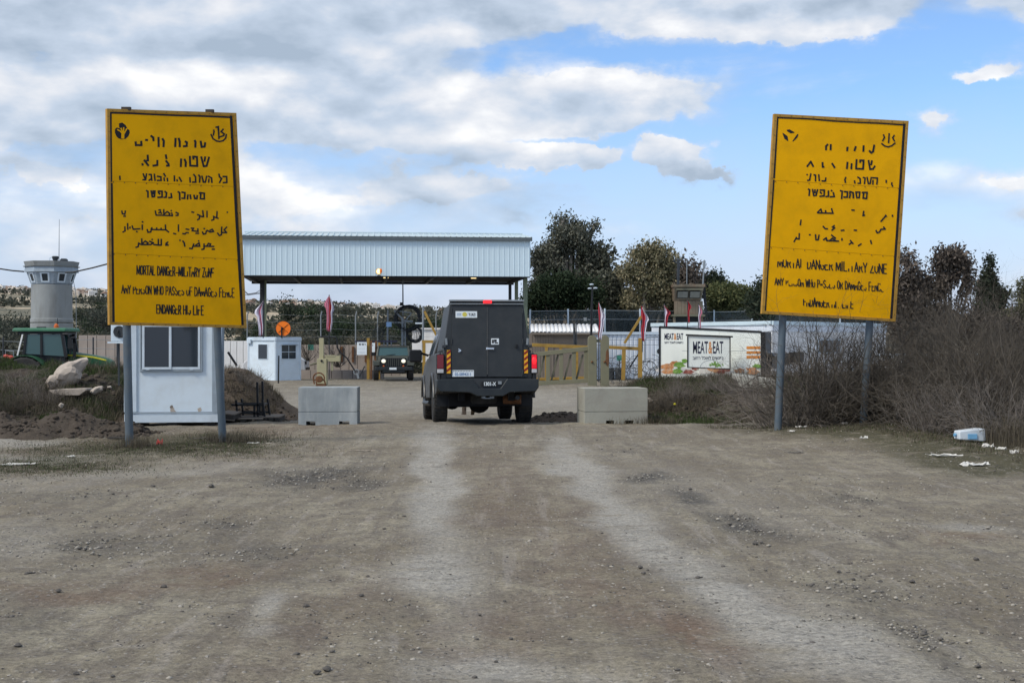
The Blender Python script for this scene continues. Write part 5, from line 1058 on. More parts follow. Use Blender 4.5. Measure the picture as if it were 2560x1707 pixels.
# ------------------------------------------------------------------ small guard booth with the orange disc
def build_booth():
    d = 72.; t = thing('guard_booth', (X(690, d), d, Z(951, d) - .05), 'small white guard booth with two windows at the gate entrance', 'guard booth')
    cx = X(690, d); zt = Z(845, d) - t.location.z
    A = Vector((X(620, 73.3) - cx, 1.3, 0)); B = Vector((0, 0, 0)); C = Vector((X(752, 72.9) - cx, .9, 0)); D = A + C
    mb = MB(); pts = [A, B, C, D]; mb.prism([(p.x, p.y) for p in pts], 'z', 0, zt); mb.build('wall', M('white_panel'), t)
    def on(P, Q, a, b, z0, z1, off0, off1, name, mat, par):
        u = (Q - P).normalized(); n = Vector((u.y, -u.x, 0)); L_ = (Q - P).length; q = [P + u * (L_ * a), P + u * (L_ * b)]; mb = MB()
        v = [q[0] + n * off0, q[1] + n * off0, q[1] + n * off1, q[0] + n * off1]; mb.prism([(p.x, p.y) for p in v], 'z', z0, z1); return mb.build(name, mat, par)
    zz = lambda py: Z(py, d) - t.location.z
    for (P, Q) in ((A, B), (B, C)):
        on(P, Q, -.01, 1.01, zt - .13, zt + .02, .005, .06, 'roof_edge', M('white_trim'), t); on(P, Q, 0, .04, 0, zt - .13, .004, .03, 'corner_post', M('white_trim'), t); on(P, Q, .95, 1, 0, zt - .13, .004, .034, 'corner_post', M('white_trim'), t)
        on(P, Q, 0.04, .95, 0.0, .08, .004, .03, 'base_rail', M('white_trim'), t)
    mb = MB(); mb.prism([(p.x, p.y) for p in pts], 'z', zt + .02, zt + .05); mb.build('roof', M('white_trim'), t)
    w1 = on(A, B, .37, .72, zz(898), zz(860), .005, .03, 'window', M('white_trim'), t); on(A, B, .39, .70, zz(897), zz(861), .03, .034, 'pane', M('glass_dark'), w1)
    w2 = on(B, C, .20, .80, zz(898), zz(861), .005, .03, 'window', M('white_trim'), t)
    for (a, b) in ((.22, .49), (.51, .78)):
        for (z0, z1) in ((zz(896.5), zz(880.5)), (zz(879), zz(863))): on(B, C, a, b, z0, z1, .03, .034, 'pane', M('glass_dark'), w2)
    on(B, C, .19, .84, zz(863), zz(860.5), .03, .16, 'awning', M('grey_trim'), t)
    on(A, B, .03, .16, zz(858), zz(848), .06, .14, 'alarm_box', M('white_trim'), t)
    p = W(708, 821, 72.2); o = thing('orange_disc', (p.x, p.y, Z(846, 72.2)), 'round orange disc target on a black post above the small guard booth', 'disc sign')
    hz = p.z - o.location.z
    mb = MB(); mb.lathe([(.001, .0), (.36, .0), (.37, -.01), (.37, .02), (.001, .02)], (0, 0, hz), 'y', 32); mb.build('disc', M('orange'), o)
    mb = MB()
    for a in (40, 140): mb.bar((math.cos(R(a)) * .33, -.012, hz + math.sin(R(a)) * .33), (-math.cos(R(a)) * .33, -.012, hz - math.sin(R(a)) * .33), .022, .01)
    mb.build('cross_rod', M('black'), o)
    mb = MB(); mb.bar((-.07, -.04, -.02), (-.07, -.04, hz + .08), .07, .05); mb.sphere((-.05, -.05, hz), .06); mb.build('post', M('black'), o)
build_booth()
def white_car():
    d = 80.; x0, x1 = X(606, d), X(764, d); t = thing('parked_car', ((x0 + x1) / 2, d, Z(943, d)), 'white car parked behind the small guard booth, only its ends showing', 'car')
    w = (x1 - x0) / 2; pr = [(-w, .35), (-w, .75), (-w + .2, .95), (-w + .75, 1.0), (-w + 1.2, 1.42), (w - .9, 1.45), (w - .35, 1.05), (w - .05, .95), (w, .4)]
    mb = MB(); mb.prism(pr, 'y', 0, 1.7); mb.build('body', M('car_white'), t, bevel=.05)
    mb = MB(); mb.prism([(-w + .85, 1.0), (-w + 1.22, 1.36), (w - .95, 1.38), (w - .5, 1.02)], 'y', -.01, 1.71); mb.build('window', M('glass_dark'), t, smooth=0)
    for s in (-1, 1):
        xx = s * (w - .6); mb = MB(); mb.lathe([(.18, 0), (.32, -.02), (.33, .1), (.30, .2)], (xx, -.02, .33), 'y', 20); wh = mb.build('wheel', M('rubber'), t)
        mb = MB(); mb.lathe([(.01, -.01), (.19, 0), (.19, .05)], (xx, -.03, .33), 'y', 16); mb.build('rim', M('steel_grey'), wh)
    mb = MB(); mb.box(w - .12, w + .015, .1, 1.6, .35, .55); mb.build('bumper', M('black'), t, bevel=.02)
    mb = MB(); mb.box(w - .1, w + .012, .05, .4, .72, .9); mb.build('tail_light', M('black'), t, bevel=.02)
white_car()

# ------------------------------------------------------------------ flags
def flag(px0, py_t, py_b, d, pole_b, cols, dx, label, seed):
    t = thing('flag', W(px0, pole_b, d), label, 'flag', 'limp flags on poles along the gate'); z0 = t.location.z
    mb = MB(); mb.tube([(0, 0, 0), (0, 0, Z(py_t - 3, d) - z0)], .022, 6); mb.build('pole', M('steel_dark'), t)
    rs = random.Random(seed); H = Z(py_t, d) - Z(py_b, d); zt = Z(py_t, d) - z0; nu, nv = 14, 12
    for ci, (a, b, mat) in enumerate(cols):
        V = []; 
        for j in range(nv + 1):
            v = j / nv; wd = dx * float(np.interp(v, [0, .1, .30, .42, .7, 1], [.06, .45, 1.05, .62, .55, .42]))
            for i in range(nu + 1):
                u = a + (b - a) * i / nu
                V.append((u * wd + .02 * math.sin(v * 9 + seed), .07 * math.sin(u * 13 + seed + v * 2) * (.3 + u), zt - H * v + u * .10 * H * (math.sin(v * 5 + seed) * .3 - .5)))
        Fs = [(j * (nu + 1) + i, j * (nu + 1) + i + 1, (j + 1) * (nu + 1) + i + 1, (j + 1) * (nu + 1) + i) for j in range(nv) for i in range(nu)]
        mb = MB(); mb.add(V, Fs); o = mb.build('cloth', M(mat), t, fix=False, smooth=60); sl = o.modifiers.new('thick', 'SOLIDIFY'); sl.thickness = .006
flag(658, 752, 837, 64, 845, [(0, .25, 'flag_white'), (.25, .5, 'flag_pink'), (.5, 1, 'flag_white')], -.42, 'limp white flag with pink lettering by the canopy post', 1)
flag(823, 740, 828, 66, 948, [(-.9, 0, 'flag_pink'), (0, .55, 'flag_red'), (.55, 1, 'flag_white')], .26, 'limp red and white flag on the tall thin pole behind the barrier', 2)
flag(1497, 756, 848, 60, 955, [(0, .28, 'flag_red'), (.28, 1, 'flag_white')], .30, 'red and white flag hanging on the gate posts', 3)
flag(1606, 765, 852, 62, 880, [(-.2, .5, 'flag_red'), (.5, 1, 'flag_white')], .28, 'limp red and white flag on the ochre fence post', 4)
flag(1661, 762, 822, 68, 880, [(0, .35, 'flag_white'), (.35, .7, 'flag_pink'), (.7, 1, 'flag_red')], .30, 'white flag with a red corner, above the left edge of the food trailer', 5)
flag(1719, 751, 805, 74, 850, [(0, 1, 'flag_red')], .20, 'small plain red flag in front of the brown watchtower', 6)
flag(1746, 762, 825, 69, 880, [(0, .6, 'flag_white'), (.6, 1, 'flag_pink')], .22, 'narrow white flag right of the brown watchtower', 7)

# ------------------------------------------------------------------ barrier mechanism, winch and small things left of the lane
def barrier():
    d = 61.5; t = thing('barrier_machine', W(805, 958, d), 'cream painted steel barrier post with a box arm, behind the blue grey block', 'barrier'); L = t.location
    def bx(n, p0, q0, p1, q1, y0, y1, m='cream', bv=.015):
        a, b = W(p0, q0, d), W(p1, q1, d); mb = MB(); mb.box(min(a.x, b.x), max(a.x, b.x), d + y0, d + y1, min(a.z, b.z), max(a.z, b.z)); return mb.build(n, M(m), t, True, bevel=bv)
    bx('post', 797.5, 845, 808.5, 900, .05, .25); bx('housing', 793, 896, 817, 962, -.1, .4); bx('box_arm', 814, 890, 850, 904, -.02, .3); bx('arm_leg', 827, 905, 832, 927, .05, .2); bx('top_cap', 812, 888, 838, 891, -.04, .34)
    mb = MB(); c = W(804, 902, d - .12); mb.lathe([(.001, -.03), (.05, -.02), (.05, .03)], c, 'y', 12); mb.build('bolt', M('black'), t, True)
    mb = MB(); mb.tube([W(816, 893, d + .6), W(800, 905, d + .8), W(776, 912, d + 1)], .05, 6); mb.build('strut', M('olive_dark'), t, True)
    d2 = 58.; t = thing('rusty_winch', W(806, 963, d2), 'rusty winch wheel in a round guard, just above the blue grey block', 'winch')
    mb = MB(); pts = [W(797 + 14 * math.cos(a), 945 - 13 * math.sin(a), d2) for a in [R(-20 + i * 20) for i in range(11)]]; mb.tube([W(815, 963, d2)] + pts + [W(786, 960, d2)], .03, 8); mb.build('guard_hoop', M('rust'), t, True)
    mb = MB(); c = W(798, 948, d2); mb.lathe([(.03, -.1), (.14, -.09), (.14, -.05), (.07, -.04), (.07, .08), (.14, .09), (.14, .12), (.02, .12)], c, 'y', 16); mb.build('drum', M('rust'), t, True)
    mb = MB(); mb.bar(W(786, 950, d2), W(812, 950, d2), .06); mb.bar(W(790, 962, d2), W(814, 962, d2), .09, .1); mb.bar(W(790, 954, d2), W(793, 963, d2), .05); mb.build('frame', M('rust'), t, True)
    # bent pole with a tip weight
    d3 = 66.; t = thing('bent_barrier_arm', W(905, 942, d3), 'thin black bent arm sloping down to a small ring foot, beside the barrier post', 'barrier arm')
    mb = MB(); mb.tube([W(p, q, d3) for p, q in ((797, 846), (800, 842), (838, 843), (842, 848), (843, 868), (850, 880), (868, 896), (888, 928))], .035, 8); mb.build('arm', M('black'), t, True)
    mb = MB(); a = W(836, 893, d3); mb.prism([(a.x, a.z), (a.x + .18, a.z + .14), (a.x + .32, a.z + .12), (a.x + .30, a.z + .02)], 'y', d3 - .15, d3 + .15); mb.build('counterweight', M('olive_dark'), t, True)
    mb = MB(); c = W(891, 930, d3); mb.tube([c + Vector((math.cos(x) * .12, 0, math.sin(x) * .12)) for x in [i * math.pi / 5 for i in range(11)]], .025, 6); mb.bar(W(893, 932, d3), W(896, 946, d3), .09); mb.build('ring_foot', M('steel_grey'), t, True)
    # black thin stakes
    for (a, q0, b, q1, dd, lb) in ((697, 889, 696, 958, 58., 'thin black stake standing before the small guard booth'), (827, 830, 826, 946, 64., None)):
        if lb: t = thing('stake', W(b, q1, dd), lb, 'stake'); mb = MB(); mb.bar(W(a, q0, dd), W(b, q1, dd), .05); mb.build('rod', M('black'), t, True)
    # information boards with ochre posts
    d4 = 72.5; t = thing('notice_board', W(921, 948, d4), 'white notice boards hung on rusty ochre posts left of the off-road car', 'notice board')
    for (p, q, w, m_) in ((920.5, 845, .15, 'ochre'), (928, 852, .10, 'rust'), (939.5, 853, .12, 'rust'), (948, 856, .11, 'ochre')):
        mb = MB(); a, b = W(p, q, d4), W(p, 948, d4); mb.box(a.x - w / 2, a.x + w / 2, d4, d4 + w, b.z, a.z); mb.build('post', M(m_), t, True, bevel=.01)
    for (p0, q0, p1, q1) in ((892.5, 855, 917, 887), (930, 857, 937.5, 880)):
        mb = MB(); a, b = W(p0, q0, d4 - .1), W(p1, q1, d4 - .1); mb.box(a.x, b.x, d4 - .12, d4 - .10, b.z, a.z); o = mb.build('board', M('sticker'), t, True)
        mb = MB(); wd = b.x - a.x
        for i in range(5 if wd > .2 else 1):
            x = a.x + wd * (.15 + .15 * i); z1 = a.z - .07; z0 = a.z - .17; mb.bar((x, d4 - .123, z1), (x + wd * .10, d4 - .123, z1), .02, .003); mb.bar((x + wd * .10, d4 - .1235, z1), (x + wd * .09, d4 - .1235, z0), .02, .003)
            if i % 2: mb.bar((x, d4 - .124, z1), (x + .01, d4 - .124, z0), .02, .003)
        for i in range(7 if wd > .2 else 2): x = a.x + wd * (.14 + .1 * i); mb.bar((x, d4 - .123, a.z - .33 - .015 * math.sin(i * 2)), (x + wd * .07, d4 - .123, a.z - .33 + .01 * math.sin(i * 3)), .010, .003); mb.bar((x, d4 - .123, a.z - .52), (x + wd * .08, d4 - .123, a.z - .52), .018, .003)
        mb.build('lettering', M('print_black'), o, True)
    mb = MB(); a, b = W(885, 853, d4), W(992, 853, d4); mb.box(a.x, b.x, d4 + .2, d4 + .3, a.z - .04, a.z + .03); mb.build('top_rail', M('print_navy'), t, True)
    mb = MB(); mb.bar(W(912, 915, d4), W(898, 943, d4), .06); mb.build('strut', M('steel_dark'), t, True)
barrier()

# concertina wire rolls on a steel stand
def wire_stand():
    d = 75.; t = thing('wire_stand', W(1000, 900, d), 'steel stand carrying large rolls of dark concertina wire behind the off-road car', 'wire stand')
    for (p, q, r) in ((968, 775, .05), (978, 850, .03), (1006, 795, .06), (1013, 805, .04), (960, 850, .03)):
        mb = MB(); mb.tube([W(p + 2 if q < 790 else p, q, d), W(p, 905, d)], r, 8); mb.build('post', M('steel_grey'), t, True)
    mb = MB(); mb.bar(W(968, 806, d), W(1010, 806, d), .07); mb.bar(W(985, 776, d), W(1012, 803, d), .08); mb.bar(W(985, 776, d), W(1030, 782, d), .05); mb.bar(W(1012, 803, d), W(1032, 803, d), .08); mb.bar(W(1030, 782, d), W(1012, 803, d), .05); mb.build('cross_arm', M('steel_grey'), t, True)
    mb = MB(); mb.box(*sorted((W(966, 0, d).x, W(979, 0, d).x)), d - .06, d - .03, Z(817, d), Z(805, d)); mb.build('blue_plate', M('sky_board'), t, True)
    rs = random.Random(3)
    for (px, py, r, n, dep) in ((1020, 796, .66, 26, 1.2), (1037, 836, .40, 22, .8)):
        c = W(px, py, d + .4); mb = MB()
        for i in range(n):
            rr = r * rs.uniform(.84, 1.05); cc = c + Vector((rs.uniform(-.06, .06), dep * (i / n - .5), rs.uniform(-.06, .06))); tl = rs.uniform(-.2, .2)
            mb.tube([cc + Vector((math.cos(a) * rr, math.sin(a) * tl, math.sin(a) * rr)) for a in [j * math.pi / 12 for j in range(25)]], .012, 4, cap=False)
        o = mb.build('wire_roll', M('steel_dark'), t, True)
    mb = MB(); c = W(990, 835, d + .5)
    for i in range(34):
        rr = rs.uniform(.7, 1.25); cc = c + Vector((rs.uniform(-.2, .3), rs.uniform(-.4, .8), rs.uniform(-.3, .1))); mb.tube([cc + Vector((math.cos(a) * rr, rs.uniform(-.1, .1), math.sin(a) * rr * .95)) for a in [R(-10 + j * 20) for j in range(11)]], .006, 4, cap=False)
    mb.build('loose_wire', M('steel_dark'), t, True)
    # thin mast
    t = thing('mast', W(1008, 855, 78), 'thin grey mast rising behind the wire rolls to the canopy edge', 'mast'); mb = MB(); mb.tube([W(1008, 855, 78), W(1007, 700, 78)], [.05, .03], 8); mb.build('tube', M('steel_grey'), t, True)
    mb = MB(); mb.box(W(1000, 0, 78).x, W(1007, 0, 78).x, 77.9, 78.05, Z(764, 78), Z(756, 78)); mb.build('camera_head', M('black'), t, True)
    t = thing('lamp_pole', W(1057, 900, 70), 'grey pole with a white arm left of the pickup', 'pole'); mb = MB(); mb.tube([W(1057, 900, 70), W(1058, 765, 70)], .05, 8); mb.build('pole', M('steel_grey'), t, True)
    mb = MB(); mb.bar(W(1038, 808, 70), W(1057, 808, 70), .07); mb.build('arm', M('white_trim'), t, True)
    t = thing('raised_boom', W(1094, 850, 64), 'ochre boom pole leaning up beside the pickup', 'boom'); mb = MB(); mb.bar(W(1061, 778, 64), W(1094, 845, 64), .10); mb.build('boom', M('ochre'), t, True)
    t = thing('ochre_gate_frame', W(1058, 945, 63), 'ochre steel gate frame glimpsed left of the pickup mirror', 'gate')
    mb = MB(); mb.bar(W(1055, 854, 63), W(1110, 854, 63), .12); mb.build('top_rail', M('ochre'), t, True); mb = MB(); mb.bar(W(1060, 856, 63), W(1060, 945, 63), .13); mb.build('post', M('ochre'), t, True)
    mb = MB(); mb.bar(W(1062, 930, 63), W(1115, 930, 63), .12); mb.build('bottom_rail', M('cream'), t, True)
    t = thing('white_shed', W(1060, 900, 95), 'low white shed behind the wire rolls', 'shed'); a, b = W(1030, 824, 95), W(1125, 905, 95)
    mb = MB(); mb.box(a.x, b.x, 95, 98, b.z, a.z); mb.build('wall', M('white_warm'), t, True); mb = MB(); mb.box(a.x - .1, b.x + .1, 94.9, 98.1, a.z, a.z + .12); mb.build('roof', M('white_warm'), t, True)
wire_stand()

# ------------------------------------------------------------------ olive sliding gate and posts
def olive_gate():
    d = 61.; t = thing('olive_gate', W(1400, 955, d), 'heavy olive steel gate leaf with slanted braces, right of the pickup', 'gate')
    def rail(n, a, b, w, h=None, m='olive'):
        mb = MB(); mb.bar(a, b, w, h or w); return mb.build(n, M(m), t, True, bevel=.012)
    Wd = lambda p, q, k=0: W(p, q, d + k)
    rail('top_rail', Wd(1275, 893), Wd(1474, 871), .16, .18); rail('bottom_rail', Wd(1275, 962), Wd(1474, 951), .16, .17)
    for i, px in enumerate((1300, 1333, 1370, 1403, 1435, 1465)):
        rail('upright', Wd(px, 889 - (px - 1300) * .1, .02), Wd(px, 958 - (px - 1300) * .05, .02), .17, .12)
    for a in (1290, 1325, 1357, 1390, 1422, 1452):
        rail('brace', Wd(a + 5, 886, .12), Wd(a - 12, 953, .12), .10, .08, 'olive_dark')
    for (px0, px1, top, lb, m2) in ((1470, 1492, 838, 'thick olive gate post with rounded top, nearer the gate leaf', 'olive'), (1502, 1523, 838, 'thick olive gate post with rounded top and a rust patch', 'olive')):
        p = W((px0 + px1) / 2, 960, d - .2); q = thing('gate_post', p, lb, 'gate post'); w = (px1 - px0) / F * d / 2; h = Z(top, d) - p.z
        prof = [(-w, -.1), (w, -.1), (w, h - w * .9)] + [(w * math.cos(a), h - w * .9 + w * .9 * math.sin(a)) for a in [math.pi * i / 8 for i in range(1, 8)]] + [(-w, h - w * .9)]
        mb = MB(); mb.prism(prof, 'y', 0, .34); mb.build('post', M(m2), q, bevel=.02)
        if px0 > 1500:
            mb = MB(); rs = random.Random(4); pts = [(.10 + .10 * math.cos(a) * rs.uniform(.6, 1), h - .95 + .42 * math.sin(a) * rs.uniform(.7, 1)) for a in [i * math.pi / 7 for i in range(14)]]; mb.prism(pts, 'y', -.006, -.002); mb.build('rust_patch', M('rust'), q, smooth=0)
        mb = MB(); mb.sphere((-.02, -.03, .95), .05); mb.build('hinge_pin', M('rust'), q)
    t = thing('post_link', W(1497, 853, d), 'short olive tie bar joining the two gate posts', 'tie bar'); mb = MB(); mb.bar(W(1490, 852, d), W(1504, 852, d), .12); mb.build('bar', M('olive'), t, True)
    # ochre pedestrian fence
    d = 64.; t = thing('ochre_fence', W(1450, 955, d), 'ochre steel rail fence behind the olive gate', 'fence')
    def fr(n, a, b, w, m='ochre'): mb = MB(); mb.bar(a, b, w); mb.build(n, M(m), t, True, bevel=.01)
    fr('rail', W(1330, 862, d), W(1470, 868, d), .15); fr('rail', W(1523, 868, d), W(1605, 872, d), .15); fr('rail', W(1330, 948, d), W(1470, 944, d), .12)
    for px in (1366, 1402, 1442): fr('post', W(px, 866, d), W(px, 952, d), .13)
    fr('post', W(1560, 868, d), W(1558, 950, d), .17); fr('post', W(1601, 845, d), W(1600, 945, d), .19)
    fr('strut', W(1561, 858, d - .2), W(1604, 790, d - .2), .11); fr('strut', W(1574, 918, d + .3), W(1598, 882, d + .3), .06, 'black')
    t = thing('razor_wire', W(1540, 955, 66), 'tangled razor wire coils low behind the gate posts', 'razor wire'); mb = MB(); rs = random.Random(8)
    for i in range(46):
        px = rs.uniform(1495, 1650); q = rs.uniform(905, 945); c = W(px, q, 65 + rs.uniform(-.5, 1)); rr = rs.uniform(.2, .42); k = rs.uniform(0, 3)
        mb.tube([c + Vector((math.cos(a + k) * rr * 1.1, math.sin(a) * .25, math.sin(a + k) * rr)) for a in [j * math.pi / 7 for j in range(12)]], .011, 4, cap=False)
    mb.build('coil', M('steel_dark'), t, True)
olive_gate()

# ------------------------------------------------------------------ white site container, shed, trailer, long building
def ribbed_wall(t, P, Q, z0, z1, n, mat, name='wall_panel', dep=.03):
    """row of pressed metal panels between two ground points, each panel its own piece"""
    u = (Q - P); L = u.length; u.normalize(); w = L / n; mb = MB()
    pr = [(0.002, 0), (w * .12, 0), (w * .22, -dep), (w * .78, -dep), (w * .88, 0), (w - .002, 0), (w - .002, .04), (0.002, .04)]
    mb.prism(pr, 'z', 0, z1 - z0); o = mb.build(name, mat, t, smooth=0); ang = math.atan2(u.y, u.x)
    base = P - t.location; base.z = z0 - t.location.z
    for i in range(n):
        c = o if i == 0 else o.copy()
        if i: COL.objects.link(c); c.parent = t
        c.location = base + u * (w * i); c.rotation_euler = (0, 0, ang)
def containers():
    d = 74.; P = Vector((X(1384, d), d, 0)); Q = Vector((X(1662, d), d + 1.0, 0)); z0, z1 = Z(948, d), Z(836, d)
    t = thing('site_container', (P.x, P.y, z0), 'long white ribbed site container behind the ochre fence', 'container')
    ribbed_wall(t, P, Q, z0, z1, 26, M('white_cold'))
    u = (Q - P).normalized(); v = Vector((-u.y, u.x, 0)); a, b = P + v * .06, Q + v * .06
    mb = MB(); mb.prism([(p.x, p.y) for p in (a, b, b + v * 2.4, a + v * 2.4)], 'z', z0, z1); mb.build('shell', M('white_warm'), t, True)
    mb = MB(); mb.prism([(p.x, p.y) for p in (P - v * .1, Q - v * .1, Q + v * 2.6, P + v * 2.6)], 'z', z1, z1 + .14); mb.build('roof_edge', M('white_trim'), t, True)
    mb = MB(); mb.tube([W(p, q, d - .15) for p, q in ((1612, 900), (1612, 850), (1617, 844), (1645, 842))], .03, 6); mb.build('pipe', M('steel_grey'), t, True)
    mb = MB(); mb.tube([W(p, 850, d - .12) for p in (1388, 1660)], .012, 5); mb.tube([W(p, 862, d - .12) for p in (1388, 1660)], .012, 5); mb.build('cable', M('steel_grey'), t, True)
    mb = MB(); c = W(1648, 878, d - .3); mb.box(c.x - .14, c.x + .2, c.y, c.y + .25, c.z - .3, c.z + .25); mb.build('cooling_unit', M('white_trim'), t, True); mb = MB(); mb.lathe([(.02, 0), (.15, 0), (.15, .02)], (c.x + .03, c.y - .02, c.z), 'y', 16); mb.build('fan', M('steel_dark'), t, True)
    t = thing('green_board', W(1549, 900, 66.5), 'small green board fixed behind the ochre fence', 'board'); mb = MB(); mb.box(-.13, .13, 0, .02, -.02, .22); mb.build('plate', M('board_green'), t); mb = MB(); mb.bar((0, .04, -1.0), (0, .04, .1), .04); mb.build('stake', M('steel_dark'), t)
    for (px, lb) in ((1527, 'dark grey drum with pale rim right behind the rusty gate post'), (1547, 'dark grey drum with pale rim beside the ochre fence post')):
        o = thing('oil_drum', W(px, 948, 67), lb, 'drum'); mb = MB(); mb.lathe([(.001, 0), (.17, 0), (.18, .02), (.175, .18), (.185, .19), (.175, .2), (.175, .36), (.185, .37), (.175, .38), (.175, .54), (.16, .54), (.16, .52), (.001, .52)], (0, 0, 0), 'z', 18); mb.build('drum', M('steel_dark'), o)
        mb = MB(); mb.lathe([(.172, .545), (.185, .55), (.185, .56), (.165, .56)], (0, 0, 0), 'z', 18); mb.build('rim', M('white_trim'), o)
    # tin-roofed shed
    d = 71.; t = thing('tin_shed', W(1360, 948, d), 'grey board shed with a corrugated pale tin roof', 'shed'); z0 = t.location.z; x0, x1 = X(1325, d), X(1384, d)
    n = 9; w = (x1 - x0) / n
    for i in range(n): mb = MB(); mb.box(x0 + i * w + .01, x0 + (i + 1) * w - .01, d, d + .04, z0, Z(832, d) + .04 * math.sin(i * 3)); mb.build('plank', M('wood_grey'), t, True)
    mb = MB(); mb.box(x0, X(1480, d), d + .05, d + 3, z0, Z(834, d)); mb.build('inner_wall', M('wood_grey'), t, True)
    n = 17; xa, xb = X(1327, d), X(1500, d); w = (xb - xa) / n; za, zb = Z(831, d) , Z(812, d + 2.5)
    mb = MB(); vs = []
    q = [(0, 0), (w * .25, .05), (w * .5, .06), (w * .75, .05), (w, 0)]
    mb.add([(a, -.2, b) for a, b in q] + [(a, 2.5, b + zb - za) for a, b in q], [(i, i + 1, 6 + i, 5 + i) for i in range(4)]); o = mb.build('roof_sheet', M('white_warm'), t, fix=False, smooth=50); s = o.modifiers.new('thick', 'SOLIDIFY'); s.thickness = .015
    for i in range(n):
        c = o if i == 0 else o.copy()
        if i: COL.objects.link(c); c.parent = t
        c.location = Vector((xa + i * w, d, za)) - t.location
    mb = MB(); mb.bar(W(1326, 834, d - .25), W(1500, 834, d - .25), .09); mb.build('fascia_board', M('wood_grey'), t, True)
    # food trailer
    d = 63.; A = Vector((X(1650, 63.5), 63.5, 0)); B = Vector((X(1903, 62.2), 62.2, 0)); u = (B - A); L = u.length; u.normalize(); v = Vector((-u.y, u.x, 0)); z0 = Z(950, 63); zA, zB = Z(818, 63.5), Z(830.5, 62.2)
    t = thing('food_trailer', (A.x, A.y, z0), 'white food trailer lettered MEAT&EAT with burger pictures and orange stripes', 'food trailer'); t.rotation_euler = (0, 0, math.atan2(u.y, u.x)); H = (zA + zB) / 2 - z0
    hA, hB = zA - z0, zB - z0
    mb = MB(); mb.prism([(0, .02), (L, .02), (L, hB), (0, hA)], 'y', 0, 2.2); mb.build('body', M('trailer_white'), t)
    mb = MB(); mb.prism([(-.02, hA - .03), (L + .02, hB - .03), (L + .02, hB + .06), (-.02, hA + .06)], 'y', -.03, .05); mb.build('top_trim', M('black'), t)
    mb = MB(); mb.box(-.05, .03, -.03, .05, .1, hA + .03); mb.build('edge_trim', M('black'), t)
    mb = MB(); mb.box(L - .02, L + .18, -.02, 2.2, .2, hB + .02); mb.box(L + .18, L + .45, .3, 1.9, .5, 1.2); mb.build('side_shutter', M('black'), t)
    for i in range(5): mb = MB(); mb.box(L + .181, L + .2, -.02 + i * .44, .38 + i * .44, .25, hB - .05); mb.build('shutter_leaf', M('steel_dark'), t)
    mb = MB(); mb.add([(L + .2, 0, 1.25), (L + .75, .1, 1.0), (L + .75, 1.6, 1.0), (L + .2, 1.6, 1.25)], [(0, 1, 2, 3)]); o = mb.build('awning', M('black'), t, smooth=0); o.modifiers.new('s', 'SOLIDIFY').thickness = .03
    for xx in (1.2, L - 1.2):
        mb = MB(); mb.lathe([(.15, 0), (.3, -.02), (.3, .16)], (xx, .25, .05), 'y', 18); mb.build('wheel', M('rubber'), t)
    mb = MB(); mb.box(1.0, L * .4, -.006, -.002, H * .58, H * .585); mb.box(L * .62, L * .85, -.006, -.002, H * .58, H * .585); mb.build('seam', M('steel_grey'), t)
    lx = lambda px: (px - 1650) / (1903 - 1650) * L
    lz = lambda py: Z(py, 62.8) - z0
    for k, (q0, q1) in enumerate(((865.5, 872.5), (877.5, 884), (888.5, 896))): mb = MB(); mb.box(lx(1867), lx(1901), -.010, -.006, lz(q1), lz(q0)); mb.build('orange_stripe', M('stripe_orange'), t, smooth=0)
    def label(par, x, z, h, wtot, y, sub):
        s = ftext('MEAT', M('print_navy'), 'brand_lettering', (x, y, z), h, par, align='LEFT', bold=.008); s2 = ftext('&', M('stripe_orange'), 'brand_lettering', (x, y, z), h, par, align='LEFT', bold=.008); s3 = ftext('EAT', M('print_navy'), 'brand_lettering', (x, y, z), h, par, align='LEFT', bold=.008)
        ws = [max(v.co.x for v in q.data.vertices) for q in (s, s2, s3)]; g = .06 * h; k = wtot / (sum(ws) + 2 * g); xx = x
        for q, w_ in zip((s, s2, s3), ws): q.location.x = xx; q.scale = (k, 1, 1); xx += (w_ + g) * k
        hb = ftext('בוחר לכואל םישגפנ'[::1], M('print_navy'), 'slogan_lettering', (x, y, z - sub * 1.35), sub, par, align='LEFT', bold=.002); w_ = max(v.co.x for v in hb.data.vertices); hb.scale = (wtot / w_, 1, 1)
    label(t, lx(1661), lz(848.5), (lz(833) - lz(849)) * 1.38, lx(1709) - lx(1661), -.008, .13)
    # burger print along the foot of the side
    rs = random.Random(21); 
    def patch(cx, cz, rx, rz, mat, y, n=18):
        mb = MB(); pts = [(cx + math.cos(a) * rx * rs.uniform(.6, 1.1), max(.27, cz + math.sin(a) * rz * rs.uniform(.6, 1.1))) for a in [2 * math.pi * i / n for i in range(n)]]; mb.prism(pts, 'y', y, y + .002); mb.build('food_print', M(mat), t, smooth=0)
    yy = -.006
    for i, (p, q, rx, rz_, m_) in enumerate(((1660, 925, 20, 14, 'food_pale'), (1668, 918, 22, 9, 'food_orange'), (1690, 908, 14, 6, 'food_orange'), (1672, 930, 20, 7, 'food_orange'), (1700, 912, 16, 10, 'food_green'), (1712, 903, 9, 6, 'food_green'), (1720, 932, 26, 12, 'food_pale'), (1722, 930, 16, 7, 'food_red'), (1740, 920, 10, 6, 'food_red'), (1695, 928, 14, 9, 'food_green'),
        (1770, 928, 24, 12, 'food_pale'), (1795, 922, 26, 12, 'food_orange'), (1812, 928, 18, 12, 'food_red'), (1825, 934, 16, 8, 'food_pale'), (1850, 926, 16, 7, 'food_orange'), (1880, 922, 16, 5, 'food_orange'), (1893, 914, 12, 6, 'food_green'), (1885, 930, 16, 8, 'food_orange'))):
        patch(lx(p), lz(q), rx / F * 63, rz_ / F * 63, m_, yy - i * .0025)
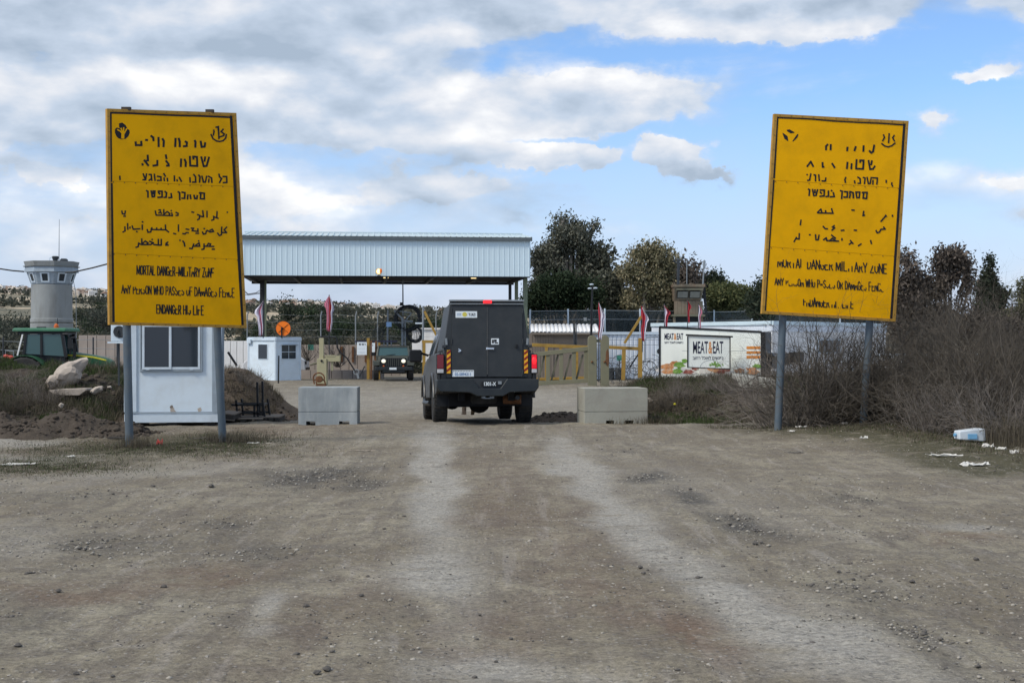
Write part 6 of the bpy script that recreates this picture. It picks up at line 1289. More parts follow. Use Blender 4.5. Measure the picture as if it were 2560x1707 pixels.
    # hanging framed board in front
    d = 61.8; P0 = W(1722, 838, d); t = thing('framed_sign', W(1772, 925, d), 'black framed MEAT&EAT board hung in front of the trailer side', 'sign board'); bz = t.location.z; x0, x1 = X(1719, d) - t.location.x, X(1825, d) - t.location.x; zt, zb = Z(840, d) - bz, Z(920, d) - bz
    mb = MB(); mb.add([(x0, 0, zb + .03), (x1, 0, zb - .04), (x1, 0, zt - .05), (x0, 0, zt + .02), (x0, .03, zb + .03), (x1, .03, zb - .04), (x1, .03, zt - .05), (x0, .03, zt + .02)], [(0, 1, 2, 3), (7, 6, 5, 4), (0, 4, 5, 1), (1, 5, 6, 2), (2, 6, 7, 3), (3, 7, 4, 0)]); mb.build('panel', M('trailer_white'), t)
    mb = MB(); mb.bar((x0 - .08, -.02, zt + .05), (x1 + .12, -.02, zt - .03), .07); mb.bar((x0, -.01, zb + .02), (x0, -.01, zt), .045); mb.bar((x1, -.01, zb - .04), (x1, -.01, zt - .05), .045); mb.bar((x0, -.01, zb + .03), (x1, -.01, zb - .04), .045); mb.build('frame', M('black'), t)
    label(t, x0 + .22, Z(883, d) - bz, (883 - 852) / F * d * 1.38, (x1 - x0) * .72, -.006, .20)
    mb = MB(); rs2 = random.Random(2)
    for i in range(26):
        a = rs2.uniform(0, 6.28); c = Vector(((x0 + x1) / 2 + .3 + rs2.gauss(0, .12), -.004 - i * .0003, zb + .16 + rs2.gauss(0, .05))); u_ = Vector((math.cos(a), 0, math.sin(a))) * .07; w_ = Vector((-math.sin(a), 0, math.cos(a))) * .03; mb.quad(c - u_, c + w_, c + u_, c - w_)
    mb.build('leaf_print', M('food_green'), t, smooth=0, fix=False)
    mb = MB(); cc = ((x0 + x1) / 2 + .12, zb); mb.tube([(cc[0] + .5 * math.cos(a), -.004, cc[1] + .02 + .33 * math.sin(a)) for a in [math.pi * i / 12 for i in range(13)]], .006, 4); mb.build('plate_print', M('steel_grey'), t)
    # long white building
    t = thing('white_building', W(1930, 940, 76), 'long low white panelled building with a pale blue roof edge behind the trailer', 'building'); g = t.location.z - .2
    A = Vector((X(1630, 82), 82, 0)); B = Vector((X(1930, 73), 73, 0)); C = Vector((X(2215, 84), 84, 0)); zr = Z(802, 73)
    def wall(P, Q, n, z1, mat):
        u = (Q - P); L_ = u.length; u.normalize(); w_ = L_ / n; ang = math.atan2(u.y, u.x)
        mb = MB(); mb.box(.004, w_ - .004, 0, .06, 0, z1 - g); o = mb.build('wall_panel', mat, t, bevel=.006)
        for i in range(n):
            c = o if i == 0 else o.copy()
            if i: COL.objects.link(c); c.parent = t
            q = P + u * (w_ * i); c.location = Vector((q.x, q.y, g)) - t.location; c.rotation_euler = (0, 0, ang)
    wall(A, B, 7, zr - .55, M('white_warm')); wall(B, C, 7, zr - .55, M('white_warm'))
    for (P, Q) in ((A, B), (B, C)):
        u = (Q - P).normalized(); n = Vector((u.y, -u.x, 0)); P2, Q2 = P, Q
        mb = MB(); q = [P2 + n * .10, Q2 + n * .10, Q2 - n * .5, P2 - n * .5]; mb.prism([(p.x, p.y) for p in q], 'z', zr - .20, zr); mb.build('roof_edge', M('sky_board') if False else M('fascia'), t, True)
        mb = MB(); q = [P2 + n * .03, Q2 + n * .03, Q2 - n * .3, P2 - n * .3]; mb.prism([(p.x, p.y) for p in q], 'z', zr - .55, zr - .20); mb.build('upper_band', M('white_cold'), t, True)
    mb = MB(); q = [A, B, C, Vector((C.x - 3, C.y + 9, 0)), Vector((A.x + 3, A.y + 9, 0))]; mb.prism([(p.x, p.y) for p in q], 'z', zr - .3, zr - .04); mb.build('roof', M('roof_tin'), t, True)
    u = (C - B).normalized(); n = Vector((u.y, -u.x, 0)); ang = math.atan2(u.y, u.x)
    def onw(s0, s1, z0, z1, o0, o1, nm, mat, par=t):
        q = [B + u * s0 + n * o0, B + u * s1 + n * o0, B + u * s1 + n * o1, B + u * s0 + n * o1]; mb = MB(); mb.prism([(p.x, p.y) for p in q], 'z', z0, z1); return mb.build(nm, mat, par, True, smooth=0)
    def sof(px):  # distance along the wall seen at this column
        k = (px - CX) / F; return (k * B.y - B.x) / (u.x - k * u.y)
    s0, s1 = sof(2046), sof(2098); za, zb = Z(880, 78), Z(851, 78)
    wf = onw(s0 - .08, s1 + .08, za - .08, zb + .08, .004, .04, 'window_frame', M('white_trim'))
    for k in range(3): onw(s0 + (s1 - s0) * k / 3 + .03, s0 + (s1 - s0) * (k + 1) / 3 - .03, za, zb, .041, .046, 'pane', M('glass_dark'))
    onw(sof(1972) , sof(1995), Z(905, 75), Z(880, 75), .02, .35, 'cooling_unit', M('steel_dark')); onw(sof(1938), sof(1958), Z(912, 74), Z(883, 74), .02, .35, 'cooling_unit', M('steel_dark'))
    o = ftext('600', M('steel_grey'), 'wall_number', (0, 0, 0), .32, t); p = B + u * -.0 + n * .01; q = A + (B - A) * .955; nn = (B - A).normalized(); nrm = Vector((nn.y, -nn.x, 0)); q = q + nrm * .015; o.location = Vector((q.x, q.y, Z(858, 73.5))) - t.location; o.rotation_euler = (R(90), 0, math.atan2(nn.y, nn.x))
    # low white tank or tarp seen through the brush at right
    t = thing('white_tarp_shed', W(2350, 960, 70), 'low white shed glimpsed through the brush at right', 'shed'); a, b = W(2240, 889, 70), W(2490, 960, 70); mb = MB(); mb.box(a.x, b.x, 70, 73, b.z, a.z); mb.build('wall', M('white_warm'), t, True); mb = MB(); mb.box(a.x - .1, b.x + .1, 69.9, 73.2, a.z, a.z + .07); mb.build('roof', M('white_trim'), t, True)
    t = thing('small_white_hut', W(1630, 850, 90), 'small white hut roof between the trees and the container', 'hut'); a, b = W(1614, 819, 90), W(1668, 860, 90); mb = MB(); mb.box(a.x, b.x, 90, 92, b.z, a.z - .15); mb.build('wall', M('steel_dark'), t, True); mb = MB(); mb.box(a.x - .15, b.x + .1, 89.8, 92.2, a.z - .15, a.z); mb.build('roof', M('white_warm'), t, True)
    for px in (1622, 1640, 1655): mb = MB(); mb.bar(W(px, 823, 89.9), W(px, 860, 89.9), .12); mb.build('post', M('white_warm'), t, True)
containers()

# ------------------------------------------------------------------ towers
def tower_left():
    d = 80.; c = W(113, 0, d); g = -.75; t = thing('concrete_watchtower', (c.x, d, g), 'round grey concrete watchtower with slanted windows behind the tractor', 'watchtower')
    r = 50.5 / F * d; n = 40; zz = lambda q: Z(q, d) - g
    mb = MB(); mb.lathe([(r * 1.03, 0), (r * 1.03, zz(808)), (r * 1.0, zz(807))], (0, r, 0), 'z', n); mb.build('lower_ring', M('concrete_tower'), t)
    mb = MB(); mb.lathe([(r * 1.04, zz(805)), (r * 1.04, zz(797)), (r * 1.0, zz(795)), (r * .99, zz(710))], (0, r, 0), 'z', n); mb.build('shaft_ring', M('concrete_tower'), t)
    # flared cabin, octagonal
    N8 = 8; off = math.pi / 8
    def ringp(rad, z): return [(rad * math.cos(off + 2 * math.pi * i / N8), r + rad * math.sin(off + 2 * math.pi * i / N8), z) for i in range(N8)]
    r0, r1 = r * 1.0, r * 1.16; z0, z1, z2 = zz(709), zz(679), zz(666)
    mb = MB(); mb.loft([ringp(r0, z0), ringp(r1 * 1.04, z1)]); cab = mb.build('cabin', M('grey_trim'), t, smooth=0)
    mb = MB(); mb.loft([ringp(r1 * 1.13, z1), ringp(r1 * 1.10, z2)]); mb.build('cornice', M('grey_trim'), t, smooth=0)
    mb = MB(); mb.loft([ringp(r1 * 1.16, z2), ringp(r1 * 1.19, z2 + .05), ringp(r1 * 1.10, z2 + .06), ringp(r1 * 1.16, zz(652)), ]); mb.build('parapet', M('concrete_tower'), t, smooth=0)
    for i in range(N8):
        a0 = off + 2 * math.pi * i / N8; a1 = off + 2 * math.pi * (i + 1) / N8
        def P(k, h, o):
            rad = (r0 + (r1 * 1.04 - r0) * h); p = Vector((rad * math.cos(a0), r + rad * math.sin(a0), z0 + (z1 - z0) * h)) * (1 - k) + Vector((rad * math.cos(a1), r + rad * math.sin(a1), z0 + (z1 - z0) * h)) * k
            m_ = (a0 + a1) / 2; return p + Vector((math.cos(m_), math.sin(m_), -.2)) * o
        mb = MB(); q = [(.24, .12), (.76, .12), (.76, .94), (.24, .94)]; i2 = [(.33, .24), (.67, .24), (.67, .84), (.33, .84)]
        for a_ in range(4):
            b_ = (a_ + 1) % 4; f4 = [P(*q[a_], .03), P(*q[b_], .03), P(*i2[b_], .03), P(*i2[a_], .03)]; bk = [P(*q[a_], -.01), P(*q[b_], -.01), P(*i2[b_], -.01), P(*i2[a_], -.01)]
            mb.add(f4 + bk, [(0, 1, 2, 3), (7, 6, 5, 4), (0, 4, 5, 1), (1, 5, 6, 2), (2, 6, 7, 3), (3, 7, 4, 0)])
        wf = mb.build('window', M('white_trim'), t, smooth=0)
        mb = MB(); mb.quad(*[P(*k, .008) for k in i2]); mb.build('pane', M('glass_dark'), wf, smooth=0)
    zt = zz(652)
    mb = MB(); mb.lathe([(.02, 0), (.12, .02), (.2, .25), (.15, .3), (.001, .28)], (.35, r * .6, zt), 'z', 12); mb.build('roof_vent', M('steel_dark'), t)
    mb = MB(); mb.box(.65, 1.0, r * .5, r * .8, zt, zt + .12); mb.box(.7, .95, r * .5, r * .8, zt + .12, zt + .16); mb.build('hatch', M('steel_dark'), t)
    mb = MB(); mb.tube([Vector((.14, r * .6, zt + .12)) + Vector((math.cos(a) * .12, 0, math.sin(a) * .12)) for a in [i * math.pi / 6 for i in range(13)]], .02, 6); mb.build('ring_antenna', M('white_trim'), t)
    mb = MB(); mb.tube([(.52, r * .7, zt), (.54, r * .7, zz(545))], [.025, .012], 6); mb.build('whip_antenna', M('steel_grey'), t)
    mb = MB(); x = X(97, d) - c.x; mb.box(x - .1, x + .42, -.08, .05, zz(820), zz(817)); mb.build('slot', M('black'), t)
    # cables
    cb = thing('overhead_cable', W(0, 672, d), 'sagging black cable running left from the concrete watchtower', 'cable'); mb = MB(); mb.tube([W(-120, 668, d), W(0, 672, d), W(30, 676.5, d), W(60, 679, d)], .045, 6); mb.build('cable', M('black'), cb, True)
    cb = thing('overhead_cable', W(170, 680, d), 'black cable rising right from the concrete watchtower towards the canopy', 'cable'); mb = MB(); mb.tube([W(162, 681, d), W(185, 680, d), W(230, 670, d), W(272, 659, d), W(420, 640, 74), W(560, 690, 68), W(600, 726, 67)], .045, 6); mb.build('cable', M('black'), cb, True)
    cb = thing('wire_bundle', W(640, 732, 67), 'loose wires looping onto the left canopy post', 'cable'); mb = MB()
    for (a, b, e_) in ((715, 735, 722), (722, 736, 730), (733, 738, 734)): mb.tube([W(600, a, 67), W(620, b, 67), W(640, b - 3, 67), W(655, e_, 67)], .014, 5)
    mb.build('wire', M('black'), cb, True)
    p = thing('guy_mast', W(190, 845, 84), 'thin leaning grey aerial beside the concrete watchtower', 'aerial'); mb = MB(); mb.tube([W(180, 680, 84), W(190, 740, 84), W(191, 845, 84)], .02, 5); mb.build('rod', M('steel_grey'), p, True)
tower_left()
def tower_right():
    d = 86.; t = thing('wooden_watchtower', W(1722, 840, d), 'boxy brown watchtower with two square windows among the trees', 'watchtower'); L = t.location
    def bx(n, p0, q0, p1, q1, y0, y1, m, par=t, bv=0): a, b = W(p0, q0, d), W(p1, q1, d); mb = MB(); mb.box(a.x, b.x, d + y0, d + y1, b.z, a.z); return mb.build(n, M(m), par, True, bevel=bv)
    a = W(1681, 711, d)
    mb = MB(); f = lambda p, q, y: W(p, q, d) + Vector((0, y, 0))
    mb.loft([[f(1686, 752, 0), f(1752, 752, 0), f(1752, 752, 2), f(1686, 752, 2)], [f(1684, 718, -.45), f(1758, 718, -.45), f(1758, 718, 2.2), f(1684, 718, 2.2)]]); mb.build('cabin', M('tower_brown'), t, True, smooth=0)
    bx('roof', 1682, 711, 1760, 718, -.6, 2.4, 'tower_brown'); bx('eaves_board', 1688, 722, 1754, 726, -.66, -.5, 'olive_dark')
    for (p0, p1) in ((1691, 1719), (1722, 1749)):
        mb = MB(); q = [f(p0, 746, -.22), f(p1, 746, -.22), f(p1, 728, -.47), f(p0, 728, -.47)]; mb.add(q + [v + Vector((0, .1, 0)) for v in q], [(0, 1, 2, 3), (7, 6, 5, 4), (0, 4, 5, 1), (1, 5, 6, 2), (2, 6, 7, 3), (3, 7, 4, 0)]); w = mb.build('window', M('black'), t, True, smooth=0)
        mb = MB(); q = [f(p0 + 1.5, 744.5, -.26), f(p1 - 1.5, 744.5, -.26), f(p1 - 1.5, 729.5, -.48), f(p0 + 1.5, 729.5, -.48)]; mb.quad(*q); o = mb.build('pane', M('tower_pane'), t, True, smooth=0)
    for i in range(8): bx('wall_plank', 1685 + i * 9.0, 752.5, 1685 + i * 9.0 + 8.6, 786, -.10, .0, 'tower_brown')
    bx('floor_beam', 1680, 786, 1762, 791, -.2, 2.2, 'olive_dark')
    for px in (1683, 1752): bx('leg', px, 791, px + 6, 845, 0, .15, 'tower_brown'); bx('leg', px, 791, px + 6, 845, 1.8, 1.95, 'tower_brown')
    bx('dark_opening', 1690, 792, 1748, 806, .3, 1.6, 'black'); bx('base_wall', 1690, 806.2, 1750, 845, .3, 1.7, 'tower_brown')
    mb = MB(); mb.bar(W(1760, 716, d), W(1766, 790, d), .12); mb.bar(W(1757, 725, d), W(1766, 790, d), .08); mb.build('side_brace', M('black'), t, True)
    # aerials
    t = thing('insulator_mast', W(1694, 712, 85), 'thick black mast with a curved crossarm rising above the brown watchtower', 'mast'); mb = MB(); mb.tube([W(1695, 712, 85), W(1696, 648, 85)], .085, 8); mb.build('mast', M('steel_dark'), t, True)
    mb = MB(); mb.tube([W(1686, 655, 85), W(1688, 658, 85), W(1696, 655, 85), W(1704, 650, 85), W(1707, 645, 85)], .04, 6); mb.sphere(W(1686, 652, 85), .09); mb.sphere(W(1708, 643, 85), .09); mb.build('crossarm', M('steel_dark'), t, True)
    t = thing('antenna', W(1757, 712, 86), 'slim grey rod antenna right of the watchtower roof', 'antenna'); mb = MB(); mb.tube([W(1757, 712, 86), W(1761, 650, 86)], [.05, .03], 6); mb.tube([W(1760, 672, 86), W(1761, 652, 86)], .08, 6); mb.build('rod', M('steel_grey'), t, True)
    t = thing('antenna', W(1717, 712, 86.5), 'thin pale rod antenna at the middle of the watchtower roof', 'antenna'); mb = MB(); mb.tube([W(1717, 712, 86.5), W(1717, 650, 86.5)], .03, 6); mb.build('rod', M('steel_grey'), t, True)
    # lamp mast
    t = thing('lamp_mast', W(1478, 848, 69), 'tall black mast with two white lamp heads behind the gate posts', 'lamp mast'); mb = MB(); mb.tube([W(1478, 848, 69), W(1479, 770, 69), W(1481, 715, 69)], [.06, .06, .03], 8); mb.build('mast', M('black'), t, True)
    for (a, b, q) in ((1469, 1480, 721), (1483, 1494, 720), (1475, 1483, 711)):
        mb = MB(); c = W((a + b) / 2, q, 69); mb.sphere((c.x, c.y, c.z), .11, (1, .8, .35), 10); mb.build('lamp_head', M('white_trim'), t, True)
    mb = MB(); mb.bar(W(1470, 723, 69), W(1493, 722, 69), .03); mb.build('arm', M('steel_grey'), t, True)
    mb = MB(); c = W(1463, 798, 69); mb.box(c.x - .07, c.x + .07, 68.9, 69.05, c.z - .08, c.z + .08); mb.bar(c, W(1478, 800, 69), .03); mb.build('camera_box', M('steel_grey'), t, True)
    t = thing('thin_pole', W(1436, 838, 72), 'thin dark pole standing over the container roof left of the lamp mast', 'pole'); mb = MB(); mb.tube([W(1435, 808, 68), W(1437, 872, 68)], .05, 6); mb.tube([W(1440, 806, 68), W(1441, 866, 68)], .03, 6); mb.build('pole', M('steel_dark'), t, True)
tower_right()

# ------------------------------------------------------------------ fences and walls
def fences():
    t = thing('net_fence', W(1640, 850, 84), 'tall dark shade net fence with pale posts behind the white container', 'fence')
    pts = [(1325, 776, 80), (1420, 775, 81), (1512, 774, 83), (1600, 775, 85), (1690, 776, 87), (1785, 778, 88), (1880, 776, 89), (1960, 780, 90), (2100, 788, 92), (2270, 795, 94)]
    mb = MB()
    for (a, b) in zip(pts[:-1], pts[1:]):
        p, q = W(a[0], a[1] + 2, a[2]), W(b[0], b[1] + 2, b[2]); mb.add([(p.x, p.y, -1), (q.x, q.y, -1), q, p], [(0, 1, 2, 3)])
    mb.build('net', M('net'), t, True, smooth=0, fix=False)
    for (px, q, d) in pts:
        p = W(px, q - 3, d - .1); mb = MB(); mb.tube([(p.x, p.y, -1), (p.x, p.y, p.z)], .05, 8); mb.build('post', M('white_trim'), t, True)
    for k in range(2):
        mb = MB(); mb.tube([W(a, b + 2 + k * 22, d - .03) for a, b, d in pts], .02, 5, cap=False); mb.build('wire', M('steel_grey'), t, True)
    # far left posts and wire
    t = thing('perimeter_fence', W(780, 860, 92), 'thin wire perimeter fence with tall grey posts beyond the gate', 'fence')
    for px in (618, 802, 889, 944, 1090):
        mb = MB(); mb.tube([W(px, 862, 92), W(px, 790, 92), W(px + 3, 778, 92)], .04, 6); mb.build('post', M('steel_grey'), t, True)
    for q in (788, 806, 824, 842):
        mb = MB(); mb.tube([W(px, q + 2 * math.sin(px), 92) for px in range(612, 1110, 30)], .006, 4, cap=False); mb.build('wire', M('steel_grey'), t, True)
    t = thing('field_fence', W(120, 900, 62), 'thin wire fence with dark stakes behind the tractor', 'fence')
    for px in (8, 233, 293, 345):
        mb = MB(); mb.tube([W(px, 925, 62), W(px, 843, 62)], .035, 6); mb.build('post', M('steel_dark'), t, True)
    for q in (852, 874, 893): mb = MB(); mb.tube([W(px, q + 3 * math.sin(px * .02), 62) for px in range(-60, 360, 28)], .010, 4, cap=False); mb.build('wire', M('steel_grey'), t, True)
    def pwall(lb, x0, x1, q0, q1, d, n, mat='concrete_wall', rust=()):
        t = thing('concrete_wall', W((x0 + x1) / 2, q1, d), lb, 'wall'); w = (X(x1, d) - X(x0, d)) / n; mb = MB(); zb, zt = Z(q1 + 14, d), Z(q0, d)
        mb.box(.012, w - .012, 0, .15, 0, zt - zb); o = mb.build('wall_panel', M(mat), t, bevel=.01)
        for i in range(n):
            c = o if i == 0 else o.copy()
            if i: COL.objects.link(c); c.parent = t
            c.location = Vector((X(x0, d) + i * w, d, zb)) - t.location
        mb = MB(); mb.box(X(x0, d), X(x1, d), d + .03, d + .12, zb, zt - .02); mb.build('backing', M('black'), t, True)
        for px in rust:
            mb = MB(); mb.box(X(px, d), X(px + 5, d), d - .10, d - .01, Z(905, d), Z(866, d)); mb.build('rusty_post', M('rust'), t, True)
        return t
    pwall('beige concrete panel wall behind the tractor bonnet', 196, 356, 838, 905, 74, 7)
    pwall('beige stained concrete panel wall behind the barrier post', 745, 1000, 862, 925, 86, 12, rust=(852, 880, 912))
    pwall('white panel wall left of the small guard booth', 560, 624, 852, 935, 82, 4, 'white_warm')
    pwall('low beige concrete kerb wall across the far yard', 750, 960, 925, 934, 78, 8)
    t = thing('green_sign', W(777, 875, 85), 'small green sign on the beige concrete wall', 'sign'); mb = MB(); mb.box(-.17, .17, -.02, .0, 0, .33); mb.build('plate', M('board_green'), t)
    t = thing('dead_shrub', W(770, 900, 80), 'grey dead shrub against the beige concrete wall', 'shrub'); rs = np.random.RandomState(4); A_, B_, ra, rb = twig_segs(rs, 22, 1.3, 1, 5, .2, 3, .5, .018, .9); segs_mesh('stems', A_, B_, ra, rb, M('twig'), t)
    c2 = copy_tree(t); c2.location = W(845, 915, 82); c2['label'] = 'grey dead shrub beside the rusty posts of the beige wall'; c2.scale = (1.2, 1, 1.2)
fences()
# ------------------------------------------------------------------ tractor behind the left bank
def tractor():
    d = 50.; g = Z(1010, d); t = thing('tractor', W(130, 1010, d), 'green tractor with yellow bonnet stripe parked behind the left earth bank', 'tractor'); gz = t.location.z; ox = t.location.x
    x = lambda p: X(p, d) - ox
    z = lambda q: Z(q, d) - gz
    # cab glasshouse: posts, roof, panes
    mb = MB(); rr = [(x(50), -.75), (x(180), -.75), (x(184), -.6), (x(184), .75), (x(50), .75), (x(46), .6), (x(46), -.6)]
    mb.loft([[(a, b, z(829)) for a, b in rr], [(a, b, z(823)) for a, b in rr], [(a * .96, b * .9, z(820)) for a, b in rr]]); mb.build('roof', M('tractor_roof'), t, bevel=.02)
    mb = MB(); mb.box(x(60), x(176), -.66, .66, z(835), z(829.2)); mb.build('roof_rim', M('black'), t)
    P = [((76, 885), (82, 834)), ((120, 888), (119, 834)), ((180, 893), (170, 834)), ((62, 890), (75, 834))]
    for s in (-1, 1):
        y = s * .66
        for i, (a, b) in enumerate(P[:3]):
            mb = MB(); mb.bar((x(a[0]), y, z(a[1])), (x(b[0]), y * .97, z(b[1])), .08 if i < 2 else .10); mb.build('cab_post', M('black'), t)
        mb = MB(); mb.bar((x(60), y, z(888)), (x(73), y, z(836)), .05); mb.build('rear_pillar', M('white_warm') if s < 0 else M('black'), t)
        for (a, b, c_, e_) in (((77, 884), (118, 886), (118, 836), (83, 836)), ((121, 887), (177, 890), (168, 836), (121, 836))):
            mb = MB(); mb.add([(x(p[0]), y * .985, z(p[1])) for p in (a, b, c_, e_)], [(0, 1, 2, 3)]); o = mb.build('window', M('glass_teal'), t, smooth=0); o.modifiers.new('s', 'SOLIDIFY').thickness = .01
    mb = MB(); mb.box(x(78), x(176), -.6, .6, z(905), z(884)); mb.build('cab_floor', M('black'), t)
    mb = MB(); mb.box(x(98), x(116), -.2, .2, z(885), z(850)); mb.box(x(98), x(128), -.25, .25, z(890), z(880)); mb.build('seat', M('black'), t, bevel=.03)
    mb = MB(); mb.bar((x(150), 0, z(886)), (x(143), 0, z(862)), .04); mb.lathe([(.17, 0), (.19, .01), (.17, .02)], (x(142), 0, z(862)), 'z', 14); mb.build('steering_wheel', M('black'), t)
    # bonnet
    mb = MB(); top = [(178, 879), (200, 882), (240, 888), (272, 896), (283, 903)]
    secs = []
    for (p, q) in top: secs.append([(x(p), -.34, z(925)), (x(p), -.36, z(q + 6)), (x(p), -.20, z(q)), (x(p), .20, z(q)), (x(p), .36, z(q + 6)), (x(p), .34, z(925))])
    mb.loft(secs); mb.build('bonnet', M('tractor_green'), t, bevel=.02)
    for s in (-1, 1):
        mb = MB(); q = [(150, 888), (200, 889.5), (240, 894), (273, 901.5), (273, 898.5), (240, 890.5), (200, 886.5), (150, 886)]; mb.prism([(x(a), z(b)) for a, b in q], 'y', s * .372 - .004, s * .372 + .004); mb.build('stripe', M('tractor_yellow'), t, smooth=0)
    # fenders, lights, wheels
    rw, fw = 56 / F * d, .5
    for s in (-1, 1):
        cx, cz = x(88), z(944)
        pts = [(cx + math.cos(a) * rw * 1.05, cz + math.sin(a) * rw * 1.02) for a in [math.pi * (.97 - .85 * i / 10) for i in range(11)]]
        mb = MB(); inn = [(cx + (a - cx) * .955, cz + (b - cz) * .955) for a, b in pts]; y0 = s * .95
        mb.prism(pts + inn[::-1], 'y', y0 - .28, y0 + .28); mb.build('fender', M('tractor_green'), t, bevel=.02)
        mb = MB(); mb.lathe([(rw * .5, -.26), (rw * .86, -.30), (rw * .93, -.24), (rw * .93, .24), (rw * .86, .30), (rw * .5, .26)], (cx, y0, cz), 'y', 30)
        for i in range(22):
            a = 2 * math.pi * i / 22
            for sg in (-1, 1): aa = a + (.07 if sg > 0 else 0); p = Vector((cx + math.cos(aa) * rw * .94, y0 + sg * .13, cz + math.sin(aa) * rw * .94)); mb.bar(p + Vector((0, -.12, 0)), p + Vector((math.sin(aa) * .06, .12, -math.cos(aa) * .06)), .06, .06)
        o = mb.build('wheel', M('rubber'), t); mb = MB(); mb.lathe([(.02, -.12), (rw * .2, -.12), (rw * .48, .0), (rw * .52, -.1), (rw * .52, .1)], (cx, y0, cz), 'y', 20); mb.build('rim', M('tractor_yellow'), o)
        mb = MB(); mb.lathe([(fw * .5, -.16), (fw * .95, -.2), (fw, -.15), (fw, .15), (fw * .95, .2), (fw * .5, .16)], (x(255), s * .8, fw), 'y', 24); o = mb.build('wheel', M('rubber'), t); mb = MB(); mb.lathe([(.02, -.08), (fw * .5, -.04), (fw * .53, .06)], (x(255), s * .8, fw), 'y', 16); mb.build('rim', M('tractor_yellow'), o)
    for (p, q, yy) in ((38, 890, -.9), (55, 892, -1.15)): mb = MB(); mb.sphere((x(p), yy, z(q)), .09, (1.2, .7, .8)); mb.build('tail_light', M('plastic_red'), t)
    mb = MB(); mb.box(x(26), x(56), -1.1, .9, z(912), z(896)); mb.build('rear_deck', M('tractor_green'), t, bevel=.05)
    mb = MB(); mb.tube([(x(34), -.8, z(890)), (x(34), -.8, z(876)), (x(54), -.8, z(878)), (x(54), -.8, z(890))], .02, 6); mb.build('rear_rail', M('steel_grey'), t)
    mb = MB(); mb.lathe([(.001, 0), (.09, 0), (.09, .04), (.08, .12), (.03, .18), (.001, .18)], (x(150), -.4, z(822)), 'z', 12); mb.build('beacon', M('amber'), t)
    mb = MB(); mb.tube([(x(153), -.4, z(822)), (x(153), -.4, z(796))], .012, 5); mb.build('aerial', M('black'), t)
    mb = MB(); mb.tube([(x(176), -.85, z(835)), (x(190), -.9, z(836)), (x(195), -.9, z(850)), (x(196), -.9, z(885))], .035, 8); mb.box(x(191), x(201), -1.0, -.85, z(872), z(848)); mb.bar((x(196), -.9, z(846)), (x(208), -.9, z(843)), .09, .07); mb.build('mirror_bracket', M('black'), t, bevel=.01)
    mb = MB(); mb.tube([(x(197), -.5, z(895)), (x(197), -.5, z(858))], .06, 10); mb.build('exhaust_stack', M('black'), t)
    mb = MB(); mb.box(x(80), x(250), -.3, .3, .5, 1.2); mb.build('chassis', M('underbody'), t)
    d2 = 46; o = thing('blue_tarp', W(2, 925, d2), 'blue and white sheet edge at the far left behind the bank', 'sheet'); mb = MB(); mb.prism([(-.6, 0), (.30, 0), (.32, .17), (-.6, .20)], 'y', 0, .5); mb.build('sheet', M('print_blue'), o, bevel=.02); mb = MB(); mb.box(-.6, .30, -.02, .0, .07, .11); mb.build('white_edge', M('white_trim'), o)
tractor()

# ------------------------------------------------------------------ rack and pallets beside the cabin
def pallet_stuff():
    d = 29.; zc = surf_z(X(610, d), d)
    def pal(p0, p1, q, lb, dd, tilt=0, mat='wood_grey'):
        t = thing('wooden_pallet', W((p0 + p1) / 2, q, dd), lb, 'pallet', 'wooden pallets by the cabin'); t.location.z = Z(q, dd); w = (X(p1, dd) - X(p0, dd)) / 2
        for i in range(5): mb = MB(); y = i * .22; mb.box(-w, w, y, y + .15, .11, .135); mb.build('plank', M(mat), t, bevel=.003)
        for xx in (-w + .06, 0, w - .06): mb = MB(); mb.box(xx - .05, xx + .05, 0, 1.03, .02, .109); mb.build('block', M('wood_dark'), t)
        for yy in (0, .9): mb = MB(); mb.box(-w, w, yy, yy + .1, -.002, .018); mb.build('bottom_plank', M(mat), t)
        t.rotation_euler = (0, R(tilt), R(3))
    pal(560, 655, 1062, 'wooden pallet under the black metal rack', 28.6); pal(655, 700, 1058, 'short wooden pallet end right of the black metal rack', 28.9); pal(548, 585, 1050, 'broken pallet pieces against the cabin corner', 28.0, 6)
    t = thing('metal_rack', W(620, 1044, 29), 'black welded metal rack standing on a wooden pallet beside the cabin', 'rack')
    def b(n, p0, q0, p1, q1, y0=0, y1=None, w=.04): mb = MB(); a = W(p0, q0, 29) + Vector((0, y0, 0)); c = W(p1, q1, 29) + Vector((0, y0 if y1 is None else y1, 0)); mb.bar(a, c, w); mb.build(n, M('black'), t, True)
    for k in (0, .6):
        b('upright', 643, 955, 645, 1044, k); b('upright', 656, 1000, 662, 1042, k); b('upright', 590, 1000, 594, 1042, k); b('upright', 636, 1012, 636, 1044, k)
        b('crossbar', 578, 1012, 656, 1012, k); b('crossbar', 590, 1032, 660, 1034, k); b('foot', 576, 1044, 664, 1044, k, w=.05)
    b('tie', 592, 1012, 592, 1012, 0, .6); b('tie', 655, 1012, 655, 1012, 0, .6)
    t = thing('leaning_rod', W(590, 915, 34), 'thin black rod leaning right of the cabin on the soil bank', 'rod'); mb = MB(); mb.bar(W(570, 880, 34), W(592, 914, 34), .05); mb.build('rod', M('black'), t, True)
pallet_stuff()

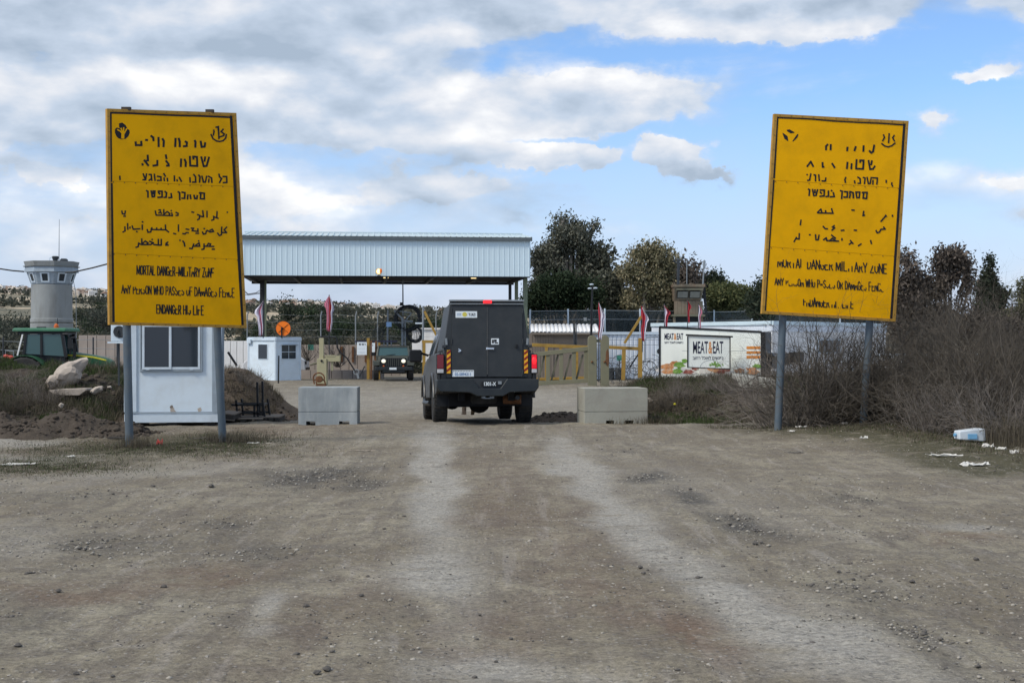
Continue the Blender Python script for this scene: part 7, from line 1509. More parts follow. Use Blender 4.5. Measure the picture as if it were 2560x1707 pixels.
# ------------------------------------------------------------------ boulders and slabs
def rocks():
    def rk(px, py, d, sx, sy, sz, mat, label, seed, rot=(0, 0, 0), name='boulder', cat='boulder', rough=.22, sub=3, group=None, sink=.0):
        me = rock_mesh(name, seed, sx, sy, sz, sub, rough); me.polygons.foreach_set('use_smooth', [True] * len(me.polygons)); me.set_sharp_from_angle(angle=R(16))
        o = link_mesh(name, me, M(mat)); p = W(px, py, d); o.location = p; o.rotation_euler = [R(a) for a in rot]; tag(o, label, cat, group); return o
    rk(165, 937, 31.0, .46, .3, .22, 'limestone', 'large pale boulder tilted on top of the left earth bank', 2, (0, -28, 10), rough=.30, sub=3)
    rk(135, 953, 30.8, .20, .15, .12, 'limestone', 'smaller pale rock tucked under the large pale boulder', 5, (0, -40, 0))
    rk(243, 975, 30.2, .13, .10, .07, 'limestone', 'small pale rock right of the flat stone slab', 8, (0, -25, 0)); rk(274, 968, 30.3, .045, .04, .03, 'limestone', 'tiny pale stone high on the left earth bank by the cabin', 9)
    rk(153, 1013, 28.8, .05, .05, .05, 'limestone', 'small pale stone low on the grassy left bank', 11)
    rk(1620, 1000, 30, .10, .08, .05, 'bark_pale', 'small brown rock at the foot of the right bank', 12); rk(1940, 995, 29.5, .22, .16, .07, 'bark_pale', 'flat brown rock below the tilted concrete slab', 14, (0, 6, 0))
    t = thing('stone_slab', W(172, 982, 30.2), 'long thin pale stone slab lying on the left earth bank', 'slab'); mb = MB(); pts = [(-.40, .06), (-.30, -.02), (-.1, -.05), (.25, -.05), (.40, .06), (.38, .10), (.0, .085), (-.2, .08)]; mb.prism(pts, 'y', -.1, .4); mb.build('slab', M('limestone'), t, bevel=.01)
    t = thing('concrete_slab', W(1895, 950, 31.2), 'broken pale concrete slab tilted on the right bank beside the sign post', 'slab')
    mb = MB(); mb.loft([[(-.50, 0, .08), (-.46, -.2, -.12), (-.10, -.3, -.28), (-.02, .0, -.02)], [(.52, .35, -.06), (.50, .1, -.16), (.52, -.05, -.26), (.55, .3, -.12)]]); mb.add([(-.50, 0, .09), (.53, .36, -.05), (.5, 1.0, .02), (-.45, .8, .14), (-.50, 0, .0), (.53, .36, -.14), (.5, 1.0, -.1), (-.45, .8, .02)], [(0, 1, 2, 3), (7, 6, 5, 4), (0, 4, 5, 1), (1, 5, 6, 2), (2, 6, 7, 3), (3, 7, 4, 0)]); mb.build('slab', M('concrete_warm'), t, bevel=.012)
    # loose stones on the road: two kinds, each copy its own thing
    st = [(382, 1217, .05, 0), (527, 1213, .07, 0), (46, 1618, .035, 0), (408, 1565, .028, 1), (792, 1680, .035, 0), (817, 1675, .04, 0), (903, 1495, .030, 0), (282, 1695, .022, 0), (128, 1617, .018, 1), (410, 1468, .04, 0), (147, 1484, .04, 0), (765, 1526, .035, 0), (278, 1546, .022, 1), (1010, 1298, .03, 0), (2480 - 1280, 1537, .02, 0), (2541 - 1280, 1502, .02, 0),
          (1888, 1367, .045, 0), (1601, 1430, .035, 0), (2440, 1404, .04, 0), (2096, 1435, .03, 0), (2281, 1459, .035, 0), (2200, 1459, .035, 0), (2056, 1329, .03, 1), (2015, 1270, .028, 1), (1424, 1593, .022, 0), (2127, 1279, .028, 1), (1380, 1385, .02, 1), (1740, 1300, .025, 1), (2505, 1328, .04, 1), (2540, 1345, .035, 1), (2446, 1336, .03, 1), (2470, 1320, .03, 1), (1726, 1220, .04, 0), (350, 1508, .02, 1), (575, 1190, .03, 1),
          (920, 1440, .025, 0), (1060, 1587, .018, 1), (1055, 1582, .015, 1), (640, 1550, .02, 1), (815, 1645, .018, 1), (640, 1388, .022, 1), (735, 1195, .02, 1), (448, 1237, .02, 1), (230, 1400, .02, 1), (190, 1690, .03, 0), (1240, 1650, .02, 0), (1560, 1480, .02, 1), (2300, 1200, .03, 1)]
    protos = {}
    for i, (px, py, r, k) in enumerate(st):
        d = CAMZ * F / (py - CY); x = X(px, d); key = (k, i % 3)
        if key not in protos:
            me = rock_mesh('stone', i + 3, 1, .8, .55, 2, .25); me.materials.append(M('stone_pale' if k else 'stone_dark')); protos[key] = me
        o = bpy.data.objects.new('stone', protos[key]); COL.objects.link(o); o.location = (x, d, surf_z(x, d) + r * .25); r = r * .6; o.scale = (r, r, r); o.rotation_euler = (0, 0, i * 1.7)
        tag(o, ('small pale' if k else 'small dark') + ' stone loose on the dirt road, ' + ('far' if py < 1250 else ('middle' if py < 1480 else 'near')) + ' part, ' + ('left side' if px < 800 else ('centre' if px < 1600 else 'right side')), 'stone', 'loose stones on the dirt road')
rocks()

# gravel, clods: nobody could count them
def scatter_gravel():
    rs = np.random.RandomState(12); base = []
    for k in range(5):
        me = rock_mesh('tmp', k + 40, 1, .85, .55, 1, .3); n = len(me.vertices); v = np.empty(n * 3, np.float32); me.vertices.foreach_get('co', v); f = np.array([p.vertices[:] for p in me.polygons]); base.append((v.reshape(-1, 3), f)); bpy.data.meshes.remove(me)
    def make(name, x, y, s, mat, lift=.0):
        z = surf_zv(x, y) + s * lift; Vs = []; Fs = []; o = 0; ks = rs.randint(0, 5, len(x)); an = rs.uniform(0, 6.28, len(x))
        for k in range(5):
            sel = ks == k; n = sel.sum()
            if not n: continue
            bv, bf = base[k]; c, s_ = np.cos(an[sel]), np.sin(an[sel]); sc = s[sel]
            P = np.empty((n, len(bv), 3)); P[:, :, 0] = (bv[None, :, 0] * c[:, None] - bv[None, :, 1] * s_[:, None]) * sc[:, None] + x[sel][:, None]; P[:, :, 1] = (bv[None, :, 0] * s_[:, None] + bv[None, :, 1] * c[:, None]) * sc[:, None] + y[sel][:, None]; P[:, :, 2] = bv[None, :, 2] * sc[:, None] + z[sel][:, None]
            Vs.append(P.reshape(-1, 3)); Fs.append((bf[None] + (np.arange(n) * len(bv))[:, None, None]).reshape(-1, 3) + o); o += n * len(bv)
        ob = mesh_np(name, np.concatenate(Vs), np.concatenate(Fs), 3, M(mat)); tag(ob, 'loose gravel chips over the dirt road', 'gravel', kind='stuff'); return ob
    n = 34000; d = 6.3 * np.exp(rs.rand(n) * np.log(27 / 6.3)); x = rs.uniform(-.42, .42, n) * d
    pale, dark, brown, gr = ground_masks(x, d); keep = rs.rand(n) < np.clip(.26 + .8 * dark - .22 * pale + .1 * brown + .3 * (np.abs(x / d) > .2), 0.03, 1) * (fbm(x * 1.2, d * 1.2, 3) > .42)
    x, d, gr, dark = x[keep], d[keep], gr[keep], dark[keep]; s = .0036 * np.exp(np.abs(rs.normal(0, .62, len(x)))) * (1 + .6 * dark) * (1 + .02 * d); s = np.clip(s, .003, .020)
    half = rs.rand(len(x)) < .5; make('gravel', x[half], d[half], s[half], 'stone_pale'); make('dark_gravel', x[~half], d[~half], s[~half], 'stone_dark')
    # clods on banks and heap
    n = 1500; x = np.concatenate([rs.uniform(-11, -6.2, n), rs.uniform(-6.8, -4.6, n // 2), rs.uniform(0, 1.6, 200)]); y = np.concatenate([rs.uniform(23.6, 25.6, n), rs.uniform(29, 32, n // 2), rs.uniform(28.8, 29.8, 200)]); s = .014 * np.exp(np.abs(rs.normal(0, .8, len(x)))); s = np.clip(s, .008, .07)
    x = np.concatenate([x, rs.uniform(-13, -8.4, 2600), rs.uniform(2.0, 7.5, 1500)]); y = np.concatenate([y, rs.uniform(28.4, 32, 2600), rs.uniform(28.6, 31.5, 1500)]); s = np.concatenate([s, np.clip(.015 * np.exp(np.abs(rs.normal(0, .8, 4100))), .01, .09)])
    ob = make('soil_clods', x, y, s, 'soil_dark'); ob['label'] = 'brown soil clods on the heap and banks'; ob['category'] = 'soil'
scatter_gravel()

# ------------------------------------------------------------------ grass and brush
def grass():
    rs = np.random.RandomState(77)
    def pts(x, y): return np.stack([x, y, surf_zv(x, y) - .01], 1)
    def lumpy(x, y, s=.9, th=.5): return fbm(x * s + 60, y * s + 4, 3) > th
    # left bank: green low down, dry on the crest
    x = rs.uniform(-16, -8.3, 52000); y = rs.uniform(27.8, 34, 52000); k = lumpy(x, y, .8, .50); tag(blades('green_grass', pts(x[k], y[k]), .13, .012, M('grass_green'), 1, .8), 'short green grass on the left earth bank', 'grass', kind='stuff')
    x = rs.uniform(-16, -8.2, 16000); y = rs.uniform(29, 33.5, 16000); k = lumpy(x, y, .7, .56); tag(blades('dry_grass', pts(x[k], y[k]), .26, .009, M('grass_dry'), 2, .7), 'dry grass stems on the left earth bank', 'grass', kind='stuff')
    # verge round the left sign
    def screen(n, cx, cy, rx, ry): a = rs.normal(0, 1, (n, 2)); px = cx + a[:, 0] * rx; py = np.maximum(cy + a[:, 1] * ry, 1045); d = CAMZ * F / (py - CY); return (px - CX) / F * d, d
    xs, ys = [], []
    for a in ((7000, 330, 1120, 190, 12), (4200, 90, 1168, 120, 12), (3200, 560, 1098, 90, 12), (2600, 480, 1122, 90, 10)): q = screen(*a); xs.append(q[0]); ys.append(q[1])
    x, y = np.concatenate(xs), np.concatenate(ys); tag(blades('verge_grass', pts(x, y), .038, .007, M('grass_dry'), 3, .9), 'sparse short dry grass round the left sign posts', 'grass', kind='stuff')
    k = rs.rand(len(x)) < .6; x2, y2 = x[k] + .05, y[k] + .05; tag(blades('verge_green_grass', pts(x2, y2), .036, .008, M('grass_green'), 4, .9), 'sparse short green grass round the left sign posts', 'grass', kind='stuff')
    # taller tufts at the foot of the posts
    q = np.concatenate([rs.normal(0, .16, (420, 2)) + (-5.65, 21.35), rs.normal(0, .2, (520, 2)) + (-4.62, 22.75), rs.normal(0, .25, (300, 2)) + (-4.2, 22.9)]); tag(blades('tall_tufts', pts(q[:, 0], q[:, 1]), .20, .006, M('grass_dry'), 5, .7), 'tall dry tufts at the foot of the left sign posts', 'grass', kind='stuff')
    # middle bank crest
    x = rs.uniform(-8.2, -4.7, 9000); y = rs.uniform(29.4, 33.5, 9000); k = lumpy(x, y, .9, .46) & (x < -5.2); tag(blades('dry_grass', pts(x[k], y[k]), .15, .009, M('grass_dry'), 6, .8), 'dry grass on the brown soil bank beside the cabin', 'grass', kind='stuff')
    # right bank
    x = rs.uniform(1.9, 8.5, 30000); y = rs.uniform(27.8, 33.5, 30000); k = lumpy(x, y, .8, .42); tag(blades('dry_grass', pts(x[k], y[k]), .16, .009, M('grass_dry'), 7, .8), 'dry grass on the right earth bank', 'grass', kind='stuff')
    x = rs.uniform(1.9, 6.5, 16000); y = rs.uniform(28, 32.5, 16000); k = lumpy(x, y, .6, .52); tag(blades('green_grass', pts(x[k], y[k]), .11, .011, M('grass_green'), 8, .8), 'green grass patches on the right earth bank', 'grass', kind='stuff')
    # right verge, thickening to tall dead grass under the brush
    def strip(n, x0, x1, y0, y1): return rs.uniform(x0, x1, n), rs.uniform(y0, y1, n)
    x, y = strip(30000, 3.6, 11.5, 17.5, 27); px = CX + F * x / y; py = CY + F * CAMZ / y; edge = np.interp(px, [1600, 1950, 2200, 2400, 2560, 2800], [1050, 1066, 1085, 1120, 1150, 1190]) + (fbm(x * 1.3, y * 1.3, 3) - .5) * 40
    k = py < edge + 12; tag(blades('verge_grass', pts(x[k], y[k]), .07, .007, M('grass_dry'), 9, .9), 'short dry grass along the right verge', 'grass', kind='stuff')
    k2 = k & (rs.rand(len(x)) < .35) & (px < 2500); tag(blades('verge_green_grass', pts(x[k2] + .04, y[k2]), .05, .009, M('grass_green'), 10, .9), 'short green grass along the right verge', 'grass', kind='stuff')
    x, y = strip(30000, 4.9, 13, 18.6, 28); px = CX + F * x / y; py = CY + F * CAMZ / y; edge = np.interp(px, [1600, 2150, 2300, 2400, 2560, 2800], [1000, 1050, 1085, 1108, 1138, 1180]) + (fbm(x * 1.1, y * 1.1, 3) - .5) * 36
    k = (py < edge) & (rs.rand(len(x)) < np.interp(px, [2000, 2250, 2450], [.15, .5, 1])); tag(blades('tall_dead_grass', pts(x[k], y[k]), .42, .007, M('grass_dry'), 11, .45), 'tall dead grass below the brush on the right', 'grass', kind='stuff')
grass()

def brush():
    rs = np.random.RandomState(31); variants = []
    cfg = [(80, 1.4, 1.0, 8, .010), (60, 1.65, 1.2, 8, .013), (100, 1.2, .9, 7, .009), (50, 1.95, 1.1, 9, .015)]
    for i, (nst, h, lean, br, r0) in enumerate(cfg):
        A_, B_, ra, rb = twig_segs(rs, nst, h, 1, 7, .24, br * .6, .5, r0, lean, 2, .45); o = segs_mesh('stems', A_, B_, ra, rb, M('twig') if i != 2 else M('twig_pale')); variants.append(o.data); bpy.data.objects.remove(o)
    # (px, base depth, variant, scale, label)
    sp = [(1985, 25.9, 2, 1.35, 'low twiggy bush right behind the post of the worn sign'), (2040, 25.6, 0, 1.3, 'dense leafless bush between the two posts of the worn sign'), (2100, 26.2, 3, 1.1, 'leafless bush spreading behind the middle of the worn sign'), (2150, 26.6, 0, 1.4, 'pale twiggy bush beside the right post of the worn sign'),
          (2215, 26.2, 1, 1.1, 'grey bush immediately right of the worn sign'), (2265, 25.0, 0, 1.25, 'tall dark bush with crossing branches right of the worn sign'), (2320, 26.5, 3, 1.05, 'big arching bush rising above the thicket'), (2370, 24.2, 0, 1.2, 'dense bush above the white plastic can'),
          (2420, 25.5, 3, 1.1, 'tall arching bush behind the white plastic can'), (2470, 23.6, 1, 1.15, 'grey bush right of the white plastic can'), (2520, 24.8, 3, 1.15, 'tall bush near the right edge of the thicket'), (2560, 22.6, 0, 1.25, 'dark bush at the right frame edge, lower one'),
          (2620, 23.6, 3, 1.1, 'tall bush at the right frame edge'), (2480, 27.5, 0, 1.5, 'broad bush at the back of the thicket under the cypress'), (2380, 28.2, 0, 1.45, 'broad dark bush at the back of the thicket'), (2290, 28.8, 0, 1.4, 'broad bush at the back of the thicket by the bare tree'),
          (2580, 28.0, 0, 1.6, 'broad bush at the back of the thicket near the pine'), (2330, 23.3, 2, .8, 'small pale bush left of the white plastic can'), (2500, 21.9, 2, .9, 'small pale bush low at the right verge'), (2440, 26.6, 1, 1.35, 'thick grey bush in the middle of the thicket'), (2545, 26.4, 1, 1.4, 'thick grey bush right of the thicket middle'), (2230, 27.6, 3, .85, 'thin arching bush against the white building')]
    for i, (px, d, v, s, lb) in enumerate(sp):
        x = X(px, d); t = thing('dry_bush', (x, d, surf_z(x, d) - .03), lb, 'bush', 'leafless bushes of the right thicket', rz=i * 2.1); o = link_mesh('stems', variants[v], M('twig'), t); t.scale = (s, s, s)
    # small weeds on banks
    wd = [(1860, 30.6, 2, .42, 'low dry weed on the right bank under the framed board'), (1790, 30.8, 2, .38, 'low dry weed on the right bank left of the tilted slab'), (1700, 30.2, 2, .40, 'low dry weed in the middle of the right bank'), (1925, 29.6, 2, .5, 'dry weed beside the left post of the worn sign'), (620, 31.6, 2, .38, 'low dry weed on the crest of the brown soil bank'), (640, 30.8, 0, .30, 'dark dry weed on the brown soil bank right of the rack'),
          (60, 30.5, 2, .5, 'dry weed at the far left on the earth bank'), (110, 29.8, 2, .45, 'dry weed below the large pale boulder'), (25, 29.2, 0, .45, 'dark dry weed at the far left foot of the bank'), (1640, 29.6, 0, .34, 'dark weed right of the beige concrete block'), (1560, 31.5, 0, .30, 'dark weed on the bank crest behind the beige concrete block')]
    for i, (px, d, v, s, lb) in enumerate(wd):
        x = X(px, d); t = thing('dry_weed', (x, d, surf_z(x, d) - .02), lb, 'weed', rz=i); link_mesh('stems', variants[v], M('twig'), t); t.scale = (s * 1.2, s, s)
brush()

# ------------------------------------------------------------------ litter
def litter():
    def ground_at(px, py): d = CAMZ * F / (py - CY); return Vector((X(px, d), d, surf_z(X(px, d), d)))
    def scrap(px, py, w, mat, label, seed, h=.03, name='litter_scrap', cat='litter', long=1.):
        p = ground_at(px, py); rs = random.Random(seed); me = bpy.data.meshes.new(name); n = 7; vs = []; 
        for j in range(n):
            for i in range(n): vs.append(((i / (n - 1) - .5) * w * long + rs.uniform(-.1, .1) * w / n, (j / (n - 1) - .5) * w * .6 + rs.uniform(-.1, .1) * w / n, max(.006, h * rs.uniform(.1, 1.2) * (1 if (i + j) % 2 else .4))))
        me.from_pydata(vs, [], [(j * n + i, j * n + i + 1, (j + 1) * n + i + 1, (j + 1) * n + i) for j in range(n - 1) for i in range(n - 1) if not (i in (0, n - 2) and j in (0, n - 2))]); o = link_mesh(name, me, M(mat)); o.location = p; o.rotation_euler = (0, 0, rs.uniform(-.3, .3)); tag(o, label, cat); s = o.modifiers.new('s', 'SOLIDIFY'); s.thickness = .003
    scrap(178, 1143, .11, 'litter', 'crumpled white paper scrap on the verge below the left bank', 1); scrap(634, 1106, .13, 'litter', 'white paper scrap on the verge right of the left sign', 2, .02, long=1.5); scrap(672, 1108, .09, 'stone_pale', 'small pale scrap near the blue grey block', 3, .02)
    scrap(40, 1160, .3, 'litter', 'torn white sheet on the ground at the far left', 4, .02, long=1.6); scrap(399, 1112, .09, 'plastic_red', 'small crumpled red wrapper in the grass between the left sign posts', 5, .09)
    scrap(2003, 1082, .16, 'litter', 'white paper scrap in front of the worn sign', 6, .03, long=1.3); scrap(1980, 1090, .09, 'litter', 'small white scrap left of the sign foot paper', 7); scrap(2110, 1080, .12, 'stone_pale', 'grey scrap near the dark plank', 8, .05)
    scrap(2160, 1112, .12, 'litter', 'white crumpled scrap on the right verge', 9, .04); scrap(2360, 1148, .10, 'litter', 'long twisted white strip of plastic at the right verge', 10, .03, long=5); scrap(2436, 1166, .30, 'litter', 'torn pale paper heap at the right road edge', 11, .05, long=1.3)
    scrap(2470, 1130, .16, 'litter', 'pale scrap below the white plastic can', 12, .06); scrap(2502, 1136, .14, 'litter', 'second pale scrap right below the white plastic can', 13, .05); scrap(2536, 1143, .12, 'litter', 'white crumpled scrap near the right frame edge', 14, .07)
    scrap(906, 1125, .10, 'bark_pale', 'thin pale stick lying on the road left of the track', 15, .02, 'stick', 'stick', 4); scrap(1985, 1137, .09, 'stone_dark', 'short dark strip lying on the road below the worn sign', 16, .02, 'dark_strip', 'debris', 3); scrap(500, 1095, .14, 'stone_dark', 'dark strip of debris between the left sign posts', 17, .03, 'dark_strip', 'debris', 2.5)
    p = ground_at(2110, 1071); t = thing('dark_plank', p + Vector((0, 0, .05)), 'dark charred plank lying between the posts of the worn sign', 'plank', rz=R(4)); mb = MB(); mb.box(-.33, .33, -.04, .04, .0, .035); mb.box(-.36, .2, -.12, -.06, -.03, .0); mb.build('plank', M('wood_dark'), t, bevel=.005)
    p = ground_at(300, 1098); t = thing('dark_plank', p + Vector((0, 0, .02)), 'dark plank left of the nearest sign post on the verge', 'plank', rz=R(-3)); mb = MB(); mb.box(-.2, .2, -.04, .04, .0, .03); mb.build('plank', M('wood_dark'), t, bevel=.005)
    p = W(2424, 1101, 21.6); t = thing('plastic_can', p, 'white plastic can with a blue label lying in the dead grass', 'plastic can', rz=R(8)); mb = MB(); mb.loft([[(-.21, -.1, .02), (-.21, -.1, .15), (-.21, .1, .15), (-.21, .1, .02)], [(.15, -.12, -.01), (.15, -.12, .19), (.15, .12, .19), (.15, .12, -.01)], [(.21, -.11, .0), (.20, -.11, .18), (.20, .11, .18), (.21, .11, .0)]]); mb.build('body', M('plastic_white'), t, bevel=.02)
    mb = MB(); mb.box(-.09, .06, -.135, -.125, .03, .11); mb.build('label_patch', M('plastic_blue'), t, bevel=.003); mb = MB(); mb.tube([(-.22, 0, .09), (-.25, 0, .09)], .025, 10); mb.build('cap', M('plastic_blue'), t)
    scrap(2179, 1006, .16, 'plastic_white', 'white crumpled bag caught behind the right post of the worn sign', 19, .16, 'plastic_bag', 'bag'); bpy.data.objects['plastic_bag'].location = W(2181, 1006, 26); bpy.data.objects['plastic_bag'].rotation_euler = (R(70), 0, 0)
    o = thing('yellow_wrapper', W(1687, 1010, 29.2), 'tiny yellow wrapper on the right bank', 'litter'); mb = MB(); mb.sphere((0, 0, 0), .03, (1, .6, .8), 6); mb.build('wrapper', M('tractor_yellow'), o)
litter()

# ------------------------------------------------------------------ trees
def L_(px, py, rx, ry, d, base, dy=0., rd=None):
    """crown lobe from its place in view: centre, half widths, distance"""
    p = W(px, py, d); return (p.x - base.x, dy, p.z - base.z, rx / F * d, (rd or rx) / F * d, ry / F * d)
def big_trees():
    d = 92.; b = Vector((X(1425, d), d, -1.)); lob = [L_(1400, 600, 50, 52, d, b), (L_(1460, 610, 52, 55, d, b)), L_(1375, 660, 45, 60, d, b), L_(1445, 690, 65, 75, d, b), L_(1485, 660, 35, 50, d, b), L_(1350, 720, 30, 40, d, b), L_(1410, 560, 22, 20, d, b), L_(1470, 572, 25, 20, d, b)]
    tree('eucalyptus_tree', b, lob, 400, 62, .22, M('leaf_euc'), M('bark_pale'), 'tallest dark eucalyptus tree, right of the canopy', seed=2, spread=.25, trunk_r=.5, hollow=.3, droop=1.0, lumps=9)
    lob = [L_(1516, 640, 10, 16, d, b), L_(1505, 665, 10, 16, d, b)]
    tree('eucalyptus_tree', Vector((X(1508, d), d - 1, -1.)), [L_(1519, 640, 9, 14, d, Vector((X(1508, d), d, -1.))), L_(1505, 670, 12, 22, d, Vector((X(1508, d), d, -1.))), L_(1500, 720, 22, 36, d, Vector((X(1508, d), d, -1.)))], 60, 40, .3, M('leaf_euc'), M('bark'), 'slender dark tree leaning out right of the tall eucalyptus', seed=3, spread=.35, trunk_r=.15)
    d = 90.; b = Vector((X(1395, d), d - 2, -1)); tree('evergreen_shrub', b, [L_(1360, 745, 42, 40, d, b), L_(1410, 735, 50, 42, d, b), L_(1465, 750, 36, 40, d, b), L_(1335, 755, 26, 30, d, b)], 300, 70, .20, M('leaf_shrub'), M('bark'), 'broad dark green shrub below the tall eucalyptus', 'shrub', seed=4, spread=.3, trunk_r=.2, hollow=.3, lumps=7)
    d = 88.; b = Vector((X(1620, d), d, -1)); lob = [L_(1612, 645, 32, 32, d, b), L_(1655, 650, 32, 36, d, b), L_(1590, 690, 36, 36, d, b), L_(1650, 705, 44, 44, d, b), L_(1600, 740, 46, 34, d, b), L_(1665, 750, 36, 30, d, b)]
    tree('eucalyptus_tree', b, lob, 300, 58, .20, M('leaf_gold'), M('bark_pale'), 'golden green eucalyptus tree left of the brown watchtower', seed=6, spread=.24, trunk_r=.42, hollow=.3, droop=1.0, lumps=8)
    d = 90.; b = Vector((X(1533, d), d, -1)); tree('cypress_tree', b, [L_(1533, 715, 18, 34, d, b), L_(1540, 750, 26, 30, d, b)], 80, 55, .26, M('leaf_euc'), M('bark'), 'small dark pointed tree between the two eucalyptus trees', seed=7, spread=.32, trunk_r=.16)
    d = 92.; b = Vector((X(1700, d), d, -1)); tree('pale_dry_tree', b, [L_(1712, 690, 30, 26, d, b), L_(1690, 705, 26, 30, d, b), L_(1730, 670, 12, 10, d, b)], 90, 34, .26, M('leaf_brown'), M('bark_pale'), 'sparse pale dry tree behind the brown watchtower', seed=8, spread=.4, trunk_r=.2)
    d = 96.; b = Vector((X(1778, d), d, -1)); tree('pine_tree', b, [L_(1782, 705, 18, 14, d, b), L_(1765, 715, 14, 10, d, b), L_(1790, 720, 20, 14, d, b)], 60, 60, .22, M('leaf_cyp'), M('bark'), 'dark round pine top right of the watchtower antenna', seed=9, spread=.3, trunk_r=.2)
    d = 90.; b = Vector((X(1830, d), d, -1)); tree('olive_tree', b, [L_(1790, 750, 32, 32, d, b), L_(1840, 745, 34, 28, d, b), L_(1870, 755, 30, 28, d, b)], 260, 60, .19, M('leaf_olive'), M('bark'), 'yellow green rounded tree right of the brown watchtower', seed=10, spread=.24, trunk_r=.25, lumps=7)
    d = 86.; b = Vector((X(1905, d), d, -1)); tree('cedar_tree', b, [L_(1905, 720, 9, 20, d, b), L_(1905, 750, 22, 12, d, b), L_(1900, 772, 30, 10, d, b), L_(1915, 735, 14, 8, d, b)], 90, 40, .26, M('leaf_cyp'), M('bark'), 'dark tiered cedar half hidden by the left edge of the worn sign', seed=11, spread=.28, trunk_r=.2)
    for (px, q, rx, ry, dd, lb, sd) in ((1560, 800, 60, 30, 92, 'low grey green hedge shrub behind the net fence left part', 12), (1700, 800, 70, 26, 94, 'low grey green shrub behind the watchtower foot', 13), (1850, 800, 70, 26, 96, 'low grey green shrub behind the long white building', 14), (1990, 800, 80, 26, 96, 'low dark shrub behind the worn sign foot', 15), (2130, 795, 80, 34, 96, 'low dark shrub seen between the worn sign posts', 16)):
        b = Vector((X(px, dd), dd, -1)); tree('hedge_shrub', b, [L_(px, q, rx, ry, dd, b)], 130, 60, .20, M('leaf_far'), M('bark'), lb, 'shrub', seed=sd, spread=.4, trunk_r=.12)
    # right edge: bare twiggy tree with clumps, cypress, pine
    d = 46.; b = Vector((X(2275, d), d, -.3)); t = tree('bare_tree', b, [L_(2258, 670, 34, 40, d, b), L_(2285, 720, 40, 50, d, b), L_(2270, 790, 46, 50, d, b), L_(2285, 850, 40, 40, d, b), L_(2240, 740, 20, 50, d, b)], 270, 46, .13, M('leaf_brown'), M('twig'), 'half bare brown tree right beside the worn sign', seed=17, spread=.17, trunk_r=.16, hollow=.2, lumps=6)
    rs = np.random.RandomState(5); A_, B_, ra, rb = twig_segs(rs, 26, 3.3, 1, 7, .2, 6, .42, .024, .6, 2, .3); segs_mesh('branches', A_, B_, ra, rb, M('twig'), t)
    b = Vector((X(2375, d), d, -.3)); t = tree('bare_tree', b, [L_(2385, 655, 34, 26, d, b), L_(2405, 680, 24, 24, d, b), L_(2350, 650, 16, 24, d, b), L_(2370, 700, 26, 22, d, b), L_(2410, 730, 16, 34, d, b), L_(2345, 740, 14, 40, d, b)], 130, 44, .13, M('leaf_brown'), M('twig'), 'bare weeping tree with brown seed clumps left of the cypress', seed=18, spread=.15, trunk_r=.10, hollow=.2, trunk_h=3.2, lumps=6, droop=1.0)
    rs = np.random.RandomState(6); A_, B_, ra, rb = twig_segs(rs, 22, 2.9, 1, 7, .2, 7, .45, .020, .5, 2, .2); segs_mesh('branches', A_, B_, ra, rb, M('twig'), t)
    d = 62.; b = Vector((X(2475, d), d, -.3)); lob = [L_(2474, 660, 5, 22, d, b), L_(2474, 695, 10, 28, d, b), L_(2476, 735, 18, 34, d, b), L_(2478, 785, 30, 44, d, b), L_(2452, 745, 10, 44, d, b), L_(2497, 760, 14, 38, d, b), L_(2508, 740, 7, 14, d, b)]
    tree('cypress_tree', b, lob, 330, 52, .15, M('leaf_cyp'), M('bark'), 'dark pointed cypress rising above the right thicket', seed=19, spread=.13, trunk_r=.15, hollow=.5)
    d = 58.; b = Vector((X(2562, d), d, -.3)); lob = [L_(2560, 705, 12, 12, d, b), L_(2556, 735, 20, 10, d, b), L_(2558, 762, 28, 10, d, b), L_(2556, 790, 38, 12, d, b), L_(2560, 825, 46, 16, d, b), L_(2565, 870, 50, 30, d, b)]
    tree('pine_tree', b, lob, 260, 46, .17, M('leaf_pine'), M('bark'), 'tiered pine cut by the right frame edge', seed=20, spread=.14, trunk_r=.16, hollow=.35, elong=3.2)
    for (px, q, rx, ry, dd, lb, sd, mt) in ((2330, 790, 60, 40, 52, 'dark shrub at the back behind the bare trees', 21, 'leaf_brown'), (2420, 800, 60, 40, 50, 'dark shrub below the cypress', 22, 'leaf_brown'), (2540, 830, 60, 50, 48, 'dark shrub below the tiered pine', 23, 'leaf_brown')):
        b = Vector((X(px, dd), dd, -.3)); tree('dense_shrub', b, [L_(px, q + 20, rx, ry, dd, b)], 110, 50, .12, M(mt), M('twig'), lb, 'shrub', seed=sd, spread=.25, trunk_r=.08)
big_trees()

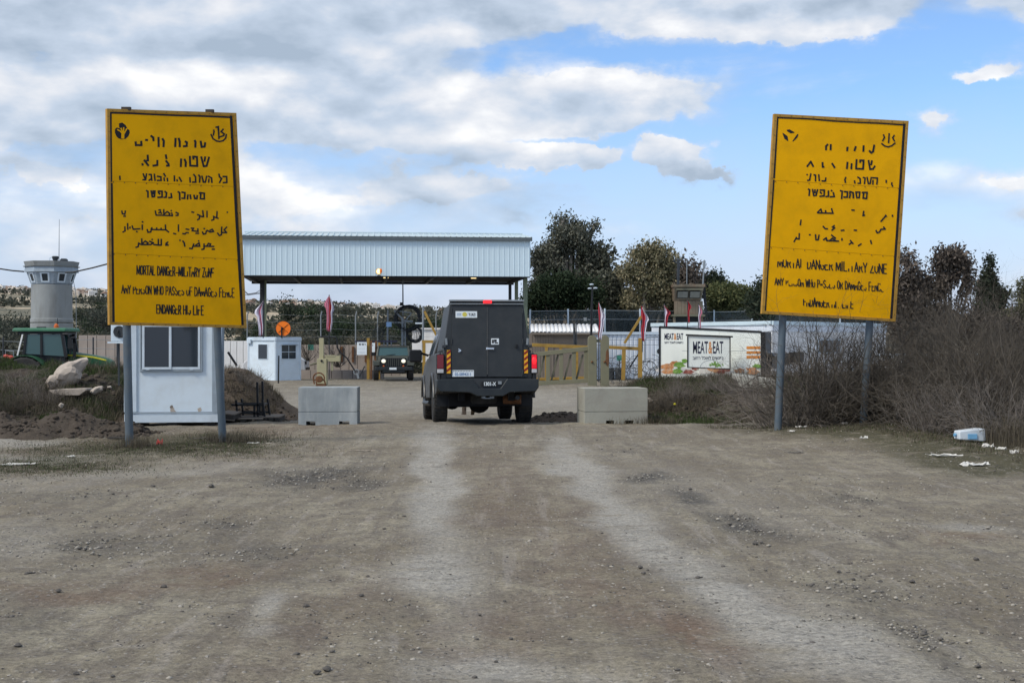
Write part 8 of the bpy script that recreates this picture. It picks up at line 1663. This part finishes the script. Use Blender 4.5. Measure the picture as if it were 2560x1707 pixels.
def where(px):
    for lim, s in ((60, ', left of the concrete watchtower'), (320, ', between concrete watchtower and left sign'), (720, ', above the small guard booth'), (830, ', between orange disc and tall flag'), (960, ', above the notice boards'), (1040, ', beside the wire rolls')):
        if px < lim: return s
    return ', just left of the pickup canopy'
def far_trees():
    # five shared shapes, set out across the valley as separate trees
    protos = []
    cfg = [('leaf_far', [(0, 0, 3.2, 2.2, 2.2, 1.6), (1.0, 0, 4.0, 1.4, 1.4, 1.1)], 80), ('leaf_far', [(0, 0, 2.8, 2.6, 2.6, 1.5), (-1.2, 0, 3.4, 1.4, 1.4, 1.1)], 80), ('leaf_cyp', [(0, 0, 2.6, 1.0, 1.0, 2.5), (0, 0, 4.9, .5, .5, 1.3)], 60), ('leaf_farwarm', [(0, 0, 2.6, 2.2, 2.2, 1.9)], 70), ('leaf_shrub', [(0, 0, 3.6, 2.9, 2.9, 2.3), (1.4, 0, 4.6, 1.7, 1.7, 1.4)], 100)]
    for i, (m_, lob, n) in enumerate(cfg): protos.append(tree('valley_tree', Vector((0, 0, 0)), lob, n, 60, .24, M(m_), M('bark'), 'x', seed=60 + i, spread=.35, trunk_r=.16))
    names = ['grey green bushy valley tree', 'broad grey green valley tree', 'small dark pointed valley cypress', 'dry brownish valley tree', 'dark rounded valley evergreen']
    pl = []; rs = random.Random(11)
    # (px, py of top, depth, kind)
    named = [(185, 800, 108, 4), (232, 792, 112, 4), (262, 805, 104, 0), (12, 812, 106, 0), (45, 800, 110, 1), (205, 815, 100, 3), (642, 792, 112, 4), (668, 783, 116, 4), (700, 795, 112, 3), (735, 792, 120, 1), (765, 790, 118, 0), (795, 792, 122, 1), (845, 768, 118, 4), (868, 776, 120, 4), (900, 790, 124, 0), (930, 794, 118, 1), (880, 815, 108, 0),
             (960, 786, 125, 3), (985, 778, 118, 4), (1075, 766, 116, 4), (1060, 785, 120, 2), (1095, 778, 130, 0), (830, 820, 104, 1), (700, 818, 102, 0), (740, 822, 100, 3), (775, 815, 104, 0), (945, 815, 106, 0), (1015, 785, 128, 4), (1040, 790, 128, 4), (1100, 800, 110, 1), (640, 822, 100, 1), (905, 824, 102, 3), (985, 812, 108, 0)]
    for (px, py, d, k) in named: pl.append((px, py, d, k))
    for (x0, x1, n) in ((-40, 300, 46), (600, 1130, 84)):
        for i in range(n):
            d = rs.choice([140, 170, 210, 280, 380, 520, 700, 900]) * rs.uniform(.85, 1.2); px = rs.uniform(x0, x1); pl.append((px, None, d, rs.choice([0, 1, 3, 4, 0, 2])))
    H = [6.0, 5.4, 6.9, 5.2, 7.2]; used = set()
    for (px, py, d, k) in pl:
        x = X(px, d); g = float(ground_z(x, d)); 
        if py is None: s = rs.uniform(.55, 1.0) * (1 + d / 700)
        else: s = max(.5, (Z(py, d) - g) / H[k])
        o = protos[k] if k not in used else copy_tree(protos[k]); used.add(k); o.location = (x, d, g - .1); o.scale = (s, s, s); o.rotation_euler = (0, 0, rs.uniform(0, 6.28)); tag(o, names[k] + where(px), 'tree', 'trees in the valley behind the gate')
    for k in range(5):
        if k not in used: copy_tree
    # woods that read as one mass beneath
    rs2 = np.random.RandomState(9); n = 7600; px = np.concatenate([rs2.uniform(-300, 620, n // 2), rs2.uniform(590, 1600, n - n // 2)]); d = 100 * np.exp(rs2.rand(n) * 1.9); x = (px - CX) / F * d; z = ground_z(x, d) + rs2.rand(n) ** 1.5 * 2.2
    V, Fq, T = leaf_quads(np.column_stack([x, d, z, np.clip(rs2.normal(.4, .3, n), 0, 1)]), 40, np.array([.8, .8, .5]), .42, rs2); o = mesh_np('valley_undergrowth', V, Fq, 4, M('leaf_far'), None, {'tone': T}); tag(o, 'grey green undergrowth filling the valley behind the gate', 'undergrowth', kind='stuff')
far_trees()

# ------------------------------------------------------------------ town on the far hill
def town():
    rs = random.Random(14); protos = []
    for i, (w, h, m_) in enumerate(((11, 6, 'house_a'), (14, 9, 'house_b'), (9, 6, 'house_b'), (18, 8, 'house_a'), (12, 7, 'house_c'))):
        mb = MB(); mb.box(-w / 2, w / 2, -4, 4, -3, h); body = MB()
        me_name = 'house'; mb2 = mb
        if i % 2 == 0: mb.prism([(-w / 2 - .4, h), (0, h + 2.6), (w / 2 + .4, h)], 'y', -4.5, 4.5, 1)
        else: mb.box(-w / 2 + .1, w / 2 - .1, -3.9, 3.9, h, h + .5, 1); mb.box(-w * .2, w * .1, -2, 1, h + .5, h + 2.4)
        for k in range(int(w // 3.4)):
            for z0 in (1.2, 4.4):
                if z0 + 1.5 < h: x = -w / 2 + 1.4 + k * 3.4; mb.box(x, x + 1.3, -4.06, -4.0, z0, z0 + 1.5, 2)
        o = mb.build('house', [M(m_), M('roof_red') if i % 2 == 0 else M('house_b'), M('tower_pane')], None, smooth=0); protos.append(o)
    lab = ['small pale house with pitched red roof in the far hillside town', 'tall white flat roofed block in the far hillside town', 'small white house with pitched roof in the far hillside town', 'long pale flat roofed house in the far hillside town', 'brown walled house in the far hillside town']
    used = set()
    def put(px, d):
        k = rs.randrange(5); x = X(px, d); o = protos[k] if k not in used else protos[k].copy()
        if k in used: COL.objects.link(o)
        used.add(k); o.location = (x, d, float(ground_z(x, d))); o.rotation_euler = (0, 0, rs.uniform(-.6, .6)); s = rs.uniform(.6, 1.0); o.scale = (s, s, s); tag(o, lab[k].replace(' in the far hillside town', ' far away').replace('small ', '') + where(px), 'house', 'houses of the far hillside town')
    for i in range(60): put(rs.uniform(160, 300), rs.uniform(1700, 3300))
    for i in range(26): put(rs.uniform(-20, 70), rs.uniform(1800, 3300))
    for i in range(60): put(rs.uniform(600, 1000), rs.uniform(1900, 3900))
    for i in range(10): put(rs.uniform(1000, 1130), rs.uniform(1900, 3600))
    # scattered hillside trees between the houses
    rs2 = np.random.RandomState(19); n = 2400; px = rs2.uniform(-200, 1500, n); d = 700 * np.exp(rs2.rand(n) * 1.7); x = (px - CX) / F * d; k = fbm(x / 120, d / 200, 3) > .50; x, d = x[k], d[k]; z = ground_z(x, d) + 3
    V, Fq, T = leaf_quads(np.column_stack([x, d, z, rs2.rand(len(x))]), 34, np.array([4.5, 4, 2.2]), 3.4, rs2, 1.4); o = mesh_np('hillside_woods', V, Fq, 4, M('leaf_far'), None, {'tone': T}); tag(o, 'scattered woods on the far hillside among the houses', 'woods', kind='stuff')
town()
